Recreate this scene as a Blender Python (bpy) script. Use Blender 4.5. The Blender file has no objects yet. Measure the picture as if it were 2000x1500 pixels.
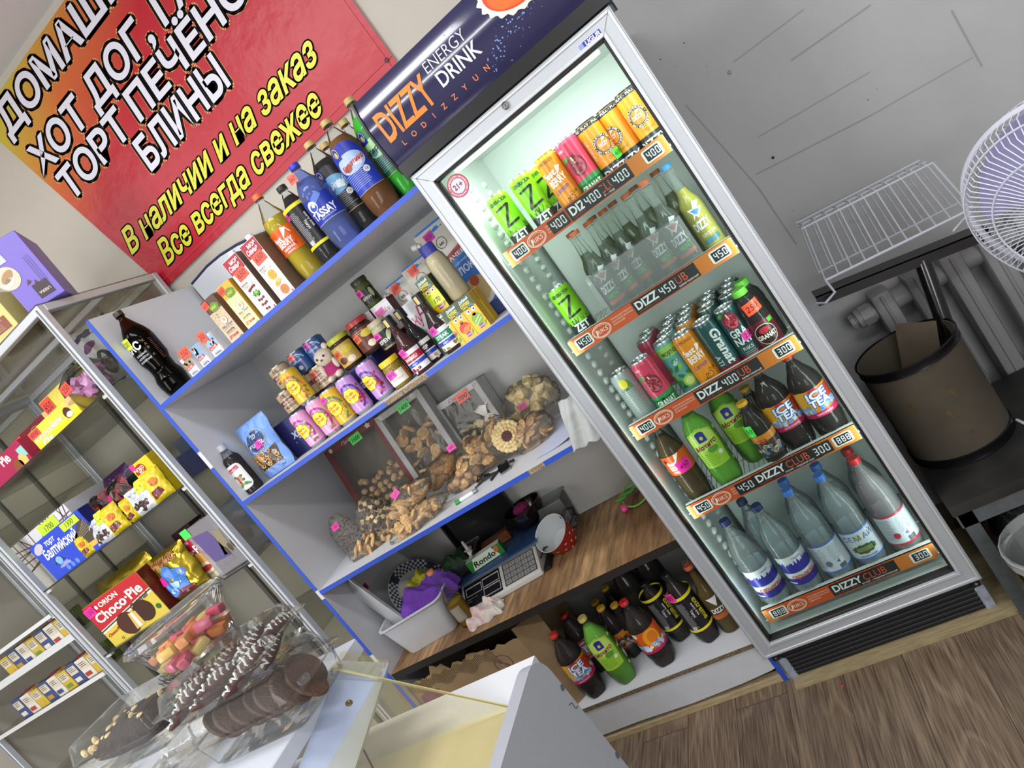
import bpy, bmesh, math, random
from mathutils import Vector, Matrix
random.seed(7)
PI = math.pi
S = bpy.context.scene
# ---------------------------------------------------------------- camera
CR = ((0.77101325, 0.2356739, -0.59162243), (-0.50088056, -0.3493601, -0.7918877), (-0.39326484, 0.90686566, -0.15131679))
CC = Vector((0.62781658, -1.71817989, 1.52413602)); CF = 1332.2124
cam = bpy.data.objects.new('camera', bpy.data.cameras.new('camera'))
S.collection.objects.link(cam)
r0, r1, r2 = (Vector(v) for v in CR)
cam.matrix_world = Matrix((r0, -r1, -r2)).transposed().to_4x4()
cam.matrix_world.translation = CC
cam.data.sensor_width = 36; cam.data.lens = CF / 2000 * 36; cam.data.clip_start = .02
S.camera = cam
S.view_settings.view_transform = 'Standard'; S.view_settings.look = 'None'
S.view_settings.gamma = 1; S.view_settings.use_curve_mapping = False
S.view_settings.exposure = EXPO = -0.08
S.cycles.max_bounces = 10; S.cycles.transparent_max_bounces = 32; S.cycles.transmission_bounces = 6
S.cycles.diffuse_bounces = 4; S.cycles.glossy_bounces = 3; S.cycles.caustics_reflective = False; S.cycles.caustics_refractive = False
S.cycles.sample_clamp_indirect = 4
# ---------------------------------------------------------------- world and lamps
W = bpy.data.worlds.new('world'); S.world = W; W.use_nodes = True
W.node_tree.nodes['Background'].inputs[0].default_value = (.8, .9, 1, 1)
W.node_tree.nodes['Background'].inputs[1].default_value = .2
def area(name, loc, sx, sy, power, rot=(0, 0, 0), col=(1, 1, 1)):
    l = bpy.data.lights.new(name, 'AREA'); l.shape = 'RECTANGLE'; l.size = sx; l.size_y = sy; l.energy = power; l.color = col
    o = bpy.data.objects.new(name, l); S.collection.objects.link(o); o.location = loc; o.rotation_euler = rot
    return o
for lx, ly, lp in ((-.55, -.95, 22), (1.2, -.95, 6), (-2.2, -.95, 10), (-.55, -2.7, 30), (1.25, -2.7, 30), (-2.3, -2.7, 16)): area('ceiling_lamp', (lx, ly, 3.16), 1.25, .3, lp, col=(.97, .98, 1))
for wx, wp in ((-2.45, 95), (1.6, 55)): area('window_daylight', (wx, -4.05, 1.6), 1.4, 2.0, wp, (PI / 2, 0, 0), (.94, .97, 1))
area('fridge_lamp', (.31, .1, 1.772), .46, .05, 3.4, (.5, 0, 0), (.9, 1, .95))
for lx, lr in ((.05, -.9), (.57, .9)): area('fridge_lamp', (lx, .048, .98), 0.02, 1.5, 1.3, (PI / 2, 0, lr), (.9, 1, .97))
# ---------------------------------------------------------------- pixel ray onto the plane y = Y (pixels of the 2000 x 1500 frame)
def at(px, py, Y):
    a, b = (px - 1000) / CF, (py - 750) / CF
    d = r0 * a + r1 * b + r2
    return CC + d * ((Y - CC.y) / d.y)
def atz(px, py, Z):
    a, b = (px - 1000) / CF, (py - 750) / CF
    d = r0 * a + r1 * b + r2
    return CC + d * ((Z - CC.z) / d.z)
def X(px, py, Y): return at(px, py, Y).x
# ---------------------------------------------------------------- materials
def lin(h):
    h = h.lstrip('#')
    if len(h) == 3: h = ''.join(c * 2 for c in h)
    return tuple((c / 12.92 if c <= .04045 else ((c + .055) / 1.055) ** 2.4) for c in (int(h[i:i + 2], 16) / 255 for i in (0, 2, 4))) + (1,)
MC = {}
def mat(col, rough=.45, metal=0, coat=0, bump=0, bscale=60, var=0, emit=0):
    k = (col, rough, metal, coat, bump, bscale, var, emit)
    if k in MC: return MC[k]
    m = bpy.data.materials.new('paint_' + col.lstrip('#')); m.use_nodes = True
    n = m.node_tree.nodes; L = m.node_tree.links; p = n['Principled BSDF']; c = lin(col)
    p.inputs['Base Color'].default_value = c; p.inputs['Roughness'].default_value = rough; p.inputs['Metallic'].default_value = metal
    p.inputs['Coat Weight'].default_value = coat; p.inputs['Coat Roughness'].default_value = .08
    if emit: p.inputs['Emission Color'].default_value = c; p.inputs['Emission Strength'].default_value = emit
    if bump or var:
        t = n.new('ShaderNodeTexCoord'); z = n.new('ShaderNodeTexNoise'); z.inputs['Scale'].default_value = bscale; z.inputs['Detail'].default_value = 5
        L.new(t.outputs['Object'], z.inputs['Vector'])
        if bump:
            b = n.new('ShaderNodeBump'); b.inputs['Strength'].default_value = bump; b.inputs['Distance'].default_value = .01
            L.new(z.outputs['Fac'], b.inputs['Height']); L.new(b.outputs['Normal'], p.inputs['Normal'])
        if var:
            r = n.new('ShaderNodeValToRGB'); r.color_ramp.elements[0].position = .3; r.color_ramp.elements[1].position = .75
            r.color_ramp.elements[0].color = tuple(v * (1 - var) for v in c[:3]) + (1,); r.color_ramp.elements[1].color = tuple(min(1, v * (1 + var * .5)) for v in c[:3]) + (1,)
            L.new(z.outputs['Fac'], r.inputs['Fac']); L.new(r.outputs['Color'], p.inputs['Base Color'])
    MC[k] = m; return m
def clear(name='clear', tint='#ffffff', body=0.0, refl=1.0, rough=.04, bump=0, bscale=40):
    k = (name, tint, body, refl, rough, bump)
    if k in MC: return MC[k]
    m = bpy.data.materials.new(name); m.use_nodes = True; n = m.node_tree.nodes; L = m.node_tree.links
    n.clear(); out = n.new('ShaderNodeOutputMaterial'); tr = n.new('ShaderNodeBsdfTransparent'); tr.inputs[0].default_value = lin(tint)
    gl = n.new('ShaderNodeBsdfGlossy'); gl.inputs['Roughness'].default_value = rough; gl.inputs[0].default_value = (1, 1, 1, 1)
    lw = n.new('ShaderNodeLayerWeight'); lw.inputs[0].default_value = .2
    mu = n.new('ShaderNodeMath'); mu.operation = 'MULTIPLY'; mu.inputs[1].default_value = refl; mu.use_clamp = True
    mx = n.new('ShaderNodeMixShader'); L.new(lw.outputs['Fresnel'], mu.inputs[0]); L.new(mu.outputs[0], mx.inputs[0])
    base = tr
    if body:
        df = n.new('ShaderNodeBsdfDiffuse'); df.inputs[0].default_value = lin(tint)
        m2 = n.new('ShaderNodeMixShader'); m2.inputs[0].default_value = body; L.new(tr.outputs[0], m2.inputs[1]); L.new(df.outputs[0], m2.inputs[2]); base = m2
    if bump:
        t = n.new('ShaderNodeTexCoord'); z = n.new('ShaderNodeTexNoise'); z.inputs['Scale'].default_value = bscale; z.inputs['Detail'].default_value = 3
        L.new(t.outputs['Object'], z.inputs['Vector']); b = n.new('ShaderNodeBump'); b.inputs['Strength'].default_value = bump; b.inputs['Distance'].default_value = .02
        L.new(z.outputs['Fac'], b.inputs['Height']); L.new(b.outputs['Normal'], gl.inputs['Normal']); L.new(b.outputs['Normal'], lw.inputs['Normal'])
    L.new(base.outputs[0], mx.inputs[1]); L.new(gl.outputs[0], mx.inputs[2]); L.new(mx.outputs[0], out.inputs[0])
    MC[k] = m; return m
CLEAR = clear('clear_plastic', '#f4f7f7', .02, 1.0)
GLASS = clear('glass', '#f6fbf9', 0, .8, .01)
FILM = clear('film', '#fdfaf4', .05, 1.0, .12, .6, 45)
PANE = clear('film_pane', '#fbfaf6', .03, .5, .08, .25, 12)
def liquid(col, fac=.6): return clear('liquid_' + col.lstrip('#'), col, fac, .5, .06)
# ---------------------------------------------------------------- mesh builder
class MB:
    def __init__(s): s.bm = bmesh.new(); s.ms = []
    def mi(s, m):
        if m not in s.ms: s.ms.append(m)
        return s.ms.index(m)
    def _fin(s, faces, m, M):
        i = s.mi(m)
        for f in faces: f.material_index = i
    def face(s, pts, m):
        f = s.bm.faces.new([s.bm.verts.new(p) for p in pts]); f.material_index = s.mi(m); return f
    def box(s, x0, y0, z0, x1, y1, z1, m, bev=0, seg=2, M=None):
        b2 = bmesh.new(); bmesh.ops.create_cube(b2, size=1)
        for v in b2.verts: v.co = Vector((x0 + (v.co.x + .5) * (x1 - x0), y0 + (v.co.y + .5) * (y1 - y0), z0 + (v.co.z + .5) * (z1 - z0)))
        if bev: bmesh.ops.bevel(b2, geom=b2.edges[:], offset=bev, segments=seg, profile=.5, affect='EDGES')
        s.add(b2, m, M); return s
    def add(s, b2, m, M=None):
        i = s.mi(m); mp = {}
        for v in b2.verts: mp[v] = s.bm.verts.new(M @ v.co if M else v.co)
        for f in b2.faces:
            try: g = s.bm.faces.new([mp[v] for v in f.verts]); g.material_index = i
            except ValueError: pass
        b2.free()
    def lathe(s, prof, m, seg=24, M=None, cap0=True, cap1=True, fn=None):
        rings = []; ml = m if isinstance(m, list) else [m] * (len(prof) - 1)
        for k, (r, z) in enumerate(prof):
            ring = []
            for j in range(seg):
                a = 2 * PI * j / seg; p = Vector((r * math.cos(a), r * math.sin(a), z))
                if fn: p = fn(p, a, k)
                ring.append(s.bm.verts.new(M @ p if M else p))
            rings.append(ring)
        for k in range(len(prof) - 1):
            i = s.mi(ml[k])
            for j in range(seg):
                f = s.bm.faces.new((rings[k][j], rings[k][(j + 1) % seg], rings[k + 1][(j + 1) % seg], rings[k + 1][j])); f.material_index = i
        if cap0: f = s.bm.faces.new(rings[0][::-1]); f.material_index = s.mi(ml[0])
        if cap1: f = s.bm.faces.new(rings[-1]); f.material_index = s.mi(ml[-1])
        return s
    def tube(s, pts, r, m, seg=8, closed=False):
        pts = [Vector(p) for p in pts]; n = len(pts); rings = []; nrm = None
        for k, p in enumerate(pts):
            a = pts[(k - 1) % n] if closed or k else p; b = pts[(k + 1) % n] if closed or k < n - 1 else p
            t = (b - a).normalized()
            if nrm is None: nrm = t.orthogonal().normalized()
            else: nrm = (nrm - t * nrm.dot(t)); nrm = nrm.normalized() if nrm.length > 1e-6 else t.orthogonal().normalized()
            bn = t.cross(nrm); rr = r[k] if isinstance(r, (list, tuple)) else r
            rings.append([s.bm.verts.new(p + (nrm * math.cos(2 * PI * j / seg) + bn * math.sin(2 * PI * j / seg)) * rr) for j in range(seg)])
        i = s.mi(m); q = n if closed else n - 1
        for k in range(q):
            A, B = rings[k], rings[(k + 1) % n]
            for j in range(seg):
                f = s.bm.faces.new((A[j], A[(j + 1) % seg], B[(j + 1) % seg], B[j])); f.material_index = i
        if not closed:
            for rg in (rings[0][::-1], rings[-1]): s.bm.faces.new(rg).material_index = i
        return s
    def prism(s, pts, d0, d1, m, axis='y', M=None, bev=0):
        """2-D outline extruded between d0 and d1: axis y -> (x,z) outline, x -> (y,z), z -> (x,y)"""
        f3 = {'y': lambda u, v, d: (u, d, v), 'x': lambda u, v, d: (d, u, v), 'z': lambda u, v, d: (u, v, d)}[axis]
        b2 = bmesh.new(); A = [b2.verts.new(f3(u, v, d0)) for u, v in pts]; B = [b2.verts.new(f3(u, v, d1)) for u, v in pts]; n = len(pts)
        b2.faces.new(A); b2.faces.new(B[::-1])
        for k in range(n): b2.faces.new((A[k], B[k], B[(k + 1) % n], A[(k + 1) % n]))
        bmesh.ops.recalc_face_normals(b2, faces=b2.faces[:])
        if bev: bmesh.ops.bevel(b2, geom=b2.edges[:], offset=bev, segments=1, affect='EDGES')
        s.add(b2, m, M); return s
    def blob(s, c, rad, m, u=16, v=10, fn=None, M=None):
        b2 = bmesh.new(); bmesh.ops.create_uvsphere(b2, u_segments=u, v_segments=v, radius=1)
        for w in b2.verts:
            q = w.co.copy()
            if fn: q = fn(q)
            w.co = Vector((c[0] + q.x * rad[0], c[1] + q.y * rad[1], c[2] + q.z * rad[2]))
        s.add(b2, m, M); return s
    def grid(s, fn, nu, nv, m):
        V = [[s.bm.verts.new(fn(i / nu, j / nv)) for j in range(nv + 1)] for i in range(nu + 1)]; k = s.mi(m)
        for i in range(nu):
            for j in range(nv): s.bm.faces.new((V[i][j], V[i + 1][j], V[i + 1][j + 1], V[i][j + 1])).material_index = k
        return s
    def build(s, name, parent=None, loc=None, smooth=35, recalc=True):
        if recalc: bmesh.ops.recalc_face_normals(s.bm, faces=s.bm.faces[:])
        me = bpy.data.meshes.new(name); s.bm.to_mesh(me); s.bm.free()
        for m in s.ms: me.materials.append(m)
        if smooth:
            me.shade_smooth(); me.set_sharp_from_angle(angle=math.radians(smooth))
        o = bpy.data.objects.new(name, me); S.collection.objects.link(o)
        if parent: o.parent = parent
        if loc: o.location = loc
        return o
def tag(o, label, cat, group=None):
    o['label'] = label; o['category'] = cat
    if group: o['group'] = group
    return o
def struct(o): o['kind'] = 'structure'; return o
def stuff(o): o['kind'] = 'stuff'; return o
def thing(name, label, cat, loc=(0, 0, 0), rz=0, group=None, rx=0, ry=0):
    o = bpy.data.objects.new(name, None); S.collection.objects.link(o); o.empty_display_size = .02
    o.location = loc; o.rotation_euler = (rx, ry, rz); return tag(o, label, cat, group)
def dup(o, loc=None, rz=None, label=None, parent=None, group=None):
    c = o.copy(); S.collection.objects.link(c)
    if parent: c.parent = parent
    if loc is not None: c.location = loc
    if rz is not None: c.rotation_euler.z = rz
    if label: c['label'] = label
    if group: c['group'] = group
    for ch in o.children: dup(ch, parent=c)
    return c
# ---------------------------------------------------------------- flat graphics (labels, prints, lettering)
TC = {}
def glyphs(s, bold, shear):
    bold = max(-.012, min(bold, .03)); k = (s, bold, shear)
    if k not in TC:
        cu = bpy.data.curves.new('t', 'FONT'); cu.body = s; cu.offset = bold; cu.resolution_u = 3
        o = bpy.data.objects.new('t', cu); me = bpy.data.meshes.new_from_object(o)
        TC[k] = ([(v.co.x + v.co.y * shear, v.co.y) for v in me.vertices], [tuple(p.vertices) for p in me.polygons])
        bpy.data.objects.remove(o); bpy.data.meshes.remove(me); bpy.data.curves.remove(cu)
    return TC[k]
CAPH = max(y for x, y in glyphs('H', 0, 0)[0])
LAY = .00035
class Gfx:
    def __init__(s, rough=.4, coat=0): s.bm = bmesh.new(); s.ms = []; s.rough = rough; s.coat = coat
    def mi(s, c):
        m = c if isinstance(c, bpy.types.Material) else mat(c, s.rough, 0, s.coat)
        if m not in s.ms: s.ms.append(m)
        return s.ms.index(m)
    def poly(s, pts, c, l=0):
        try: s.bm.faces.new([s.bm.verts.new((x, y, l)) for x, y in pts]).material_index = s.mi(c)
        except ValueError: pass
        return s
    def rect(s, x, y, w, h, c, l=0, rad=0, rot=0):
        if rad:
            pts = []
            for cx, cy, a in ((w - rad, h - rad, 0), (rad, h - rad, 90), (rad, rad, 180), (w - rad, rad, 270)):
                for k in range(4): t = math.radians(a + k * 30); pts.append((cx + rad * math.cos(t), cy + rad * math.sin(t)))
        else: pts = [(0, 0), (w, 0), (w, h), (0, h)]
        ca, sa = math.cos(rot), math.sin(rot)
        return s.poly([(x + a * ca - b * sa, y + a * sa + b * ca) for a, b in pts], c, l)
    def disc(s, x, y, rx, ry, c, l=0, n=24, fn=None, rot=0):
        pts = []
        for k in range(n):
            a = 2 * PI * k / n; f = fn(a) if fn else 1; u, v = rx * f * math.cos(a), ry * f * math.sin(a)
            pts.append((x + u * math.cos(rot) - v * math.sin(rot), y + u * math.sin(rot) + v * math.cos(rot)))
        return s.poly(pts, c, l)
    def ring(s, x, y, rx, ry, w, c, l=0, n=28, a0=0, a1=2 * PI):
        for k in range(n):
            a, b = a0 + (a1 - a0) * k / n, a0 + (a1 - a0) * (k + 1) / n
            s.poly([(x + rx * math.cos(a), y + ry * math.sin(a)), (x + rx * math.cos(b), y + ry * math.sin(b)),
                    (x + (rx - w) * math.cos(b), y + (ry - w) * math.sin(b)), (x + (rx - w) * math.cos(a), y + (ry - w) * math.sin(a))][::1], c, l)
        return s
    def line(s, pts, w, c, l=0):
        for (a, b), (p, q) in zip(pts, pts[1:]):
            dx, dy = p - a, q - b; d = math.hypot(dx, dy) or 1; nx, ny = -dy / d * w / 2, dx / d * w / 2
            s.poly([(a - nx, b - ny), (p - nx, q - ny), (p + nx, q + ny), (a + nx, b + ny)], c, l)
        return s
    def t(s, txt, x, y, h, c, l=1, bold=.0, shear=0, w=None, al='c', rot=0, out=0):
        """text with capital height h; (x, y) is the middle of the base line (al c) or its left end (al l)"""
        if out:
            for k in range(10): s.t(txt, x + out * math.cos(k * PI / 5), y + out * math.sin(k * PI / 5), h, c, l, bold, shear, w, al, rot)
            return s
        V, F = glyphs(txt, bold, shear)
        if not V: return s
        x0, x1 = min(v[0] for v in V), max(v[0] for v in V); k = h / CAPH; kx = w / (x1 - x0) if w else k
        off = -(x0 + x1) / 2 if al == 'c' else -x0; ca, sa = math.cos(rot), math.sin(rot); i = s.mi(c)
        vs_ = []
        for a, b in V:
            u, v = (a + off) * kx, b * k; vs_.append(s.bm.verts.new((x + u * ca - v * sa, y + u * sa + v * ca, l)))
        for f in F:
            try: s.bm.faces.new([vs_[q] for q in f]).material_index = i
            except ValueError: pass
        return s
    def arc(s, txt, x, y, r, h, c, l=1, a0=90, bold=.0, flip=False, adv=None):
        """letters round a circle, centred on the angle a0 (degrees)"""
        adv = adv or h * .95; n = len(txt); st = adv / r
        for k, ch in enumerate(txt):
            a = math.radians(a0) + ((n - 1) / 2 - k) * st * (1 if not flip else -1)
            if ch != ' ': s.t(ch, x + r * math.cos(a), y + r * math.sin(a), h, c, l, bold, rot=a - PI / 2 if not flip else a + PI / 2)
        return s
    def tagp(s, x, y, w, h, txt, c='#ff3fb4', l=6, rot=0, ink='#5a1030'):
        """small hand written price sticker, lower left corner at x, y"""
        ca, sa = math.cos(rot), math.sin(rot)
        s.rect(x, y, w, h, c, l, rot=rot); u, v = w / 2, h * .26
        s.t(txt, x + u * ca - v * sa, y + u * sa + v * ca, h * .5, ink, l + 1, .0, .25, w=w * .74, rot=rot); return s
    def grid(s, w, h, x0=0, n=8):
        bmesh.ops.triangulate(s.bm, faces=[f for f in s.bm.faces if len(f.verts) > 4])
        for k in range(1, n):
            for co, no in (((x0 + w * k / n, 0, 0), (1, 0, 0)), ((0, h * k / n, 0), (0, 1, 0))): bmesh.ops.bisect_plane(s.bm, geom=s.bm.verts[:] + s.bm.edges[:] + s.bm.faces[:], plane_co=co, plane_no=no, dist=1e-6)
        return s
    def build(s, name, parent, r=None, M=None, prof=None, lay=LAY):
        bm = s.bm; bmesh.ops.recalc_face_normals
        if r or prof:
            R = r or .03; us = [v.co.x for v in bm.verts]; lo, hi = min(us), max(us); step = R * .2; k = math.ceil(lo / step) * step
            while k < hi:
                bmesh.ops.bisect_plane(bm, geom=bm.verts[:] + bm.edges[:] + bm.faces[:], plane_co=(k, 0, 0), plane_no=(1, 0, 0), dist=1e-6); k += step
        me = bpy.data.meshes.new(name)
        bmesh.ops.triangulate(bm, faces=[f for f in bm.faces if len(f.verts) > 4])
        for f in bm.faces:
            if f.normal.z < 0: f.normal_flip()
        for v in bm.verts:
            u, w, l = v.co
            if r: R = r + .0004 + l * lay; a = u / r; v.co = (R * math.sin(a), -R * math.cos(a), w)
            else: v.co = (u, -l * lay - .0004, w)
            if M: v.co = M @ v.co
        bm.to_mesh(me); bm.free()
        for m in s.ms: me.materials.append(m)
        if r: me.shade_smooth()
        o = bpy.data.objects.new(name, me); S.collection.objects.link(o); o.parent = parent; return o
# ================================================================ room
def noise_mat(name, ca, cb, scale, rough=.7, stretch=(1, 1, 1), bump=.05, detail=6):
    m = bpy.data.materials.new(name); m.use_nodes = True; n = m.node_tree.nodes; L = m.node_tree.links; p = n['Principled BSDF']
    t = n.new('ShaderNodeTexCoord'); mp = n.new('ShaderNodeMapping'); mp.inputs['Scale'].default_value = stretch
    z = n.new('ShaderNodeTexNoise'); z.inputs['Scale'].default_value = scale; z.inputs['Detail'].default_value = detail
    r = n.new('ShaderNodeValToRGB'); r.color_ramp.elements[0].color = lin(ca); r.color_ramp.elements[1].color = lin(cb)
    r.color_ramp.elements[0].position = .32; r.color_ramp.elements[1].position = .68
    b = n.new('ShaderNodeBump'); b.inputs['Strength'].default_value = bump; b.inputs['Distance'].default_value = .01
    L.new(t.outputs['Object'], mp.inputs['Vector']); L.new(mp.outputs[0], z.inputs['Vector']); L.new(z.outputs['Fac'], r.inputs['Fac'])
    L.new(r.outputs[0], p.inputs['Base Color']); L.new(z.outputs['Fac'], b.inputs['Height']); L.new(b.outputs[0], p.inputs['Normal'])
    p.inputs['Roughness'].default_value = rough; return m
def floor_mat():
    m = bpy.data.materials.new('laminate'); m.use_nodes = True; n = m.node_tree.nodes; L = m.node_tree.links; p = n['Principled BSDF']
    t = n.new('ShaderNodeTexCoord'); br = n.new('ShaderNodeTexBrick'); mp = n.new('ShaderNodeMapping'); mp.inputs['Rotation'].default_value = (0, 0, PI / 2)
    br.inputs['Scale'].default_value = 1; br.inputs['Brick Width'].default_value = 1.2; br.inputs['Row Height'].default_value = .17
    br.inputs['Mortar Size'].default_value = .0012; br.inputs['Color1'].default_value = (0, 0, 0, 1); br.inputs['Color2'].default_value = (1, 1, 1, 1)
    L.new(t.outputs['Object'], mp.inputs[0]); L.new(mp.outputs[0], br.inputs['Vector'])
    add = n.new('ShaderNodeVectorMath'); add.operation = 'MULTIPLY_ADD'; add.inputs[1].default_value = (3.7, 5.1, 9.3)
    L.new(br.outputs['Color'], add.inputs[0]); L.new(t.outputs['Object'], add.inputs[2])
    st = n.new('ShaderNodeMapping'); st.inputs['Scale'].default_value = (1, .16, 1); L.new(add.outputs[0], st.inputs[0])
    z0 = n.new('ShaderNodeTexNoise'); z0.inputs['Scale'].default_value = 7; z0.inputs['Detail'].default_value = 2; L.new(st.outputs[0], z0.inputs[0])
    sn = n.new('ShaderNodeMath'); sn.operation = 'MULTIPLY'; sn.inputs[1].default_value = 62; L.new(z0.outputs['Fac'], sn.inputs[0])
    si = n.new('ShaderNodeMath'); si.operation = 'SINE'; L.new(sn.outputs[0], si.inputs[0])
    pw = n.new('ShaderNodeMapRange'); pw.inputs[1].default_value = .45; pw.inputs[2].default_value = 1; pw.inputs[3].default_value = 0; pw.inputs[4].default_value = .5; L.new(si.outputs[0], pw.inputs[0])
    f = n.new('ShaderNodeMapping'); f.inputs['Scale'].default_value = (1, .035, 1); L.new(add.outputs[0], f.inputs[0])
    z1 = n.new('ShaderNodeTexNoise'); z1.inputs['Scale'].default_value = 260; z1.inputs['Detail'].default_value = 4; L.new(f.outputs[0], z1.inputs[0])
    r = n.new('ShaderNodeValToRGB'); r.color_ramp.elements[0].color = lin('#4c3d30'); r.color_ramp.elements[1].color = lin('#8c7763'); r.color_ramp.elements[0].position = .3; r.color_ramp.elements[1].position = .72
    L.new(z1.outputs['Fac'], r.inputs[0])
    mx = n.new('ShaderNodeMix'); mx.data_type = 'RGBA'; mx.inputs[7].default_value = lin('#ad987f')
    mu = n.new('ShaderNodeMath'); mu.operation = 'MULTIPLY'; L.new(pw.outputs[0], mu.inputs[0]); L.new(z1.outputs['Fac'], mu.inputs[1])
    L.new(mu.outputs[0], mx.inputs[0]); L.new(r.outputs[0], mx.inputs[6])
    m2 = n.new('ShaderNodeMix'); m2.data_type = 'RGBA'; m2.blend_type = 'MULTIPLY'; m2.inputs[0].default_value = 1
    g = n.new('ShaderNodeMapRange'); g.inputs[3].default_value = .86; g.inputs[4].default_value = 1.08
    L.new(br.outputs['Color'], g.inputs[0]); L.new(mx.outputs[2], m2.inputs[6]); L.new(g.outputs[0], m2.inputs[7])
    m3 = n.new('ShaderNodeMix'); m3.data_type = 'RGBA'; m3.inputs[7].default_value = lin('#3b2e22'); L.new(br.outputs['Fac'], m3.inputs[0]); L.new(m2.outputs[2], m3.inputs[6])
    L.new(m3.outputs[2], p.inputs['Base Color']); p.inputs['Roughness'].default_value = .5
    return m
YW = .575
WALL = noise_mat('plaster', '#a9a9aa', '#b1b1b2', 3.5, .8, (1, 1, 1), .03)
WALLW = noise_mat('plaster_left', '#bdb5aa', '#c6bfb4', 2.5, .8, (1, 1, 1), .03)
f = MB(); f.box(-3.3, -4.2, -.1, 2.4, YW + .15, 0, floor_mat()); struct(f.build('floor'))
c = MB(); c.box(-3.3, -4.2, 3.2, 2.4, YW + .15, 3.3, mat('#e6e6e4', .8)); struct(c.build('ceiling'))
w = MB(); w.box(-3.3, YW, 0, .45, YW + .15, 3.2, WALLW); w.box(.45, YW, 0, 2.4, YW + .15, 3.2, WALL); struct(w.build('wall_back'))
w = MB(); w.box(-3.4, -4.2, 0, -3.3, YW + .15, 3.2, WALLW); struct(w.build('wall_left'))
w = MB(); w.box(2.4, -4.2, 0, 2.5, YW + .15, 3.2, WALL); struct(w.build('wall_right'))
w = MB(); w.box(-3.4, -4.3, 0, 2.5, -4.2, 3.2, WALLW); struct(w.build('wall_front'))
# drawn lines, holes and a plug on the plaster
def wallmarks():
    b = MB(); pencil = mat('#979698', .9); dark = mat('#26262a', .8)
    def ln(p, q, w_=.004, m=pencil):
        a, c_ = at(*p, YW), at(*q, YW); d = (c_ - a).normalized(); nn = Vector((-d.z, 0, d.x)) * w_ / 2; o = Vector((0, -.0008, 0))
        b.face([a - nn + o, c_ - nn + o, c_ + nn + o, a + nn + o], m)
    ln((1432, 122), (1570, 18), .003); ln((1545, 118), (1700, 10), .005); ln((1476, 341), (1700, 226), .004); ln((1700, 226), (1900, 112), .003)
    ln((1480, 268), (1700, 140), .003); ln((1560, 430), (1760, 330), .003); ln((1340, 205), (1480, 365), .004); ln((1480, 365), (1556, 478), .005); ln((1858, 20), (1918, 130), .005)
    for px, py, r in ((1509.5, 308, .0045), (1336, 84, .002), (1290, 116, .002), (1318, 130, .0012), (1380, 130, .0012), (1526, 146, .001), (1712, 174, .0012), (1695, 195, .0015), (1548, 412, .001)):
        p = at(px, py, YW - .0006); b.face([p + Vector((math.cos(k * PI / 6) * r, -.0004, math.sin(k * PI / 6) * r)) for k in range(12)], dark)
    struct(b.build('trim_1', recalc=False))
    p = at(1424.5, 141, YW); b = MB(); b.lathe([(.006, 0), (.006, .003), (.004, .004), (.0025, .0035)], [mat('#8f8f93', .5)] * 3, 12, Matrix.Translation(p) @ Matrix.Rotation(PI / 2, 4, 'X'))
    tag(b.build('wall_plug'), 'small round grey plug set in the grey wall right of the fridge top', 'wall plug')
wallmarks()
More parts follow.
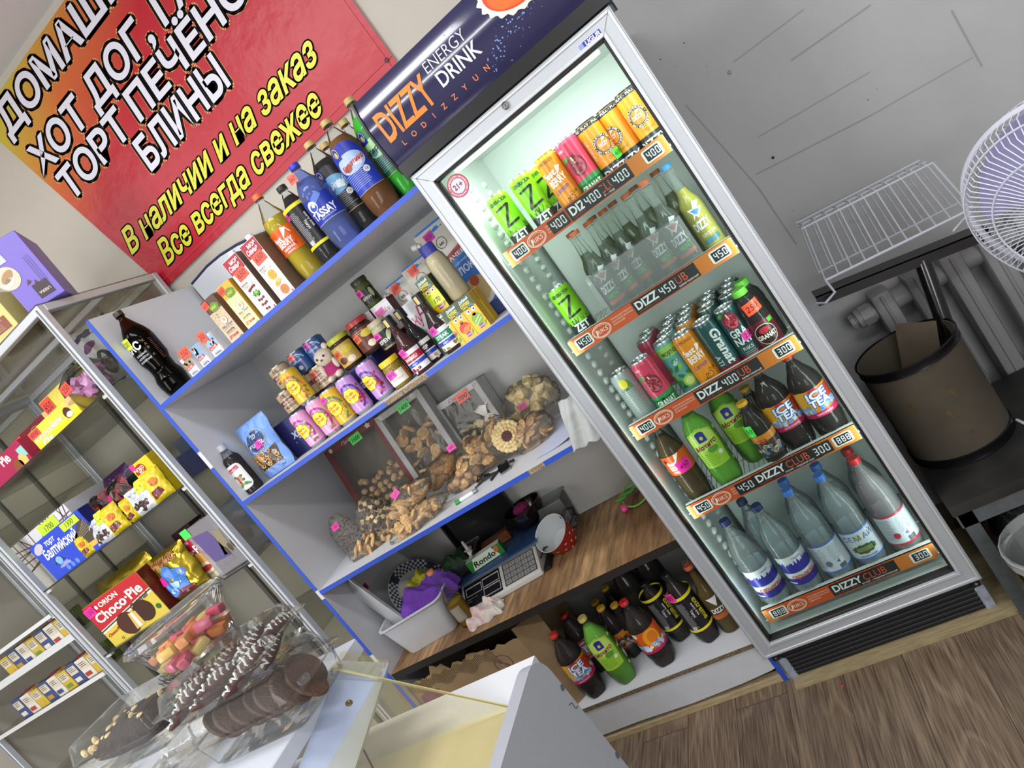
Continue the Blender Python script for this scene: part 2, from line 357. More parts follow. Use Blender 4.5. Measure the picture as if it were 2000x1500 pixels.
# ================================================================ banner
def banner():
    t = thing('vinyl_banner', 'large red and yellow vinyl banner with white and yellow lettering on the wall', 'banner', (0, YW - .012, 0))
    m = bpy.data.materials.new('vinyl'); m.use_nodes = True; n = m.node_tree.nodes; L = m.node_tree.links; p = n['Principled BSDF']
    tc = n.new('ShaderNodeTexCoord'); sx = n.new('ShaderNodeSeparateXYZ'); L.new(tc.outputs['Object'], sx.inputs[0])
    ma = n.new('ShaderNodeMath'); ma.operation = 'MULTIPLY_ADD'; ma.inputs[1].default_value = -.55; L.new(sx.outputs['X'], ma.inputs[0]); L.new(sx.outputs['Z'], ma.inputs[2])
    nz = n.new('ShaderNodeTexNoise'); nz.inputs['Scale'].default_value = 3; L.new(tc.outputs['Object'], nz.inputs[0])
    mb_ = n.new('ShaderNodeMath'); mb_.operation = 'MULTIPLY_ADD'; mb_.inputs[1].default_value = .16; L.new(nz.outputs['Fac'], mb_.inputs[0]); L.new(ma.outputs[0], mb_.inputs[2])
    mr = n.new('ShaderNodeMapRange'); mr.inputs[1].default_value = 3.0; mr.inputs[2].default_value = 4.1; L.new(mb_.outputs[0], mr.inputs[0])
    cr = n.new('ShaderNodeValToRGB'); e = cr.color_ramp.elements; e[0].color = lin('#b41c2c'); e[1].color = lin('#bfae38'); e[0].position = .36; e[1].position = .86
    k = e.new(.62); k.color = lin('#c8652f')
    L.new(mr.outputs[0], cr.inputs[0]); L.new(cr.outputs[0], p.inputs['Base Color']); p.inputs['Roughness'].default_value = .33
    zb = n.new('ShaderNodeTexNoise'); zb.inputs['Scale'].default_value = 9; zb.inputs['Detail'].default_value = 4; L.new(tc.outputs['Object'], zb.inputs[0])
    bp = n.new('ShaderNodeBump'); bp.inputs['Strength'].default_value = .5; bp.inputs['Distance'].default_value = .012; L.new(zb.outputs['Fac'], bp.inputs['Height']); L.new(bp.outputs[0], p.inputs['Normal'])
    b = MB()
    def fn(u, v):
        x = -1.62 + u * 1.6; x0 = -1.30 - (3.2 - 2.235) * .0; z = 2.235 + v * .93
        x = (-1.325 - .19 * v) + u * (1.318 + .19 * v); y = .004 * math.sin(u * 9 + v * 4) * (u > .7) * v
        return Vector((x, y, z))
    b.grid(fn, 40, 24, m); b.build('vinyl_sheet', t, recalc=False)
    b = MB()
    for z in (2.262,): b.tube([(-1.3, -.002, z), (-.01, -.002, z)], .0012, mat('#d8506a', .4), 6)
    b.tube([(-.03, -.002, 2.24), (-.032, -.002, 3.1)], .0012, mat('#d8506a', .4), 6)
    b.build('welded_seam', t)
    b = MB(); b.lathe([(.008, 0), (.008, .002), (.003, .003), (.003, 0)], mat('#3a2a30', .4, .6), 14, Matrix.Translation((-.03, -.001, 2.262)) @ Matrix.Rotation(PI / 2, 4, 'X')); b.build('eyelet', t)
    g = Gfx(.35)
    def big(s, x, y, h, w, sk):
        for ou, c, l in ((.0125, "#d79a55", 0), (.0058, '#3a3038', 2), (0, '#dcdbe6', 4)): g.t(s, x, y, h, c, l, .028, sk, w=w, out=ou)
    big('ДОМАШНИЕ', -.90, 3.035, .098, 1.09, .12); big('ХОТ ДОГ, ГАМБУРГЕР', -.54, 2.852, .098, 1.93 * .93, .12); big('ТОРТ ПЕЧЁНОЧНЫЙ', -.585, 2.712, .098, 1.62, .1)
    big('БЛИНЫ', -.772, 2.57, .105, .5, .1)
    def scr(s, x, y, h, w):
        for ou, c, l in ((.0054, '#3b1a12', 2), (0, '#d9d83a', 4)): g.t(s, x, y, h, c, l, .024, .42, w=w, out=ou)
    scr('В наличии и на заказ', -.775, 2.414, .082, 1.14); scr('Все всегда свежее', -.772, 2.29, .082, .94)
    g.build('lettering', t, lay=.0004)
banner()
# ================================================================ fridge
ALU = mat('#b9bec4', .38, .35, bump=.02, bscale=300); BLK = mat('#141416', .5); DARK = mat('#1b1b1f', .6); WHT = mat('#dfe4e2', .5)
CHROME = mat('#c9ccd0', .18, 1)
fr = thing('drinks_fridge', 'tall glass door drinks fridge with dark blue header sign', 'fridge', (0, 0, 0))
FX0, FX1, FD = .02, .614, .55
b = MB()  # cabinet: shell with white lining
def shell(b, m, x0, x1, y0, y1, z0, z1, t):
    b.box(x0, y0, z0, x0 + t, y1, z1, m); b.box(x1 - t, y0, z0, x1, y1, z1, m); b.box(x0 + t, y1 - t, z0, x1 - t, y1, z1, m); b.box(x0 + t, y0, z0, x1 - t, y1 - t, z0 + t, m); b.box(x0 + t, y0, z1 - t, x1 - t, y1 - t, z1, m)
shell(b, mat('#2a2a30', .5), FX0, FX1, .03, FD, .13, 1.85, .012); b.build('cabinet', fr)
b = MB(); LIN = mat('#d9dfdb', .35)
shell(b, LIN, FX0 + .0125, FX1 - .0125, .032, FD - .0125, .143, 1.837, .014); b.box(.06, .44, .17, .56, .5, 1.62, LIN, .02); b.build('lining', fr)
for s_, x in (('l', .047), ('r', .587)):
    b = MB()
    for k in range(52):
        z = .19 + k * .031
        if z < 1.77: b.blob((x, .2, z), (.012, .022, .011), WHT, 8, 6); b.blob((x, .36, z), (.012, .022, .011), WHT, 8, 6)
    b.build('shelf_rack', fr)
# header
b = MB(); HD = mat('#23234a', .16, 0, .6)
prof = [(.035, 1.848), (.0, 1.85), (-.012, 1.872), (-.026, 1.92), (-.03, 1.97), (-.022, 2.02), (-.004, 2.058), (.05, 2.07), (.2, 2.07), (.2, 1.848)]
b.prism(prof, -.004, .624, HD, 'x'); hs = b.build('header_sign', fr, smooth=50)
b = MB(); b.prism([(.03, 1.838), (-.008, 1.838), (-.0145, 1.872), (.03, 1.872)], -.006, .626, mat('#17171a', .35), 'x'); b.build('header_strip', hs)
for x in (-.0105, .6245):
    b = MB(); b.prism([(p[0] - (.005 if k < 7 else 0), p[1] + (.004 if 5 < k < 9 else 0)) for k, p in enumerate(prof)], x, x + .006, mat('#202024', .4), 'x'); b.build('end_cap', hs)
def hy(z):  # header front at height z
    for (y0, z0), (y1, z1) in zip(prof[1:], prof[2:]):
        if z0 <= z <= z1: return y0 + (y1 - y0) * (z - z0) / (z1 - z0)
    return 0
g = Gfx(.2, .5)
def hp(px, py, z=None):
    p = at(px, py, -.025); return p.x, p.z
g.t('DIZZY', .105, 1.925, .072, '#e8863a', 2, .02, -.02, w=.165); g.t('ENERGY', .265, 1.982, .028, '#e9eaf4', 2, -.012, 0, w=.125); g.t('DRINK', .277, 1.936, .034, '#e9eaf4', 2, .012, 0, w=.125)
for k, ch in enumerate('UODIZZYUN'):
    g.t('ЛODIZZYUN'[k] if k else 'L', .052 + k * .034, 1.898, .0125, '#e88a60', 2, .01)
cx, cz = .487, 2.012
g.disc(cx, cz, .1, .068, '#e9e2d8', 3, 90, lambda a: 1 + .045 * math.sin(a * 21)); g.disc(cx, cz, .086, .058, '#d6492c', 4, 40); g.disc(cx + .002, cz - .008, .08, .046, '#e2682c', 5, 40)
g.ring(cx, cz, .076, .05, .006, '#f0c9b8', 6, 24, -1.5, .1); g.t('DIZZY', cx + .012, cz - .012, .04, '#f3efe9', 6, .02, .2, w=.09, rot=.15)
for k in range(90):
    a = random.random(); x = .335 + a * .21 + random.gauss(0, .012); z = 1.905 + a * .055 + random.gauss(0, .013)
    if .3 < x < .6: g.disc(x, z, *([random.uniform(.0006, .0022)] * 2), '#7f97d6', 2, 7)
for k in range(60): g.disc(random.uniform(.02, .6), random.uniform(1.95, 2.04), *([random.uniform(.0004, .0011)] * 2), '#5f63a8', 1, 6)
for v in g.bm.verts: pass
bmesh.ops.triangulate(g.bm, faces=[f_ for f_ in g.bm.faces if len(f_.verts) > 4])
for z in (1.9, 1.91, 1.92, 1.93, 1.94, 1.955, 1.97, 1.985, 1.995, 2.01, 2.02, 2.03, 2.045): bmesh.ops.bisect_plane(g.bm, geom=g.bm.verts[:] + g.bm.edges[:] + g.bm.faces[:], plane_co=(0, z, 0), plane_no=(0, 1, 0), dist=1e-6)
ho = g.build('header_print', hs)
for v in ho.data.vertices: v.co.y += hy(v.co.z) - .0004
# door
b = MB(); FW, DZ0, DZ1 = .0455, .132, 1.8345
def mitre(b, m, x0, x1, z0, z1, w, y0, y1):
    o = [(x0, z0), (x1, z0), (x1, z1), (x0, z1)]; i = [(x0 + w, z0 + w), (x1 - w, z0 + w), (x1 - w, z1 - w), (x0 + w, z1 - w)]
    for k in range(4):
        a, c_, d, e = o[k], o[(k + 1) % 4], i[(k + 1) % 4], i[k]; b.prism([a, c_, d, e], y0, y1, m, 'y', bev=.0012)
mitre(b, ALU, 0, .62, DZ0, DZ1, FW, 0, .034); dr = b.build('door', fr)
b = MB(); mitre(b, mat('#d3d7dc', .3, .4), .004, .616, DZ0 + .004, DZ1 - .004, .008, -.0025, .002); mitre(b, mat('#d3d7dc', .3, .4), .036, .584, DZ0 + .036, DZ1 - .036, .0095, -.003, .002); b.build('frame_moulding', dr)
b = MB(); mitre(b, BLK, FW, .62 - FW, DZ0 + FW, DZ1 - FW, .007, .006, .03); b.build('gasket', dr)
b = MB(); b.box(FW + .002, .012, DZ0 + FW + .002, .62 - FW - .002, .016, DZ1 - FW - .002, GLASS); b.build('glass_pane', dr)
p = at(988, 206, 0); b = MB(); T = Matrix.Translation((p.x, 0, p.z)) @ Matrix.Rotation(PI / 2, 4, 'X')
b.lathe([(.0095, 0), (.0095, .005), (.0075, .0065), (.0055, .005)], CHROME, 20, T); b.box(-.001, -.003, .005, .001, .003, .0056, BLK, M=T); b.build('lock', dr)
g = Gfx(.3); g.rect(.515, 1.795, .062, .0165, '#cdd3ee', 0); g.rect(.5165, 1.7965, .059, .0135, '#3a3f96', 1); g.rect(.5165, 1.7965, .012, .0135, '#8f9fd6', 2); g.t('UGUR', .554, 1.7985, .0095, '#eef0fa', 2, .03, .1, w=.04); g.build('brand_plate', dr, M=Matrix.Translation((0, -.0004, 0)))
g = Gfx(.35); p = at(895, 363, .012); g.disc(p.x, p.z, .03, .03, '#b23a4c', 0, 40); g.disc(p.x, p.z, .019, .019, '#c9cfe8', 1, 32); g.t('21+', p.x, p.z - .0065, .0135, '#8f2a3c', 2, .05, w=.028)
for a in (90, 210, 330): g.arc('ENERGYDRINK', p.x, p.z, .0215, .0048, '#f0dde2', 2, a, .02, adv=.0041)
g.build('age_sticker', dr, M=Matrix.Translation((0, .0115, 0)))
# base
b = MB(); b.box(.035, .04, .012, .6, .06, .13, BLK)
for k in range(7): b.box(.04, .036, .018 + k * .015, .595, .042, .027 + k * .015, DARK, .002, 1)
b.build('base_grille', fr)
for x in (.022, .588):
    b = MB(); b.box(x, .035, 0, x + .026, .2, .085, mat('#a9b2c4', .45, .2, var=.3), .002, 1); b.build('leg', fr)
b = MB(); b.box(.035, .06, .02, .6, FD, .13, BLK); b.build('motor_housing', fr)
for x in (.006, .58): b = MB(); b.box(x + .008, .022, .095, x + .03, .06, .132, BLK, .004); b.lathe([(.004, 0), (.004, .003)], CHROME, 10, Matrix.Translation((x + .02, .022, .108)) @ Matrix.Rotation(PI / 2, 4, 'X')); b.build('hinge', fr)
# shelves with price rails
ORG, ORL, INK = '#d4582a', '#cf7832', '#26282c'
def seg7(g, s, x, y, h, c, l):
    SG = {'0': 'abcdef', '1': 'bc', '2': 'abged', '3': 'abgcd', '4': 'fgbc', '5': 'afgcd', '8': 'abcdefg', '7': 'abc', '9': 'abcdfg', '6': 'afgedc'}
    w = h * .5; tk = h * .13
    for k, ch in enumerate(s):
        ox = x + k * w * 1.38
        for q in SG[ch]:
            r_ = {'a': (tk * .6, h - tk, w - 1.2 * tk, tk), 'd': (tk * .6, 0, w - 1.2 * tk, tk), 'g': (tk * .6, h / 2 - tk / 2, w - 1.2 * tk, tk), 'f': (0, h / 2 + tk * .3, tk, h / 2 - tk * .8), 'b': (w - tk, h / 2 + tk * .3, tk, h / 2 - tk * .8), 'e': (0, tk * .5, tk, h / 2 - tk * .8), 'c': (w - tk, tk * .5, tk, h / 2 - tk * .8)}[q]
            g.rect(ox + r_[0], y + r_[1], r_[2], r_[3], c, l)
def rail_print(g, Lp, Rp, over, words=True, text=True, qr=True):
    w, h = .5, .046
    g.rect(0, 0, w, h, ORG, 0); g.rect(.37, 0, .13, h, ORL, 1); g.poly([(0, 0), (.03, 0), (.012, h), (0, h)], '#e08a4a', 1)
    for x, s in ((.016, Lp), (w - .066, Rp)):
        g.rect(x, .007, .052, .033, '#e8e6dc', 2, .006); g.rect(x + .006, .0105, .04, .026, INK, 3); seg7(g, s, x + .0105, .0145, .018, '#e9edf0', 4)
    g.ring(.1, .023, .029, .0195, .0022, '#f6e6da', 2); g.ring(.1, .0225, .025, .0155, .0012, '#f6e6da', 2); g.t('RIKS', .102, .0165, .0115, '#f8ece2', 3, .0, .15, w=.034); g.line([(.082, .012), (.086, .03)], .003, '#f8ece2', 3)
    if text:
        for k, s in enumerate(('ПРОИЗВОДСТВЕННО-', 'ДИСТРИБУЦИОННАЯ', 'КОМПАНИЯ')): g.t(s, .136, .031 - k * .008, .0042, '#f6e3d4', 2, 0, al='l')
    g.rect(.205, .003, .19, .04, INK, 2); g.t('DIZZY', .212, .015, .0215, '#f2f3f4', 3, .045, 0, w=.084, al='l'); g.t('CLUB', .301, .015, .0215, '#d9603a', 3, .0, 0, w=.064, al='l')
    g.t('СКАНИРУЙ — ИГРАЙ', .212, .0065, .0038, '#c05a3c', 3, 0, al='l', w=.07); g.t('КАЧАЙ — ПОДАРКИ ПОЛУЧАЙ', .29, .0065, .0042, '#eeeeee', 3, .02, al='l', w=.1)
    for x, s in over: g.rect(x, .005, .056, .036, INK, 5); seg7(g, s, x + .007, .012, .0225, '#eef2f4', 6)
RAILZ = [1.4925, 1.192, .892, .5985, .19]; SHZ = [1.512, 1.212, .912, .618, .195]
rails = [('400', '400', [(.145, '400'), (.252, '400'), (.338, '400')]), ('450', '450', [(.278, '450')]), ('400', '300', [(.278, '400')]), ('450', '888', [(.15, '450'), (.372, '300')]), ('888', '300', [])]
for k in range(5):
    b = MB(); z = SHZ[k] - .004; wire = mat('#c4c9c8', .35, .3)
    for j in range(33): x = .068 + j * .0155; b.tube([(x, .085, z), (x, .43, z)], .0017, wire, 5)
    for y in (.086, .25, .43): b.tube([(.05, y, z - .003), (.575, y, z - .003)], .0025, wire, 6)
    sh = b.build('wire_shelf', fr)
    b = MB(); b.box(.06, .068, RAILZ[k], .562, .072, RAILZ[k] + .047, mat('#cfd2d0', .4)); b.box(.06, .068, RAILZ[k] + .044, .562, .086, RAILZ[k] + .047, mat('#cfd2d0', .4)); b.build('rail_holder', sh)
    g = Gfx(.35); rail_print(g, *rails[k]); g.build('price_rail', sh, M=Matrix.Translation((.061, .0678, RAILZ[k] + .0005)))
b = MB(); b.box(.075, .1, 1.784, .545, .13, 1.797, mat('#ffffff', .5, emit=2.2), .004); b.build('light_tube', fr)
# ================================================================ white shelf unit with blue edging
Z1, Z2, Z3, ZW, ZB = 1.8188, 1.3977, .9837, .576, .161
SX0, SX1, SY, SK = -1.227, .012, .049, .558
LAM = mat('#d3d5da', .42, bump=.02, bscale=90); BLUE = mat('#2b50bd', .42); CHIP = noise_mat('chipboard', '#6f5d48', '#b39c7d', 240, .9, (1, 1, 1), .4, 3)
su = thing('shelf_unit', 'white laminate wall shelf unit with blue edge banding beside the drinks fridge', 'shelf unit', (0, 0, 0))
def edge(parent, segs, z0, z1, x=False):
    b = MB()
    for a, c in segs:
        if x: b.box(z0, SY - .0014, a, z1, SY, c, BLUE)
        else: b.box(a, SY - .0014, z0, c, SY, z1, BLUE)
    return b.build('edge_banding', parent, smooth=0)
# left side: sloping top front
b = MB(); b.box(SX0, SY, 0, SX0 + .016, SK, 2.172, LAM); sp = b.build('side_panel', su)
edge(sp, [(0, .2), (.23, .62), (.68, .95), (.99, 1.55), (1.62, 2.172)], SX0, SX0 + .016, True)
b = MB(); b.box(SX1 - .016, SY, 0, SX1, SK, 2.05, LAM); sp = b.build('side_panel', su); edge(sp, [(0, .55), (.6, 2.05)], SX1 - .016, SX1, True)
b = MB(); b.box(SX0 + .016, SK - .006, .1, SX1 - .016, SK, 1.84, mat('#c3c3c0', .6, var=.06, bscale=4)); b.build('back_panel', su)
def shelf(z, th, segs, m=LAM):
    b = MB(); b.box(SX0 + .016, SY, z - th, SX1 - .016, SK - .006, z, m)
    if len(segs) > 1: b.box(SX0 + .02, SY - .0006, z - th + .0005, SX1 - .02, SY + .0005, z - .0005, CHIP)
    o = b.build('shelf', su); edge(o, segs, z - th, z); return o
shelf(Z1, .016, [(SX0 + .016, SX1)]); shelf(Z2, .016, [(SX0 + .016, X(760, 797, SY)), (X(842, 743, SY), SX1)]); shelf(Z3, .016, [(SX0 + .016, X(1032, 922, SY)), (X(1063, 906, SY), SX1)])
shelf(ZB, .016, []); 
b = MB(); b.box(SX0 + .016, SY - .0006, ZB - .0155, SX1 - .016, SY + .001, ZB - .0005, noise_mat('chipboard_dark', '#4c4032', '#8a7860', 200, .9, (1, 1, 1), .3, 3)); b.build('raw_edge', su)
b = MB(); b.prism([(SX0 + .016, .032), (-.9, .03), (-.5, .037), (-.3, .032), (-.12, .038), (-.02, .046), (SX1 - .016, .05), (SX1 - .016, ZB - .018), (SX0 + .016, ZB - .018)], SY + .004, SY + .02, mat('#c9cbd0', .5, var=.05, bscale=20)); b.build('plinth', su)
b = MB(); b.box(SX0 - .02, SY + .0, .001, SX1 + .012, SY + .03, .02, noise_mat('pine', '#9c8a66', '#bda986', 30, .8, (1, 8, 8))); tag(b.build('wooden_batten'), 'thin pale wooden batten lying on the floor under the white plinth', 'batten')
b = MB(); b.box(.03, -.005, .001, .70, .4, .011, noise_mat('plywood', '#8f8060', '#a99873', 20, .8, (1, 8, 1))); tag(b.build('wooden_board'), 'thin plywood board on the floor under the drinks fridge', 'board')
# lower cabinet worktop (continuous board with worn wood pattern vinyl)
def fur_mat():
    m = noise_mat('wood_vinyl', '#6d4a2c', '#b59268', 7, .6, (.6, .12, 1), .25, 9); n = m.node_tree.nodes; L = m.node_tree.links
    t = next(q for q in n if q.type == 'TEX_COORD'); z = n.new('ShaderNodeTexNoise'); z.inputs['Scale'].default_value = 60; z.inputs['Detail'].default_value = 6
    mp = n.new('ShaderNodeMapping'); mp.inputs['Scale'].default_value = (1, .12, 1); L.new(t.outputs['Object'], mp.inputs[0]); L.new(mp.outputs[0], z.inputs[0])
    r = n.new('ShaderNodeMapRange'); r.inputs[1].default_value = .3; r.inputs[2].default_value = .7; r.inputs[3].default_value = .45; r.inputs[4].default_value = 1.35; L.new(z.outputs['Fac'], r.inputs[0])
    mx = n.new('ShaderNodeMix'); mx.data_type = 'RGBA'; mx.blend_type = 'MULTIPLY'; mx.inputs[0].default_value = 1
    ramp = next(q for q in n if q.type == 'VALTORGB'); L.new(ramp.outputs[0], mx.inputs[6]); L.new(r.outputs[0], mx.inputs[7]); L.new(mx.outputs[2], n['Principled BSDF'].inputs['Base Color']); return m
b = MB(); b.box(SX0 + .0165, SY + .002, ZW - .001, SX1 - .0165, SK - .008, ZW, fur_mat()); b.box(SX0 + .0165, SY + .004, ZW - .03, SX1 - .0165, SK - .008, ZW - .001, mat('#1d1714', .7))
tag(b.build('worktop'), 'worn brown wood pattern worktop in the shelf unit under the kitchen scale', 'worktop')
b = MB(); 
pts = [at(375, 556, SK - .012), at(404, 522, SK - .012), at(430, 500, SK - .012), at(462, 480, SK - .012), at(492, 466, SK - .012), at(520, 455, SK - .012)]
ol = [(p.x, p.z) for p in pts]; q = [(ol[-1][0], Z1 + .002), (ol[0][0], Z1 + .002)]
b.prism(ol + q, SK - .012, SK - .003, mat('#d0d5da', .4)); bd = b.build('wall_board'); tag(bd, 'white panel with a curved navy rim leaning on the wall behind the cartons', 'board')
b = MB(); b.tube([(x, SK - .0075, z + .002) for x, z in ol], .0065, mat('#272a52', .5), 8); b.build('rim', bd)
# ================================================================ product builders
def place(ct, bs, y, z0):
    a, c = at(*ct, y), at(*bs, y); return (a.x + c.x) / 2, a.z - z0
def petal(p, a, k): return p * 1 if k > 2 or k == 0 else Vector((p.x * (1 - .05 * (1 + math.cos(5 * a))), p.y * (1 - .05 * (1 + math.cos(5 * a))), p.z))
def petp(H, R, waist=0, neck=.0125, sh=.63):
    w = R * (1 - waist)
    return [(R * .55, .004), (R * .8, 0), (R * .98, .02), (R, .05), (R, H * .2), (w, H * .27), (w, H * .36), (R, H * .43) if waist else (R, H * .43), (R, H * sh), (R * .96, H * (sh + .05)), (R * .8, H * (sh + .12)), (R * .55, H * (sh + .19)), (neck * 1.35, H * .885), (neck, H * .91), (neck, H * .935), (neck * 1.25, H * .938), (neck * 1.25, H * .946), (neck, H * .95)]
def glassp(H, R, neck=.0125, sh=.5):
    return [(R * .85, 0), (R, .006), (R, H * sh), (R * .93, H * (sh + .05)), (R * .6, H * (sh + .13)), (neck * 1.3, H * (sh + .2)), (neck, H * .85), (neck, H * .93), (neck * 1.2, H * .935), (neck * 1.2, H * .955)]
def bottle(name, label, x, y, z0, H, R, liq, cap, fill=.8, prof=None, lab=None, rz=0, group=None, shell=None, fac=.85, waist=0, caph=None, capr=None, labr=None, cat='bottle', pet=True, tilt=0):
    t = thing(name, label, cat, (x, y, z0), rz, group, ry=tilt); prof = prof or petp(H, R, waist)
    b = MB(); b.lathe(prof, shell or CLEAR, 28, fn=petal if pet else None); b.build('bottle_shell', t)
    if liq:
        b = MB(); q = [(max(r - .0012, .003), z + .001) for r, z in prof if z < fill * H]
        (ra, za), (rb, zb) = q[-1], next(((r, z) for r, z in prof if z >= fill * H), q[-1]); f_ = (fill * H - za) / max(zb - za, 1e-6); q.append((max(ra + (rb - .0012 - ra) * min(1, f_), .003), fill * H))
        b.lathe(q, liquid(liq, fac), 28, fn=petal if pet else None); b.build('liquid', t)
    ch = caph or H * .05; cr = capr or .0155
    b = MB(); b.lathe([(cr, H - ch), (cr, H - ch * .15), (cr * .92, H)], mat(cap, .4), 24, fn=lambda p, a, k: Vector((p.x * (1 + .02 * math.cos(24 * a)), p.y * (1 + .02 * math.cos(24 * a)), p.z))); b.build('cap', t)
    if lab:
        g = Gfx(.3); lab(g, H, R); g.build('label', t, r=(labr or R) + .0004)
    return t
def can(name, label, x, y, z0, col, pr, H=.133, R=.033, rz=0, group=None, top='#c6c9cc', bot=None, rx=0, ry=0):
    t = thing(name, label, 'can', (x, y, z0), rz, group, rx=rx, ry=ry); AL = mat(top, .25, .9); BO = mat(bot or '#b9bcbf', .3, .8); P = mat(col, .3, .0, .3)
    b = MB(); b.lathe([(R * .76, .0015), (R * .8, 0), (R * .9, .005), (R, .012), (R, H - .014), (R * .88, H - .004), (R * .87, H), (R * .83, H), (R * .8, H - .004)], [BO, BO, BO, P, P, AL, AL, AL], 28); b.build('can_body', t)
    b = MB(); b.tube([(.002 + .009 * math.cos(k * PI / 6), .0065 * math.sin(k * PI / 6) - .004, H - .0022) for k in range(12)], .0014, AL, 5, True); b.build('pull_tab', t)
    if pr: g = Gfx(.3, .2); pr(g, H, R); g.build('print', t, r=R + .0002)
    return t
def carton(name, label, x, y, z0, w, d, h, col, pr=None, side=None, top=None, cap=None, rz=0, group=None, cat='carton', sp=None, bev=.0015, ry=0):
    """box standing with its front face centre at x, y"""
    t = thing(name, label, cat, (x, y, z0), rz, group, ry=ry); b = MB(); b.box(-w / 2, 0, 0, w / 2, d, h, mat(col, .4), bev, 1)
    if side: b.box(w / 2 - .0005, .002, .002, w / 2 + .0004, d - .002, h - .002, mat(side, .4)); b.box(-w / 2 - .0004, .002, .002, -w / 2 + .0005, d - .002, h - .002, mat(side, .4))
    if top: b.box(-w / 2 + .001, .001, h - .0005, w / 2 - .001, d - .001, h + .0005, mat(top, .4))
    b.build('box_body', t)
    if cap: b = MB(); b.lathe([(.0125, h), (.0125, h + .016), (.0115, h + .0175)], mat(cap, .4), 20, Matrix.Translation((0, d * .35, 0))); b.build('cap', t)
    if pr: g = Gfx(.35); pr(g, w, h); g.build('front_print', t, M=Matrix.Translation((-w / 2, -.0003, 0)))
    if sp: g = Gfx(.35); sp(g, d, h); g.build('side_print', t, M=Matrix.Translation((w / 2 + .0003, 0, 0)) @ Matrix.Rotation(PI / 2, 4, 'Z'))
    return t
def blocktext(g, x, y, w, n, dy, c, l=2, th=.0012):
    for k in range(n): g.rect(x, y - k * dy, w * random.uniform(.75, 1), th, c, l)
# ================================================================ top shelf
y = .13
def l_kvas(g, H, R):
    g.t('КВАС', -.03, .186, .026, '#e8e8ea', 1, .03, w=.09); 
    for k, s in enumerate(('ХЛЕБНЫЙ', 'НАПИТОК', 'БРОЖЕНИЯ')): g.t(s, -.005 + .0, .165 - k * .012, .006, '#cfcdd0', 1, .01)
    for k in range(5): g.t('К В А С'[k % 7] if k != 1 else 'А', .03, .2 - k * .014, .008, '#8a6a4a', 1, .02)
    blocktext(g, .045, .2, .012, 14, .006, '#8a5a40'); g.tagp(-.044, .205, .034, .036, '200', '#d8f03a', 3, -.1, '#2a2a20')
x, H = place((240, 603), (343, 768), y, Z1)
bottle('kvass_bottle', 'large dark kvass bottle with yellow-green price tag at the left end of the top shelf', x, y, Z1, .335, .049, '#060404', '#3a3128', .78, lab=l_kvas, waist=.16, fac=.97, shell=clear('brown_plastic', '#8a5a24', 0, .7), rz=.3)
def minis(k):
    def p(g, w, h):
        g.rect(0, 0, w, h, '#e4e6ea', 0); g.rect(0, h * .42, w, h * .58, ('#a08a6a', '#7fa5c9', '#8fb0d8')[k], 1)
        for j in range(14): g.disc(random.uniform(.006, w - .006), random.uniform(h * .5, h * .95), .004, .005, random.choice(('#5a3a3a', '#d9cfc0', '#6f5a7a', '#c87a4a', '#3f6a3a')), 2, 9)
        g.rect(w * .06, h * .36, w * .8, h * .13, '#b32a3a', 3, rot=.12); g.t('РОГАЧЁВ', w * .45, h * .4, .006, '#f3e6e0', 4, .02, w=w * .62, rot=.12)
        g.t(('ШОКОЛАД', 'ВАНИЛЬ', 'КЛУБНИКА')[k], w / 2, h * .14, .006, '#333844', 2, .02, w=w * .7); blocktext(g, w * .15, h * .27, w * .6, 2, .004, '#8a90a0')
        if k == 0: g.disc(w * .2, h * .82, .008, .008, '#ece9ee', 3); g.t('МОЛОКО', w * .2, h * .8, .0028, '#333', 4)
    return p
for k, (px, py) in enumerate(((377, 736), (400.5, 719.5), (425, 702))):
    a = at(px, py, .1); w_ = (.041, .04, .046)[k]
    t = carton('milk_carton', ('small brown picture milk drink carton, first from the left beside the kvass bottle', 'small blue milk drink carton in the middle of three small cartons', 'small pale blue milk drink carton touching the tall brown carton')[k], a.x + w_ / 2, .1, Z1, w_, .03, .083, '#e4e6ea', minis(k), group='small milk drink cartons')
    if k != 1: g = Gfx(); g.tagp(0, 0, .045 - k * .006, .034, '350', '#f4583c', 0, -.08); o = g.build('price_tag', t, M=Matrix.Translation((-.006 + k * -.012, -.003, .068)) @ Matrix.Rotation(.0, 4, 'X'))
def milky(c0, c1, dots):
    def p(g, w, h):
        g.rect(0, 0, w, h, c1, 0); g.rect(0, h * .72, w, h * .28, c0, 1)
        for j in range(90): yy = random.uniform(.45, .8) * h; g.disc(random.uniform(.003, w - .003), yy, *([random.uniform(.0006, .0013)] * 2), dots, 2, 6)
        g.disc(w * .6, h * .79, .02, .015, '#5d8a34', 3, 20, lambda a: 1 + .08 * math.sin(5 * a)); g.t('OGO', w * .55, h * .765, .0085, '#d8d23a', 4, .04, w=.024)
        g.disc(w * .58, h * .49, .013, .013, '#6a4a3a', 3); g.disc(w * .58, h * .49, .012, .012, '#ece4d6', 4); g.disc(w * .58, h * .5, .006, .006, '#c8a070', 5)
        g.t('Milky Dream', w * .52, h * .355, .0085, '#3d4a9a', 3, .0, .35, w=w * .8); g.line([(w * .12, h * .33), (w * .85, h * .33)], .0008, '#444', 3); g.t('КОКТЕЙЛЬ', w * .48, h * .25, .006, '#3a3a3a', 3, .02, w=w * .6); g.line([(w * .12, h * .23), (w * .85, h * .23)], .0008, '#444', 3)
        g.t('ДЕТовский', w * .45, h * .13, .009, '#c03a34', 3, .02, .25, w=w * .7); g.t('500г', w * .82, h * .06, .004, '#333', 3); g.t('1.85', w * .2, h * .04, .004, '#333', 3)
        g.tagp(.0, h * .82, .026, .024, '650', '#f4583c', 6, .1)
    return p
